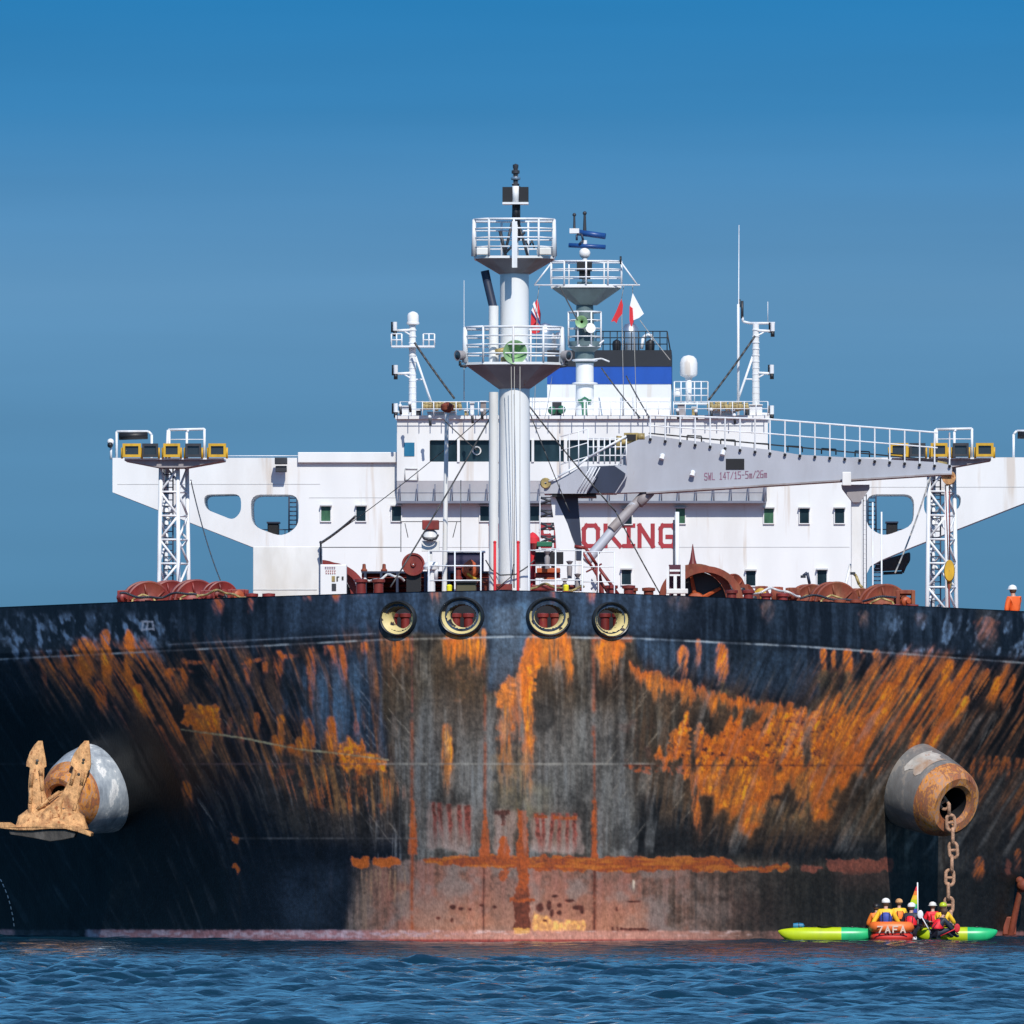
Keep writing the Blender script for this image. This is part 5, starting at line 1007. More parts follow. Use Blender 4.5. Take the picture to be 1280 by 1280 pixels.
# recessed shaded side box
m = MB(); m.pp([(727, 583), (745, 598), (733, 617), (700, 617), (700, 602)], YC-1.9, .5); m.build('machinery_cover', MT['grey'], CR)
m = MB(); m.pp([(746, 583), (768, 582), (782, 592), (767, 616), (733, 616.5)], YC-1.55, .18); m.build('recessed_panel', MT['navyst'], CR)
m = MB()
for k in range(4): m.pt(738+k*4, 584, 722+k*4, 614, YC-1.98, 1.2)
m.build('panel_rib', MT['rail'], CR)
m = MB(); m.pp([(693, 620), (722, 620), (727, 686), (726, 700), (720, 700), (720, 684), (709, 655)], YC-.8, 1.6); m.build('pedestal_web', MT['navyst'], CR)
m = MB(); m.pp([(688, 620), (693.5, 620), (709.5, 655), (719, 684), (716, 866), (698, 866), (696, 680)], YC-.95, 1.9); m.build('pedestal', MT['white2'], CR)
m = MB(); m.pp([(690, 618), (745, 618), (745, 621), (690, 621)], YC-1.3, 2.6); m.build('slewing_ring', MT['black'], CR)
m = MB(); m.tube(P(806, 618, YC-.5), P(764, 662, YC-1.2), .20, .20, 16); m.build('cylinder_rod', MT['under'], CR); m = MB(); m.tube(P(793, 631, YC-.7), P(733, 702, YC-1.5), M_(6.2, YC), None, 20); m.build('luffing_cylinder', MT['grey'], CR)
m = MB(); m.tube(P(812, 614, YC-.5), P(798, 630, YC-.7), .26, .22, 10); m.build('cylinder_eye', MT['under'], CR)
m = MB()
for k in range(21):
    x = 813+k*18.7; yt = np.interp(x, [811, 848, 960, 1172], [544, 549, 562, 578]); y1 = np.interp(x, [811, 960, 1172], [519, 524, 541])
    for Y_ in (YC-.95, YC+.95): m.tube(P(x, y1, Y_), P(x, yt+4, Y_), .035, None, 6)
xs_ = [811, 960, 1060, 1172]
for Y_ in (YC-.95, YC+.95):
    m.path([P(x, float(np.interp(x, [811, 960, 1172], [519, 524, 541])), Y_) for x in xs_], .04); m.path([P(x, float(np.interp(x, [811, 960, 1172], [532, 542, 560])), Y_) for x in xs_], .03)
m.build('jib_walkway_railing', MT['rail'], CR)
m = MB()
for k in range(21):
    x = 813+k*18.7; yt = np.interp(x, [811, 848, 960, 1172], [544, 549, 562, 578]); m.ball(P(x, yt+5, YC-1), .07, 8, 5)
m.build('stanchion_foot', MT['black'], CR)
m = MB()
for k in range(7):
    x = 868+k*42; yt = np.interp(x, [811, 848, 960, 1172], [544, 549, 562, 578]); m.path([P(x-9, yt, YC-.5), P(x-9, yt-7, YC-.5), P(x+9, yt-6, YC-.5), P(x+9, yt+1, YC-.5)], .03)
m.build('grab_hoop', MT['wire'], CR)
m = MB(); m.prism([[P(811, 542.5, YC-.85), P(1172, 576.5, YC-.85), P(1172, 576.5, YC+.85), P(811, 542.5, YC+.85)]], (0, 0, .06)); m.build('jib_walkway', MT['black'], CR)
for (x, y) in ((828, 570), (866, 591), (904, 565)): m = MB(); m.ball(P(x, y, YC-1.0), .12); m.tube(P(x, y, YC-1.05), P(x-1, y+4, YC-1.1), .10, .12); m.build('jib_lamp', MT['rail'], jib)
MB().pb(907.5, 573.5, 930.5, 587, YC-.93, .03).build('dark_nameplate', MT['black'], jib)
for i_, ch_ in enumerate('SWL 14T/15-5m/26m'):
    if ch_ != ' ': x_ = 881+i_*4.65; letters(ch_, x_, 591.5-i_*.2, 600-i_*.2, 0, 3.0, YC-.9, 1.0, .01, False).build('painted_character', MT['textm'], jib)
# access platform on the crane house
rail(735, 783, 548, 580, YC-1.4, 7, 3, 1.8, None, CR, 'access_railing'); rail(700, 735, 546, 598, YC-1.4, 3, 3, 1.6, None, CR, 'access_railing', slope=-10)
m = MB(); m.path([P(x, y, YC-1.5) for x, y in ((686, 602), (697, 596), (722, 582), (735, 572), (783, 545))], .05); m.build('slanted_handrail', MT['rail'], CR)
m = MB(); m.pb(780, 541, 798, 552, YC-.7, 1); m.tube(P(768, 556, YC-.6), P(792, 549, YC-.6), .14); m.tube(P(772, 562, YC-.8), P(774, 545, YC-.8), .12); m.tube(P(798, 546, YC-.8), P(806, 546, YC-.8), .16); m.build('hoist_winch', MT['brass'], CR)
m = MB(); m.pb(783, 543, 795, 550, YC-.8, .3); m.build('winch_motor', MT['black'], CR); m = MB(); m.lathe(P(682, 604, YC-1.4), (0, -1, 0), [(-.1, .2), (0, .24), (.1, .2), (.1, .05)], 14); m.build('rope_sheave', MT['brass'], CR)
m = MB(); m.pp([(1172, 576), (1184, 578), (1192, 592), (1193, 604), (1184, 607), (1178, 597), (1174, 590)], YC-.6, 1.2); tipb = m.build('jib_head', MT['brass'], CR)
m = MB(); m.lathe(P(1186, 597, YC-.7), (0, -1, 0), [(0, .01), (0, .3), (.12, .3), (.12, .22), (.1, .02)], 20); m.build('head_sheave', MT['anchor'], CR)
m = MB(); m.tube(P(1187, 606, YC-.5), P(1187, 700, YC-.5), .03, None, 5); m.tube(P(1182, 606, YC-.5), P(1185, 700, YC-.5), .025, None, 5); m.tube(P(1186, 728, YC-.5), P(1187, 800, YC-.5), .04, None, 5); m.build('hoist_wire', MT['red'], CR)
m = MB(); m.lathe(P(1186.5, 714, YC-.55), (0, -1, 0), [(-.14, .02), (-.14, .42), (0, .48), (.12, .42), (.12, .02)], 20); m.v = [(v[0]*.5+P(1186.5, 0, YC).x*.5, v[1], v[2]) for v in m.v]; hk = m.build('hook_block', MT['yellow'], CR)
m = MB(); m.lathe(P(1186.5, 726, YC-.4), (0, 0, 1), [(-.4, .03), (-.3, .10), (.2, .14), (.4, .08)], 12); m.build('hook_weight', MT['brass'], CR)
RSx = thing('jib_rest', P(1070, 866, YC), 'cream post with a flared head carrying the crane jib', 'post')
MB().pb(1064, 625, 1077, 866, YC-.3, .7).build('post', MT['cream'], RSx, .03); MB().pp([(1052, 606), (1087, 606), (1087, 611), (1075, 628), (1066, 628), (1053, 611)], YC-.5, 1.1).build('cradle', MT['under'], RSx)
MB().pb(1053, 590, 1064, 607, YC-1.6, .4).build('cradle_horn', MT['cream'], RSx, .02); m = MB(); m.tube(P(1063, 706, YC), P(1055, 740, YC-1), .06); m.build('stay', MT['cream'], RSx)
LD = thing('caged_ladder', P(1080, 760, YC-.2), 'narrow grey ladder up the right of the jib rest post', 'ladder'); m = MB()
for x in (1079, 1083): m.pt(x, 618, x, 860, YC-.2, 1.1)
m.build('side_rail', MT['navyst'], LD); m = MB()
for k in range(40): m.pt(1079, 620+k*6, 1083, 620+k*6, YC-.2, .9)
m.build('rung', MT['rail'], LD)
for (x0, x1, lb) in ((1091, 1102, 'tall white framed ladder standing right of the jib rest'),):
    t = thing('framed_ladder', P(x0, 870, 208), lb, 'ladder'); m = MB()
    for x in (x0, x1): m.pt(x, 628 if x == x0 else 640, x, 870, 208, 2)
    m.build('side_rail', MT['rail'], t); m = MB()
    for k in range(26): m.pt(x0+1, 706+k*5, x1-1, 706+k*5, 208.3, 1.5)
    m.build('rung', MT['navyst'], t)
# grey latticed hose ramp behind crane
HR = thing('gangway_stairs', P(683, 860, 150), 'grey latticed stair tower just right of the foremast', 'stairs'); m = MB()
for x0, x1 in ((675, 677), (692, 697)): m.pt(x1 if x0 > 680 else x0, 705, x0, 620, 150, 1.6); m.pt(x1 if x0 > 680 else x0, 860, x1 if x0 > 680 else x0, 705, 150, 1.6)
m.build('stringer', MT['rail'], HR); m = MB()
for k in range(14): y = 622+k*8; m.pt(676, y, 694, y-7 if k % 2 else y+7, 150, 3); m.pt(676, y, 694, y, 150.3, 1.5)
m.build('tread', MT['dark'], HR)
# ------------------------------------------------------------------ winches and windlasses
def disc(mb, x, y, r, Y, ax=(0, -1, 0), th=.2, hub=.3):
    c = P(x, y, Y); R = M_(r, Y); return mb.lathe(c, ax, [(-th, .02), (-th, R), (-th*.8, R*1.03), (th*.8, R*1.03), (th, R), (th, R*.86), (th*.3, R*.8), (th*.3, R*hub*1.3), (th*1.3, R*hub), (th*1.3, .02)], 44)
def winch(x, y, r, Y, label, m_='red', ax=(.38, -.92, 0), drum=.55, grp='mooring winches behind the bulwark', name='mooring_winch', n=2):
    t = thing(name, Vector((P(x, y, Y).x, Y, DK)), label, 'winch', grp); c = P(x, y, Y); R = M_(r, Y); a = Vector(ax).normalized()
    MB().lathe(c-a*drum/2, a, [(0, R*.45), (drum, R*.45)], 28).build('drum', MT['rusty'], t)
    m = MB()
    for i in range(14): m.lathe(c-a*drum*.45+a*drum*.9*i/14, a, [(0, R*.50), (.02, R*.6), (drum*.06, R*.5)], 20)
    m.build('wound_rope', MT['rusty'], t)
    for k in range(n):
        o = c+a*drum*(k/(n-1)-.5) if n > 1 else c
        m = MB(); m.lathe(o, a, [(-.06, .02), (-.06, R), (-.02, R*1.03), (.06, R*1.03), (.08, R*.97), (.06, R*.9), (.03, R*.55), (.08, R*.4), (.22, R*.22), (.22, .02)], 44); fl = m.build('flange_disc', MT[m_], t)
        m = MB(); s = a.cross(Vector((0, 0, 1))).normalized()
        for q in range(6): an = q*math.pi/3+.3; d = s*math.cos(an)+Vector((0, 0, 1))*math.sin(an); m.tube(o+a*.07+d*R*.3, o+a*.07+d*R*.9, .05, .04, 6)
        m.build('disc_rib', MT[m_], fl)
    m = MB()
    m.path([c+Vector((x_*R, -.75, z_*R)) for x_, z_ in ((-.7, -.3), (-.5, .25), (-.1, .45), (.35, .3), (.6, -.2))], .04, 8); m.build('brake_linkage', MT['brass' if RG.random() < .5 else 'dark'], t)
    m = MB(); w = .35
    for sgn in (-1, 1):
        o = c+a*sgn*(drum*.5+.35); m.prism([[Vector((o.x-.75, o.y, DK)), Vector((o.x+.75, o.y, DK)), Vector((o.x+.25, o.y, c.z+.2)), Vector((o.x-.25, o.y, c.z+.2))]], (0, .2, 0))
    m.build('bearing_frame', MT['rusty'] if m_ == 'rusty' else MT['red'], t)
    m = MB(); m.tube(c-a*(drum*.5+.5), c+a*(drum*.5+.5), R*.16); m.build('shaft', MT['dark'], t)
    return t
winch(182, 757, 30, 45, 'deep red winch disc, leftmost at the left bulwark'); winch(210, 754, 28, 46.8, 'deep red winch disc, second from the left end', 'red'); winch(242, 755, 30, 44, 'deep red winch disc in front of the left tower foot')
winch(274, 748, 21, 42, 'smaller red winch disc right of the left tower foot', 'red')
winch(1042, 758, 30, 50, 'rusty red winch disc in front of the jib rest', 'rusty'); winch(1104, 762, 31, 48, 'rusty red winch disc left of the right lattice tower', 'rusty'); winch(1073, 757, 21, 52, 'small rusty winch disc between two larger discs', 'rusty')
winch(1011, 756, 25, 52, 'rusty winch disc half hidden at the left of the rusty row', 'rusty')
# coupling frames
def frame(x0, y0, x1, y1, Y, label, m_='red', arms=True):
    t = thing('roller_frame', Vector((P((x0+x1)/2, y1, Y).x, Y, DK)), label, 'roller frame', 'red frames along the bulwark'); m = MB(); w = M_(3, Y)
    z = P(0, y0, Y).z; a = P(x0, 0, Y).x; b_ = P(x1, 0, Y).x
    m.box((a, Y, DK), (a+w*1.6, Y+.3, z)); m.box((b_-w*1.6, Y, DK), (b_, Y+.3, z)); m.box((a+w*1.6, Y, z-w*1.5), (b_-w*1.6, Y+.3, z)); m.build('frame', MT[m_], t, .02)
    MB().tube((a, Y+.5, z-w), (b_, Y+.5, z-w), w*1.1, None, 14).build('roller', MT['rusty'], t)
    m = MB(); c = Vector(((a+b_)/2, Y-.1, z-(M_(y1-y0, Y))*.55)); rr = RG.uniform(.6, 1.05); m.lathe(c, (RG.uniform(-.8, .9), -1, 0), [(-.2, .02), (-.2, .22*rr), (.1, .26*rr), (.14, .2*rr), (.16, .08), (.3, .07), (.3, .01)], 18); m.build('gear_case', MT['orangem' if RG.random() < .35 else m_], t, .0)
    m = MB(); m.box((a+w*1.5, Y+.6, DK), (b_-w*1.5, Y+1.3, z-w*3)); m.build('motor_bed', MT['red'], t, .04)
    return t
frame(284, 737, 310, 752, 40, 'red open roller frame beside the white deck house'); frame(146, 738, 160, 754, 44, 'red bent arm frame at the far left of the winches'); frame(250, 738, 268, 752, 41, 'red frame with orange casing near the left tower')
for i, (a, b_, c_) in enumerate(((944, 960, 'rusty frame right behind the yellow wheel'), (964, 979, 'rusty frame second to the right of the yellow wheel'), (982, 1000, 'rusty frame nearest the row of rusty discs'))): frame(a, 733+i, b_, 752, 38+i, c_, 'rusty')
frame(1120, 738, 1144, 764, 47, 'rusty bent arm frame at the right end of the winches', 'rusty')
t = thing('yellow_handwheel', P(951, 742, 34), 'bright yellow round handwheel on the rusty windlass', 'handwheel'); m = MB(); m.lathe(P(951, 742, 34), (0, -1, 0), [(-.05, .02), (-.05, .18), (.06, .2), (.1, .02)], 20); m.build('wheel', MT['yellow'], t); MB().tube(P(940, 740, 34.2), P(951, 742, 34.1), .05).build('lever', MT['yellow'], t)
t = thing('mushroom_vent', P(929, 752, 34), 'small white vent with green band left of the yellow wheel', 'vent'); m = MB(); m.lathe(P(929, 754, 34), (0, 0, 1), [(-1, .15), (0, .15), (.2, .16), (.22, .2), (.4, .18), (.5, .05)], 16); m.build('vent_head', MT['white'], t); m = MB(); m.lathe(P(929, 748, 34), (0, 0, 1), [(0, .165), (.05, .17), (.12, .17), (.14, .165)], 16); m.build('green_band', MT['dgreen'], t)
# big chain-stopper wheels (windlass gypsy covers)
def bigwheel(cx, cy, r, Y, label, s, m_='rusty'):
    t = thing('windlass', Vector((P(cx, cy, Y).x, Y, DK)), label, 'windlass', 'windlasses near the bow'); c = P(cx, cy, Y); R = M_(r, Y)
    m = MB(); o = c; n = 40; arc = []
    for ri, yy in ((R, -.5), (R*.80, -.5)): pass
    outer = [Vector((o.x+R*math.cos(math.pi*i/24), Y-.5, o.z+R*math.sin(math.pi*i/24))) for i in range(25)]; inner = [Vector((o.x+R*.82*math.cos(math.pi*i/24), Y-.5, o.z+R*.82*math.sin(math.pi*i/24))) for i in range(25)]
    m.prism([outer+inner[::-1]], (0, 1.3, 0)); m.build('arched_guard', MT[m_], t)
    outer2 = [Vector((p.x+s*.35, Y-.9, o.z+(p.z-o.z)*.93)) for p in outer]; inner2 = [Vector((p.x+s*.35, Y-.9, o.z+(p.z-o.z)*.93)) for p in inner]
    m = MB(); m.prism([outer2+inner2[::-1]], (0, .3, 0)); m.build('outer_guard_ring', MT[m_], t)
    m = MB(); m.lathe(c, (0, -1, 0), [(-.7, .02), (-.7, R*.8), (.1, R*.8), (.1, .02)], 40); m.build('drum_cheek', MT['black'], t)
    m = MB(); m.lathe(c+Vector((0, -.2, 0)), (0, -1, 0), [(0, .02), (0, R*.25), (.25, R*.22), (.3, .02)], 20); 
    for q in range(5): an = q*1.2566+.5; m.tube(c+Vector((0, -.2, 0)), c+Vector((R*.75*math.cos(an), -.2, R*.75*math.sin(an))), .09, .06, 6)
    m.build('spoke_hub', MT['orangem'], t)
    m = MB(); m.box((c.x-R*1.05, Y-.6, DK), (c.x+R*1.05, Y+1, c.z-.02)); m.build('bed', MT['red'], t, .05); return t
bigwheel(870, 752, 47, 30, 'large red arched windlass guard right of the mast', 1); bigwheel(400, 748, 48, 30.5, 'large red arched windlass guard behind the white cabinet', 1, 'red')
winch(905, 738, 20, 33, 'rusty rope drum right behind the large arched windlass', 'rusty', (.75, -.65, 0), .9)
winch(925, 748, 17, 33, 'dark rusty chain wheel between windlass and yellow wheel', 'rusty', (.75, -.65, 0), .5)
t = thing('red_cone_post', P(866, 705, 31), 'slim red spike standing on the arched windlass guard', 'post'); MB().lathe(P(866, 706, 30.3), (0, 0, 1), [(0, .16), (.2, .1), (.75, .01)], 12).build('spike', MT['red'], t)
# round red disc centre-left + its stand
t = thing('target_plate_stand', Vector((P(516, 760, 14).x, 14, DK)), 'round red plate on a black stand left of the foremast', 'wheel'); m = MB(); disc(m, 516.5, 705.5, 14, 14, (0, -1, 0), .07, .2); m.build('round_plate', MT['red'], t); m = MB(); m.box((P(508, 0, 14.2).x, 14.1, DK), (P(526, 0, 14.2).x, 14.5, P(0, 716, 14).z)); m.build('stand', MT['black'], t)
# cabinet sign
CB = thing('sign_cabinet', P(418, 745, 10), 'white cabinet with small red and black notices at the bulwark', 'cabinet'); YCB = 13
MB().pb(400, 705.5, 433, 790, YCB, .5).build('cabinet_body', MT['white'], CB, .03)
letters('NO ENTRY'.replace('R', 'P').replace('Y', 'I') if False else 'NO', 408, 710, 712.5, 3, 2, YCB, .6, .01, False).build('notice_line', MT['textm'], CB)
for i, (x0, y0, y1, n_, p_, mt_) in enumerate(((406, 708.5, 710.8, 6, 2.3, 'textm'), (407, 713, 717, 5, 2.7, 'text'))):
    m = MB()
    for k in range(n_): x = x0+k*p_; m.pb(x, y0, x+.5, y1, YCB-.012-.001*k, .008); m.pb(x, y0, x+p_*.6, y0+.7, YCB-.02-.001*k, .008); m.pb(x, y1-.7, x+p_*.55, y1, YCB-.03-.001*k, .008)
    m.build('notice_line', MT[mt_], CB)
bpy.data.objects.remove(bpy.data.objects['notice_line'])
MB().pb(414.5, 720, 418.5, 727, YCB-.02, .015).build('yellow_notice', MT['brass'], CB); m = MB(); m.pb(420.5, 720.5, 422.2, 726.5, YCB-.02, .015); m.pb(422.2, 720.5, 424, 721.5, YCB-.02, .015); m.pb(427, 720.5, 429.3, 725, YCB-.02, .015); m.build('black_symbol', MT['black2'], CB); MB().pb(414.5, 729.5, 420, 738.5, YCB-.02, .015).build('dark_notice', MT['dark'], CB)
# red pipe bank left of the mast
t = thing('pipe_bank', Vector((P(500, 760, 20).x, 20, DK)), 'long low bank of red pipes left of the foremast', 'pipes'); m = MB()
for k, y in enumerate((719, 725, 731, 737)): m.tube(P(452, y, 20+.4*k), P(610, y, 20+.4*k), M_(2.6, 20), None, 10)
m.build('pipe', MT['red'], t); MB().pb(452, 717, 612, 770, 21.8, .1).build('back_plate', MT['red'], t); m = MB()
for x in (455, 475, 495, 530, 560, 585): m.box((P(x, 0, 19.6).x, 19.5, DK), (P(x+3, 0, 19.6).x, 21.6, P(0, 716, 20).z))
m.pb(452, 714, 612, 716.5, 19.6, 2); m.build('pipe_support', MT['navyst'], t); m = MB()
for x in (455, 480, 542, 573): m.lathe(P(x, 716, 20.5), (0, 0, 1), [(0, .10), (.1, .12), (.15, .07), (.3, .06), (.32, .02)], 12)
m.build('valve_cap', MT['rusty'], t)
t = thing('dark_shelter', Vector((P(580, 760, 24).x, 24, DK)), 'dark blue shelter wall behind the rail left of the mast', 'shelter'); MB().pb(555, 690, 604, 790, 24, 1).build('shelter_wall', mat('dark_violet_steel', (.035, .03, .07), .6), t); MB().pb(553, 688.5, 606, 690.5, 23.9, 1.2).build('shelter_roof', MT['rail'], t)
t = thing('hydrant', Vector((P(588, 760, 16).x, 16, DK)), 'orange red hydrant with a yellow hose left of the mast', 'hydrant'); m = MB(); m.lathe(P(588, 735, 16), (0, 0, 1), [(-1, .2), (0, .2), (.2, .14), (.5, .14), (.55, .2), (.8, .2), (.95, .1), (1, .02)], 18); m.lathe(P(588, 712, 15.8), (0, -1, 0), [(-.1, .2), (0, .3), (.1, .2), (.12, .05)], 18); m.build('hydrant_body', MT['orangem'], t)
m = MB(); m.path([P(x, y, 15.7) for x, y in ((584, 717), (590, 722), (602, 726), (612, 730), (625, 735))], .05); m.build('hose', MT['yellow'], t); m = MB(); m.lathe(P(573, 733, 16), (0, 0, 1), [(-1, .15), (.3, .15), (.35, .1), (.6, .1), (.65, .18), (.7, .02)], 14); m.build('side_valve', MT['red'], t)
# white pole with cross arm
WP = thing('lamp_pole', Vector((P(557, 760, 15).x, 15, DK)), 'slim cream lamp pole rising left of the foremast', 'pole'); MB().tube(Vector((P(554.5, 0, 15).x, 15, DK)), P(558.5, 512, 15), .10, .07, 12).build('pole', MT['cream'], WP); m = MB(); m.lathe(P(559, 512, 15), (0, 0, 1), [(-.1, .08), (0, .22), (.15, .24), (.25, .1), (.27, .01)], 14); m.build('lamp_head', MT['rusty'], WP)
m = MB(); m.pt(500, 652, 576, 652, 15, 1); m.pt(501, 652, 501, 690, 15, 1); m.pt(576, 600, 576, 690, 15, 1); m.pt(566, 672, 571, 652, 15, 1); m.pt(506, 654, 510, 672, 15, 1); m.build('cross_arm', MT['wire'], WP)
SL = thing('capped_searchlight', Vector((P(537, 760, 15).x, 15, DK)), 'white searchlight under a red cap left of the foremast', 'searchlight')
m = MB(); m.pb(527.5, 650, 548.5, 662, 14.6, .6); m.build('red_cap', MT['red'], SL, .03); m = MB(); m.lathe(P(537.5, 676, 14.9), (0, 0, 1), [(0, .02), (.02, .22), (.12, .28), (.3, .24), (.42, .1)], 24); m.build('lamp_drum', MT['white'], SL); m = MB(); m.path([P(537.5+10*math.cos(a), 668+7*math.sin(a), 14.6) for a in [math.pi*k/8 for k in range(9)]], .04); m.build('yoke', MT['dark'], SL); m = MB(); m.box((P(527, 0, 15).x, 14.9, P(0, 689, 15).z), (P(549, 0, 15).x, 15.3, P(0, 676, 15).z)); m.box((P(535, 0, 15).x, 15, DK), (P(540, 0, 15).x, 15.2, P(0, 689, 15).z)); m.build('stand', MT['cream'], SL)
t = thing('white_ventilator', Vector((P(541, 760, 13).x, 13, DK)), 'white mushroom ventilator behind the rail beside the red plate', 'ventilator'); m = MB(); m.lathe(P(539, 712, 13), (0, 0, 1), [(-2, .14), (0, .14), (0, .26), (.1, .28), (.25, .2), (.3, .02)], 20); m.build('cowl', MT['white'], t); m = MB(); m.tube(P(545, 725, 12.9), P(545, 703, 12.9), .07); m.build('breather', MT['rail'], t)
# forecastle rails
def fence(x0, x1, yt, yb, Y, n, label, mt_='rail', lines=3, w=1.9):
    t = thing('guard_rail', Vector((P((x0+x1)/2, yb, Y).x, Y, DK)), label, 'railing', 'guard rails around the foremast'); m = MB(); zz = P(0, yb, Y).z
    for k in range(n+1): x = x0+(x1-x0)*k/n; MB().tube(Vector((P(x, 0, Y).x, Y, DK)), P(x, yt, Y), M_(w/2, Y), None, 8).build('stanchion', MT[mt_], t)
    for k in range(lines): y = yt+(yb-yt)*k/lines; m.tube(P(x0, y, Y), P(x1, y, Y), M_(w*.45, Y), None, 6)
    m.build('rail', MT[mt_], t); return t
fence(536, 601, 689, 744, 9, 2, 'white guard rail immediately left of the foremast base'); fence(661, 728, 688, 744, 9, 2, 'white guard rail immediately right of the foremast base'); fence(728, 768, 690, 746, 10, 2, 'short white guard rail by the crane cylinder foot', w=1.5); fence(664, 700, 686, 744, 22, 3, 'white back rail behind the valves right of the mast', w=1.3)
for (x, lb) in ((618.5, 'red stanchion left of the mast foot'), (647.5, 'red stanchion right in front of the mast foot')):
    t = thing('red_stanchion', Vector((P(x, 760, 9.5).x, 9.5, DK)), lb, 'post', 'red posts at the mast foot'); MB().tube(Vector((P(x, 0, 9.5).x, 9.5, DK)), P(x, 678, 9.5), .05, None, 8).build('post', MT['flagred'], t); MB().ball(P(x, 678, 9.5), .06, 8, 6).build('cap', MT['flagred'], t)
for (x, lb) in ((561.5, 'yellow roller fitting on the bulwark left of the mast'), (707.5, 'yellow roller fitting on the bulwark right of the mast')):
    t = thing('yellow_fitting', P(x, 738, 5), lb, 'fitting', 'yellow fittings on the bow bulwark'); MB().lathe(P(x, 739, 5), (0, 0, 1), [(0, .1), (0, .09), (.18, .1), (.22, .07), (.23, .01)], 14).build('roller', mat('bright_yellow', (.85, .75, .02), .5), t); MB().pb(x-4, 738.5, x+4, 741, 4.9, .3).build('bracket', MT['rusty'], t)
t = thing('bollard_cover', P(583, 738, 8), 'low olive drab cover sitting behind the bulwark rail', 'cover'); MB().pb(570, 727, 595, 760, 8, .6).build('cover', mat('olive_canvas', (.10, .09, .05), .8), t, .05); MB().pb(569, 726, 596, 728, 7.9, .8).build('lid', MT['dark'], t)
# valves right of the mast
t = thing('valve_station', Vector((P(690, 760, 18).x, 18, DK)), 'red and cream valve station right of the foremast', 'valves'); m = MB(); m.pb(664, 731, 728, 738, 17.5, 1.5); m.pb(668, 716, 700, 722, 17.8, 1); m.build('red_manifold', MT['red'], t, .03)
m = MB(); m.pb(671, 710, 700, 716, 17.6, 1); m.pb(680, 722, 694, 726, 17.5, .8); m.build('orange_tray', MT['orangem'], t, .02); m = MB(); m.pb(671, 677, 690, 683, 17.6, 1); m.build('teal_lid', MT['dgreen'], t, .02); m = MB(); m.pb(669, 690, 704, 705, 18.2, .6); m.build('dark_grating', MT['black'], t)
for x, y in ((684, 694), (712, 706), (706, 728), (722, 722)): m = MB(); m.lathe(P(x, y+10, 17.2), (0, 0, 1), [(-.2, .08), (.2, .10), (.28, .05), (.4, .13), (.43, .02)], 14); m.build('valve_bonnet', MT['under'], t)
t = thing('red_float', Vector((P(665, 690, 19).x, 19, DK)), 'small bright red casing at the right edge of the mast', 'casing'); m = MB(); m.lathe(P(666, 674, 19), (0, 0, 1), [(-4, .1), (-.2, .1), (-.15, .26), (.05, .24), (.2, .1), (.25, .01)], 14); m.build('casing', MT['flagred'], t); m = MB(); m.lathe(P(669, 683, 18.8), (0, 0, 1), [(-.1, .12), (.1, .12)], 10); m.build('neck', MT['red'], t)
# red slanted braces right of crane foot
t = thing('slanted_stairs', Vector((P(757, 760, 16).x, 16, DK)), 'slanted red stair rails descending right of the crane foot', 'stairs'); m = MB(); m.path([P(x, y, 16) for x, y in ((718, 683), (732, 685), (745, 705), (772, 742), (780, 752))], .06); m.path([P(x, y, 16.6) for x, y in ((728, 690), (742, 712), (762, 745))], .05); m.tube(P(745, 705, 16), P(750, 745, 16), .05); m.tube(P(733, 715, 16), P(752, 705, 16.3), .03); m.build('handrail', MT['red'], t)
m = MB(); m.pp([(748, 720), (751, 715), (756, 745), (745, 745)], 16.3, .2); m.build('bracket_plate', MT['red'], t); m = MB(); m.pp([(739, 724), (745, 719), (747, 735), (742, 742), (738, 736)], 17, .2); m.build('ring_plate', MT['white'], t)
# white frame, right
t = thing('striped_frame', Vector((P(846, 760, 20).x, 20, DK)), 'white slatted frame at the left of the large windlass', 'frame'); m = MB(); m.pb(851, 707, 856.5, 760, 19.8, .3); m.pb(833, 708, 836.5, 760, 19.9, .2); m.pb(837, 712, 851, 714.5, 19.9, .15); m.pb(837, 718, 851, 720, 19.9, .15); m.pb(842, 720, 846, 760, 19.9, .15); m.build('white_slat', MT['white'], t); m = MB(); m.pb(836, 706, 851, 760, 20.3, .1); m.build('backing', mat('plum_plate', (.07, .015, .03), .6), t)
m = MB(); m.pb(833, 736, 860, 742, 19, .5); m.build('sill', MT['cream'], t, .02)
t = thing('slim_post', Vector((P(845, 760, 22).x, 22, DK)), 'slim pole with one dark side, left of the large windlass', 'pole'); m = MB(); m.tube(Vector((P(846.5, 0, 22).x, 22, DK)), P(846.5, 640, 22), .075, None, 10); m.build('pole', MT['white2'], t); m = MB(); m.tube(Vector((P(842.5, 0, 22.1).x, 22.1, DK)), P(842.5, 650, 22.1), .035, None, 8); m.build('cable', MT['navyst'], t)
for (pts, Y, lb) in (([(1004, 720), (1009, 716), (1012, 730)], 55, 'short dark hooped pipe right of centre winches'), ([(1066, 716), (1070, 720), (1074, 731), (1078, 735)], 54, 'yellowish bent pipe at the jib rest foot')):
    t = thing('bent_pipe', Vector((P(pts[-1][0], 760, Y).x, Y, DK)), lb, 'pipe'); m = MB(); m.path([P(x, y, Y) for x, y in pts], .06); m.tube(P(pts[-1][0], pts[-1][1], Y), Vector((P(pts[-1][0], 0, Y).x, Y, DK)), .06); m.build('pipe', MT['brass'] if 'yellow' in lb else MT['navyst'], t); MB().lathe(P(*pts[0], Y), (0, 0, 1), [(-.08, .06), (-.08, .1), (.02, .1), (.02, .02)], 10).build('flange', MT['dark'], t)
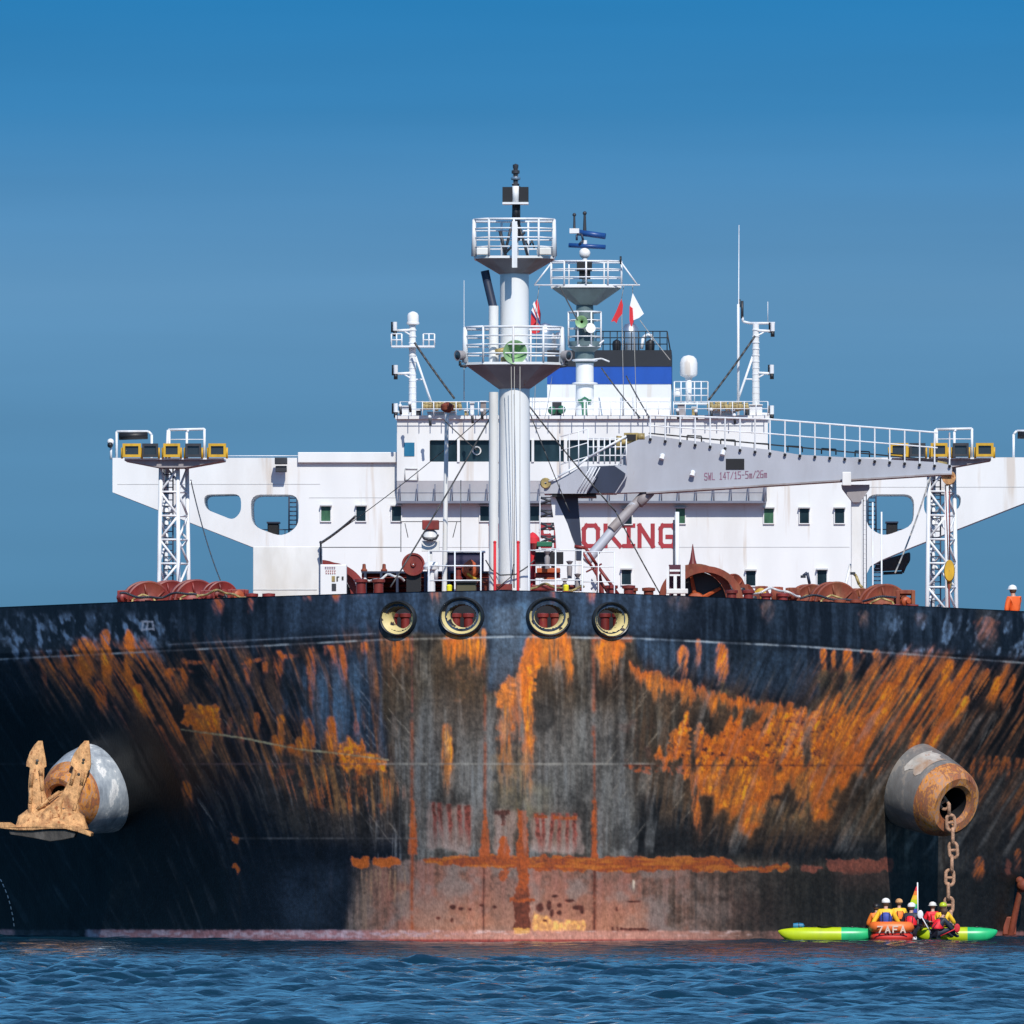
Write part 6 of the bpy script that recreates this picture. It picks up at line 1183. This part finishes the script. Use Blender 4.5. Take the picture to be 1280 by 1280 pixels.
t = thing('stay_post', Vector((P(400.5, 760, 25.8).x, 25.8, DK)), 'thin dark post ending the long left stay at the deck house corner', 'post'); MB().tube(Vector((P(400.8, 0, 25.8).x, 25.8, DK)), P(400.8, 678, 25.8), .035).build('post', MT['dark'], t); MB().ball(P(400.8, 678, 25.7), .06, 8, 6).build('eye', MT['dark'], t)
for i, (x, y, Y, mt_, lb) in enumerate(((462, 730, 11, 'red', 'pair of red bollards left of the round red plate'), (600, 731, 12, 'rusty', 'pair of rusty bollards between shelter and foremast'), (775, 738, 11, 'red', 'pair of red bollards near the foot of the right stay'), (800, 741, 13, 'rusty', 'pair of rusty bollards left of the striped frame'),
       (925, 744, 24, 'red', 'pair of red bollards at the foot of the dark chain wheel'), (325, 748, 20, 'red', 'pair of red bollards in front of the deck house left corner'), (1060, 756, 30, 'rusty', 'pair of rusty bollards below the jib rest'), (1130, 762, 32, 'red', 'pair of red bollards at the right end of the winches'), (968, 748, 22, 'red', 'pair of red bollards below the yellow wheel'))):
    t = thing('bollards', Vector((P(x, y, Y).x, Y, DK)), lb, 'bollards', 'paired bollards along the bulwark'); z1 = P(0, y-6, Y).z
    for d_ in (-.3, .3): MB().lathe(Vector((P(x, y, Y).x+d_, Y, DK)), (0, 0, 1), [(0, .17), (z1-DK-.12, .17), (z1-DK-.1, .23), (z1-DK, .23), (z1-DK+.02, .02)], 18).build('bollard', MT[mt_], t)
    MB().box((P(x, y, Y).x-.6, Y-.3, DK), (P(x, y, Y).x+.6, Y+.3, DK+.1)).build('base_plate', MT['rusty'], t)
for i, (x0, x1, y, Y, mt_, lb) in enumerate(((456, 505, 722, 17, 'cream', 'slack pale mooring rope over the red pipe bank'), (928, 1000, 740, 31, 'cream', 'slack pale mooring rope across the rusty frames'), (246, 312, 742, 38, 'brass', 'slack ochre hose across the left red frames'), (664, 730, 734, 15, 'brass', 'slack ochre hose right of the mast foot'), (1000, 1120, 748, 40, 'dark', 'slack dark cable over the rusty winch discs'), (150, 245, 744, 38, 'dark', 'slack dark cable over the left winch discs'))):
    m = MB(); pts = []
    for k in range(49): t_ = k/48; pts.append(P(x0+(x1-x0)*t_, y+3.5*math.sin(t_*7+i)+1.2*math.sin(t_*19+i*2)+6*(t_-.5)**2, Y+.4*math.sin(t_*14)))
    m.path(pts, .045, 7); tag(m.build('slack_rope', MT[mt_]), lb, 'rope')
# ------------------------------------------------------------------ stays and cables
WR = [((622, 505, 12), (488, 734, 8), .03, 'dark stay running from the mast down to the left bulwark'), ((617, 508, 12), (401, 679, 25.6), .016, 'long thin stay sloping left from the foremast to a short post'), ((444, 645.5, 22.2), (402, 678, 25.4), .05, 'thick dark end piece of the long left stay'),
      ((662, 508, 12), (770, 640, 14), .028, 'dark stay sloping right from the foremast'), ((770, 640, 14), (825, 742, 15), .025, 'lower length of the dark right stay'), ((660, 510, 12), (712, 640, 13), .018, 'thin inner stay right of the foremast'), ((662, 515, 12), (690, 470, 120), .012, 'faint line rising from the mast to the radar mast'),
      ((238, 600, 126), (275, 725, 100), .03, 'thin wire sloping right from the left tower'), ((1165, 590, 126), (1119, 716, 110), .035, 'pale rope sloping left from the right tower'), ((944, 420, 220), (886, 500, 219), .06, 'dark stay left of the right signal mast'),
      ((518, 428, 220), (568, 498, 219), .06, 'dark stay right of the left signal mast'), ((752, 460, 223), (800, 522, 219), .04, 'thin dark stay right below the radar mast'), ((800, 400, 223), (838, 450, 222), .02, 'faint line across the funnel top'), ((700, 358, 223), (722, 400, 222), .035, 'short dark stay at the left of the radar cage'),
      ((783, 470, 223), (812, 522, 219), .04, 'second dark stay right of the radar mast'), ((555, 525, 12), (596, 563, 12), .02, 'thin rope to the left of the mast before the bridge windows')]
for a, b_, r, lb in WR:
    m = MB(); A = P(*a); B = P(*b_); n = 10; pts = []
    for k in range(n+1): t_ = k/n; q = A.lerp(B, t_); q.z -= (B-A).length*.012*4*t_*(1-t_); pts.append(q)
    m.path(pts, r, 6); tag(m.build('stay_wire', MT['wirel'] if 'pale' in lb or 'faint' in lb else MT['wire']), lb, 'wire')
# ------------------------------------------------------------------ bolster patch
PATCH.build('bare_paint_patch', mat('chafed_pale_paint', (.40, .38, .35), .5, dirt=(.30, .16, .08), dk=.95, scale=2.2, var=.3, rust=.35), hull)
# ------------------------------------------------------------------ chain from the right-hand bolster
CH_ = thing('anchor_chain', (P(1191, 1168, 10).x, 0, 0), 'rusty stud-link chain hanging from the right bolster into the water', 'chain')
YK = BR_tip.y-.05
def link_mesh(L_=.66, W=.40, r=.062):
    m = MB(); pts = []; h = (L_-W)/2; R = W/2-r
    for k in range(9): a = math.pi*k/8; pts.append(Vector((R*math.cos(a), 0, h+R*math.sin(a))))
    for k in range(9): a = math.pi+math.pi*k/8; pts.append(Vector((R*math.cos(a), 0, -h+R*math.sin(a))))
    pts.append(pts[0]); n = len(pts)-1; ns = 10; vs = []; fs = []
    for i in range(n):
        t = (pts[(i+1) % n]-pts[i-1]).normalized(); a = Vector((0, 1, 0)); b_ = t.cross(a)
        vs += [pts[i]+(a*math.cos(2*math.pi*j/ns)+b_*math.sin(2*math.pi*j/ns))*r for j in range(ns)]
    for i in range(n): fs += [(i*ns+j, i*ns+(j+1) % ns, ((i+1) % n)*ns+(j+1) % ns, ((i+1) % n)*ns+j) for j in range(ns)]
    m.add(vs, fs, True); m.tube((-R, 0, 0), (R, 0, 0), r*.8, None, 8); return m
lm = None; c0 = P(1188, 1022, YK); pos = []
pos += [(P(1178, 1003, YK+.25), 35), (P(1186, 1014, YK-.05), 80)]
z = c0.z-.18; k = 0
while z > -.5: pos.append((Vector((c0.x+.09*math.sin(k*.9), YK-.12, z)), None)); z -= .475; k += 1
for i, (p, tilt) in enumerate(pos):
    if lm is None:
        lm = link_mesh().build('link', MT['chain'], None); lm.parent = CH_; o = lm
    else: o = lm.copy(); COL.objects.link(o); o.parent = CH_
    o.location = p-CH_.location
    o.rotation_euler = (0, math.radians(-35 if tilt else RG.uniform(-5, 5)), 0) if i % 2 == 0 else (0, math.radians(-40 if tilt else 0), 0)
    if i % 2: o.rotation_euler = (o.rotation_euler.x, o.rotation_euler.y, math.radians(88))
    else: o.rotation_euler.z = math.radians(RG.uniform(-12, 12))
# ------------------------------------------------------------------ the stowed anchor, left
YA = BL_tip.y-.35
AN = thing('anchor', P(62, 1035, YA), 'large ochre stockless anchor hanging at the left bolster mouth', 'anchor')
def rings(mb, secs, n=14):
    vs = []; fs = []
    for (c, w, d, t) in secs:
        if n == 14: w *= 1.28
        for j in range(n):
            a = 2*math.pi*j/n; ca, sa = math.cos(a), math.sin(a); q = 5.5
            x = math.copysign(abs(ca)**(2/q), ca)*w; y = math.copysign(abs(sa)**(2/q), sa)*d
            vs.append(Vector(c)+Vector((x*math.cos(t), y, x*math.sin(t))))
    for k in range(len(secs)-1): fs += [(k*n+j, k*n+(j+1) % n, (k+1)*n+(j+1) % n, (k+1)*n+j) for j in range(n)]
    fs += [tuple(range(n))[::-1], tuple(range((len(secs)-1)*n, len(secs)*n))]; mb.add(vs, fs, True)
def A(x, y, dy=0): return P(x, y, YA+dy)
m = MB(); rings(m, [(A(50, 926, .3), .06, .04, 0), (A(48, 931, .26), .12, .07, 0), (A(46, 940, .2), .20, .10, 0), (A(45, 952, .14), .27, .14, 0), (A(45, 958, .12), .28, .15, 0), (A(46, 960, .1), .20, .16, 0), (A(45, 975, .05), .21, .18, 0), (A(45, 988, 0), .22, .2, .05), (A(47, 1000, -.05), .25, .22, .1), (A(50, 1012, -.1), .34, .25, .1), (A(52, 1026, -.15), .5, .3, 0), (A(52, 1034, -.15), .55, .3, 0)]); m.build('fluke', MT['anchor'], AN)
m = MB(); rings(m, [(A(108, 926, .3), .06, .04, 0), (A(106, 932, .26), .13, .07, -.1), (A(103, 942, .2), .22, .10, -.15), (A(101, 953, .14), .28, .14, -.2), (A(100, 959, .12), .28, .15, -.2), (A(101, 962, .1), .21, .16, -.2), (A(97, 974, .05), .22, .18, -.2), (A(92, 986, 0), .23, .2, -.3), (A(87, 998, -.05), .25, .22, -.3), (A(83, 1010, -.1), .34, .25, -.15), (A(80, 1024, -.15), .5, .3, 0), (A(80, 1034, -.15), .55, .3, 0)]); m.build('fluke', MT['anchor'], AN)
m = MB(); rings(m, [(A(80, 984, 1.4), .22, .2, .5), (A(77, 988, .7), .24, .22, .5), (A(70, 1000, 0), .30, .28, .6), (A(63, 1012, -.3), .36, .3, .5), (A(58, 1024, -.35), .42, .3, .2)]); m.build('shank', MT['anchor'], AN)
m = MB(); rings(m, [(A(62, 1006, 0), .35, .2, 0), (A(64, 1012, -.1), .85, .3, 0), (A(64, 1020, -.2), 1.15, .38, 0), (A(64, 1028, -.25), 1.2, .5, .0), (A(64, 1036, -.25), 1.28, .62, .0)], 24); m.build('crown', MT['anchor'], AN)
m = MB(); m.prism([[A(x, y, -1.05) for x, y in ((-8, 1028), (10, 1028), (20, 1034), (36, 1032), (58, 1032), (66, 1029), (82, 1030), (98, 1033), (114, 1041), (113, 1046), (96, 1040), (80, 1036), (62, 1036), (40, 1038), (22, 1038), (-6, 1035))]], (0, 1.5, 0)); m.build('tripping_palm', MT['anchor'], AN, .03)
m = MB(); m.prism([[A(x, y, -.95) for x, y in ((10, 1038), (40, 1038.5), (62, 1036.5), (80, 1036.5), (95, 1041), (92, 1047), (78, 1050), (62, 1052), (48, 1049), (30, 1046), (12, 1043))]], (0, 1.2, 0)); m.build('crown_underside', MT['ancdark'], AN, .04)
for pl in ([(37, 1024), (37, 1005), (38, 985), (40, 966)], [(55, 1008), (52, 990), (51, 970), (50, 961)], [(104, 965), (101, 982), (96, 998), (92, 1014), (91, 1028)], [(93, 962), (88, 982), (80, 998), (72, 1012)], [(30, 1028), (46, 1012), (60, 1000), (74, 990)]):
    m = MB(); m.path([A(x, y, -.16 if y < 1000 else -.42) for x, y in pl], .065, 8); m.build('cast_rib', MT['anchor'], AN)
m = MB()
for x, y in ((27, 1022), (37, 1010), (57, 1020), (88, 1023), (46, 951), (45, 975), (104, 950), (98, 968), (84, 1000), (79, 1012)): m.ball(A(x, y, -.36 if y > 1005 else -.10), .055, 8, 6, (1, .6, 1))
m.build('cavity', MT['ancdark'], AN)
# ------------------------------------------------------------------ draft scale, left edge; rusty fender pipe, right
def onhull(px, py):
    yy = 10
    for _ in range(25): c = P(px, py, yy); yy = float(hullY(np.array(c.x), np.array(c.z)))
    return P(px, py, yy)
m = MB(); pts = [(-4, 1093), (0, 1099), (3, 1105), (6, 1112), (9, 1119), (11, 1126), (13, 1133), (14.5, 1140), (16, 1147), (17, 1154), (17.5, 1161)]
for (a, b_), (c_, d) in zip(pts, pts[1:]):
    p = onhull(a, b_); q = onhull((a*.45+c_*.55), (b_*.45+d*.55)); n_ = Vector((-.5, -.85, 0)); m.prism([[p+n_*.03, q+n_*.03, q+n_*.03+Vector((.07, 0, 0)), p+n_*.03+Vector((.07, 0, 0))]], (0, .02, 0))
m.build('dashed_draft_mark', MT['white'], hull)
FPp = thing('pilot_fender', onhull(1260, 1176), 'rusty upright pipe with a knobbed head at the far right waterline', 'pipe'); a = onhull(1258, 1172); b_ = onhull(1271, 1112); off = Vector((.1, -.35, 0))
MB().tube(a+off, b_+off, .13, .10, 12).build('pipe', MT['rusty'], FPp); m = MB(); m.ball(b_+off+Vector((.1, -.05, .15)), .24, 12, 8); m.ball(b_+off+Vector((-.02, -.05, .32)), .15, 10, 6); m.build('knob', MT['rusty'], FPp); m = MB(); m.box(tuple(a+off+Vector((-.25, -.1, .1))), tuple(a+off+Vector((.22, .25, .75)))); m.build('foot_plate', MT['rusty'], FPp, .04)
# ------------------------------------------------------------------ people
def skinmesh(name, verts, edges, rad, mt_, parent, sub=2):
    me = bpy.data.meshes.new(name); me.from_pydata([tuple(Vector(v)-ORG[parent.name]) for v in verts], edges, []); ob = bpy.data.objects.new(name, me); COL.objects.link(ob); ob.parent = parent
    md = ob.modifiers.new('skin', 'SKIN'); md.use_smooth_shade = True
    for i, r in enumerate(rad): me.skin_vertices[0].data[i].radius = (r, r) if not isinstance(r, tuple) else r
    me.skin_vertices[0].data[0].use_root = True
    s = ob.modifiers.new('sub', 'SUBSURF'); s.levels = sub; s.render_levels = sub
    dg = bpy.context.evaluated_depsgraph_get(); ev = ob.evaluated_get(dg); nm = bpy.data.meshes.new_from_object(ev); ob.modifiers.clear(); old = ob.data; ob.data = nm; bpy.data.meshes.remove(old)
    nm.name = name; nm.materials.clear(); nm.materials.append(MT[mt_]); ORG[ob.name] = ORG[parent.name]
    for p in nm.polygons: p.use_smooth = True
    return ob
def person(base, face, lean, armL, armR, label, jacket='vesty', vest='vestb', hat='helmet', trous='rubber', seated=True, scale=1.0, cat='person', grp=None, extra=None, hatbrim=False):
    """base: hip point; face: heading angle (0 = away from the camera, +Y); lean forward in m; arms: hand targets relative to hip (right, fwd, up)"""
    t = thing('person', base, label, cat, grp); R = Matrix.Rotation(face, 3, 'Z')
    def W(r, f, u): return Vector(base)+R @ Vector((r, f, u))*scale
    s = scale; sh = .19; l = lean
    neck = W(0, l, .50); chest = W(0, l*.7, .34); head = W(0, l*1.25+.02, .68); hip = W(0, 0, 0)
    V = [hip, W(0, l*.35, .17), chest, neck, W(0, l*1.15, .57), head, W(0, l*1.25+.02, .77)]; E = [(0, 1), (1, 2), (2, 3), (3, 4), (4, 5), (5, 6)]; Rd = [.14, .13, .14, .085, .055, .092, .06]
    JV = [hip, W(0, l*.35, .17), chest, W(0, l, .47)]; JE = [(0, 1), (1, 2), (2, 3)]; JR = [.165, .16, .175, .11]
    for sgn, hand in ((-1, armL), (1, armR)):
        shp = W(sgn*sh, l*.95, .44); hd = W(*hand); el = shp.lerp(hd, .5)+Vector((0, 0, -.10))*s+(R @ Vector((sgn*.07, 0, 0))); i = len(V)
        V += [shp, el, hd.lerp(el, .12), hd]; E += [(2, i), (i, i+1), (i+1, i+2), (i+2, i+3)]; Rd += [.065, .048, .03, .034]
        d = (hd-el).normalized(); sd = d.cross(Vector((0, 0, 1))).normalized(); 
        for q in range(5):
            j = len(V); off = sd*(.026*(q-1.5)) if q < 4 else -sd*.045*sgn; ln = (.075, .085, .08, .062, .05)[q]
            V += [hd+off*.8+d*.045, hd+off*1.1+d*(.045+ln)-Vector((0, 0, .02))]; E += [(i+3, j), (j, j+1)]; Rd += [.011, .008]
        k = len(JV); JV += [shp, el, hd.lerp(el, .18)]; JE += [(2, k), (k, k+1), (k+1, k+2)]; JR += [.092, .072, .052]
    TV = [hip]; TE = []; TR = [.17]
    for sgn in (-1, 1):
        if seated: pts = [W(sgn*.10, .06, -.02), W(sgn*.17, .48, .12), W(sgn*.14, .80, -.12), W(sgn*.14, .90, -.10)]
        else: pts = [W(sgn*.10, 0, -.1), W(sgn*.12, .03, -.45), W(sgn*.12, 0, -.86), W(sgn*.13, .14, -.90)]
        k = len(TV); TV += pts; TE += [(0, k), (k, k+1), (k+1, k+2), (k+2, k+3)]; TR += [.11, .085, .055, .05]
        i = len(V); V += pts; E += [(0, i), (i, i+1), (i+1, i+2), (i+2, i+3)]; Rd += [.085, .06, .04, .035]
    skinmesh('body', V, E, [r*s for r in Rd], 'skin', t, 1); skinmesh('jacket', JV, JE, [r*s for r in JR], jacket, t, 2); skinmesh('trousers', TV, TE, [r*s for r in TR], trous, t, 2)
    fw = R @ Vector((0, 1, 0)); rt = R @ Vector((1, 0, 0)); hc = head+Vector((0, 0, .02))
    m = MB(); m.ball(hc+fw*.095*s, .017*s, 8, 6); m.ball(hc+fw*.08*s-Vector((0, 0, .055*s)), .02*s, 8, 5, (1.4, 1, .4)); 
    for sg in (-1, 1): m.ball(hc+rt*sg*.09*s, .024*s, 8, 6, (.5, 1, 1.4))
    m.build('face_features', MT['skin'], t); m = MB()
    for sg in (-1, 1): m.ball(hc+fw*.082*s+rt*sg*.033*s+Vector((0, 0, .025*s)), .012*s, 8, 6)
    m.build('eyes', MT['black'], t)
    m = MB(); m.ball(hc-fw*.02*s-Vector((0, 0, .01*s)), .10*s, 14, 10, (1, 1, 1.05)); m.build('hair', MT['hair'], t)
    m = MB(); m.lathe(hc+Vector((0, 0, .03*s)), (0, 0, 1), [(-.02*s, .125*s), (0, .128*s), (.05*s, .12*s), (.09*s, .09*s), (.115*s, .04*s), (.12*s, .002)], 22)
    if hatbrim: m.lathe(hc+Vector((0, 0, .02*s))+fw*.02*s, (0, 0, 1), [(-.01, .10*s), (-.01, .155*s), (.01, .155*s), (.012, .10*s)], 22)
    m.build('helmet', MT[hat], t)
    if vest:
        VV = [W(0, -.015, .04), W(0, l*.35-.015, .15), W(0, l*.7-.02, .32), W(0, l*.95-.01, .43)]; skinmesh('life_vest', VV, [(0, 1), (1, 2), (2, 3)], [.185*s, .205*s, .215*s, .15*s], vest, t, 2)
        m = MB(); cc = W(0, l*.35, .12); m.lathe(cc, (0, 0, 1), [(-.025*s, .20*s), (-.02*s, .228*s), (.02*s, .228*s), (.025*s, .20*s)], 20)
        for sg in (-1, 1): m.path([W(sg*.09, -.20, .12), W(sg*.10, -.17+l*.7, .36), W(sg*.09, -.02+l, .50), W(sg*.09, .14+l, .40)], .014*s, 6); m.build('waist_belt', MT['black'], t)
    return t
YK_ = 6.0
MT['faded'] = mat('faded_white_print', (.70, .52, .42), .6, dirt=(.8, .3, .12), dk=.7, scale=9, var=.2)
def onw(px, up=0, Y=YK_): p = P(px, 1178, Y); p.z = up; return p
def kayak(cx, L_, label, c1, c2, flip, Y=YK_, head=0, up=.0):
    t = thing('kayak', onw(cx, 0, Y), label, 'kayak'); o = ORG[t.name]; R = Matrix.Rotation(head, 3, 'Z')
    def hullpart(s0, s1, mt_, nm):
        m = MB(); n = 18; K = 22; vs = []; fs = []
        for k in range(K+1):
            s = s0+(s1-s0)*k/K; w = .36*max(0, 1-abs(s)**3.2)**.7+.012; dk_ = .44-.10*abs(s)**4; kb = -.12+.36*abs(s)**6
            for j in range(n):
                a = 2*math.pi*j/n; y = w*math.cos(a); zc = (dk_+kb)/2; zz = zc+(dk_-kb)/2*math.copysign(abs(math.sin(a))**.75, math.sin(a))*(1 if abs(s) < .97 else .6)
                vs.append(o+R @ Vector((s*L_/2, y, zz+.02)))
        for k in range(K): fs += [(k*n+j, k*n+(j+1) % n, (k+1)*n+(j+1) % n, (k+1)*n+j) for j in range(n)]
        fs += [tuple(range(n))[::-1], tuple(range(K*n, K*n+n))]; m.add(vs, fs, True); return m.build(nm, MT[mt_], t)
    cut = .22 if not flip else -.22
    hullpart(-1, .28, c1, 'hull_shell'); hullpart(.28, 1, c2, 'end_shell')
    m = MB(); m.lathe(o+R @ Vector((-.1, 0, .46)), (0, 0, 1), [(0, .20), (.03, .27), (.05, .27), (.05, .2), (-.05, .19), (-.06, .01)], 24); ck = m.build('cockpit_rim', MT['black'], t)
    m = MB(); m.path([o+R @ Vector((s_*L_/2, .12*math.sin(s_*6), .47-.05*abs(s_)**3)) for s_ in [-.8+.16*q for q in range(11)]], .012, 5); m.build('deck_line', MT['black'], t)
    for s in (-.55, .5): m = MB(); c_ = o+R @ Vector((s*L_/2, 0, .44)); m.lathe(c_, (0, 0, 1), [(0, .10), (.02, .11), (.04, .10), (.045, .01)], 16); m.build('hatch_cover', MT['black'], t)
    return t
K1 = kayak(1034, 3.35, 'yellow kayak with green end floating left of the orange inflatable', 'kyel', 'kgrn', False); K2 = kayak(1194, 2.85, 'yellow kayak with green end floating beneath the hanging chain', 'kyel', 'kgrn', False, 6.5)
t = thing('dry_bag', onw(998, .46), 'small blue bag strapped on the left kayak deck', 'bag'); m = MB(); c_ = onw(998, .50, YK_-.0); m.lathe(c_-Vector((.2, 0, 0)), (1, 0, 0), [(0, .02), (.02, .09), (.2, .11), (.36, .09), (.4, .02)], 16); m.build('bag', mat('blue_drybag', (.01, .16, .30), .5), t); m = MB(); m.lathe(c_, (1, 0, 0), [(-.01, .112), (.02, .112)], 12); m.build('strap', MT['black'], t)
RF = thing('inflatable_boat', onw(1114), 'short orange inflatable with white letters between the two kayaks', 'inflatable boat'); o = ORG[RF.name]
m = MB(); n = 16; L2 = .76
def tube_ring(mb, z, r, hx_, hy): 
    pts = [Vector((o.x+hx_*math.copysign(abs(math.cos(a))**.5, math.cos(a)), o.y+hy*math.copysign(abs(math.sin(a))**.5, math.sin(a)), z)) for a in [2*math.pi*k/28 for k in range(28)]]
    vs = []; fs = []; nn_ = 28; ns = 12
    for i in range(nn_):
        tn = (pts[(i+1) % nn_]-pts[i-1]).normalized(); a = Vector((0, 0, 1)); b2 = tn.cross(a)
        vs += [pts[i]+(a*math.cos(2*math.pi*j/ns)+b2*math.sin(2*math.pi*j/ns))*r for j in range(ns)]
    for i in range(nn_): fs += [(i*ns+j, i*ns+(j+1) % ns, ((i+1) % nn_)*ns+(j+1) % ns, ((i+1) % nn_)*ns+j) for j in range(ns)]
    mb.add(vs, fs, True)
tube_ring(m, .46, .19, .60, .62); m.box((o.x-.5, o.y-.5, .2), (o.x+.5, o.y+.5, .32)); m.build('upper_tube', MT['raft'], RF)
m = MB(); tube_ring(m, .12, .15, .59, .60); m.build('lower_tube', MT['raftr'], RF)
YL = YK_-.62-.192
for i_, ch_ in enumerate('7AFA'): letters(ch_, 1097+i_*9.5, 1158, 1165.5, 0, 5.5, YL, 1.7, .006, False).build('painted_letter', MT['faded'], RF)
m = MB(); m.path([Vector((o.x+x, YK_-.80, .27)) for x in (-.55, 0, .55)], .022); m.build('grab_line', MT['black'], RF)
t = thing('white_fender', onw(1141, 0), 'bundle of white cloth trailing between inflatable and right kayak', 'cloth'); m = MB(); c_ = onw(1141, .2, YK_-.2)
for k in range(7): m.ball(c_+Vector((RG.uniform(-.15, .15), RG.uniform(-.1, .1), RG.uniform(-.18, .15))), RG.uniform(.07, .12), 10, 7, (1, 1, 1.4))
m.build('cloth_bundle', MT['white'], t); m = MB(); m.tube(c_, c_+Vector((-.3, 0, .2)), .02); m.build('line', MT['wirel'], t)
person(P(1107, 1158, YK_), 0, .05, (-.42, -.05, .02), (.42, .15, .02), 'person in yellow jacket with blue back panel, leftmost in the boats', 'vesty', 'vestb', 'helmet', 'vesto', True, 1.15)
person(P(1096, 1160, YK_+.5), .3, .05, (-.25, .2, .05), (.3, .2, .1), 'person in orange jacket half hidden behind the leftmost paddler', 'vesto', 'vesto', 'black', 'rubber', True, 1.0)
person(P(1138, 1162, YK_-.2), -.3, .06, (-.3, .1, .0), (.5, .35, .25), 'person with a red back vest and white red helmet, in the middle', 'rubber', 'vestr', 'helmet', 'rubber', True, 1.1)
person(P(1124, 1154, YK_+.9), .2, .05, (-.2, .25, .1), (.25, .25, .1), 'person with fair hair and yellow collar behind the two left paddlers', 'vesty', 'vesto', 'anchor', 'rubber', True, 1.0)
person(P(1166, 1158, YK_+.7), .2, .05, (-.3, .15, .1), (.3, .2, .1), 'person in red with a grey hat right of the rainbow flag', 'vestr', 'vestr', 'cream', 'rubber', True, 1.0, hatbrim=True)
person(P(1178, 1160, YK_+.5), -.2, .04, (-.3, .1, .1), (.35, .25, .15), 'person in yellow jacket and lime hood beside the chain', 'vesty', 'vesty', 'kyel', 'rubber', True, 1.05)
person(P(1168, 1166, YK_-.4), -1.0, .30, (-.25, .5, .05), (.2, .75, .02), 'person in dark suit leaning low over the right kayak with arms stretched out', 'rubber', 'vestr', 'hair', 'rubber', True, 1.0)
RFg = thing('rainbow_flag', P(1147, 1150, YK_+.4), 'rainbow pennant on a thin white pole standing among the kayakers', 'flag'); MB().tube(P(1147, 1156, YK_+.4), P(1146.5, 1103, YK_+.4), .022, None, 8).build('pole', MT['white'], RFg)
xa, ya_, xb, yb_ = 1146, 1106, 1135, 1138; cols = [('red', 'vestr'), ('orange', 'vesto'), ('yellow', 'vesty'), ('lime', 'kyel'), ('green', 'kgrn'), ('blue', 'vestb')]
for i, (nm, mt_) in enumerate(cols):
    y0 = 1108+i*5.5; y1 = y0+5.5; w0 = 1+i*2.0 if i < 5 else 9; w1 = 3+i*2.0 if i < 4 else 6
    MB().pp([(1145.8, y0), (1145.8, y1), (1145.8-w1, y1), (1145.8-w0, y0)], YK_+.4+.001*i, .012).build(nm+'_stripe', MT[mt_], RFg)
for (x0, y0, x1, y1, lb, dy) in ((1150, 1143, 1164, 1168, 'white paddle leaning across the middle kayaker', -.3), (1196, 1160, 1175, 1170, 'short red paddle lying on the right kayak', -.5)):
    t = thing('paddle', P(x0, y0, YK_+dy), lb, 'paddle'); MB().tube(P(x0, y0, YK_+dy), P(x1, y1, YK_+dy), .018).build('shaft', MT['white'] if 'white' in lb else MT['flagred'], t); m = MB(); m.ball(P(x0, y0, YK_+dy), .10, 10, 8, (1, .25, 1.5)); m.build('blade', MT['white'] if 'white' in lb else MT['flagred'], t)
# crewman at the right bulwark
cw = person(P(1268, 768, 36), math.pi*.25, .05, (-.22, .1, .0), (.25, .2, .02), 'crewman in orange overalls and white helmet at the right bulwark', 'visor', None, 'helmet', 'visor', False, 1.28, hatbrim=True)
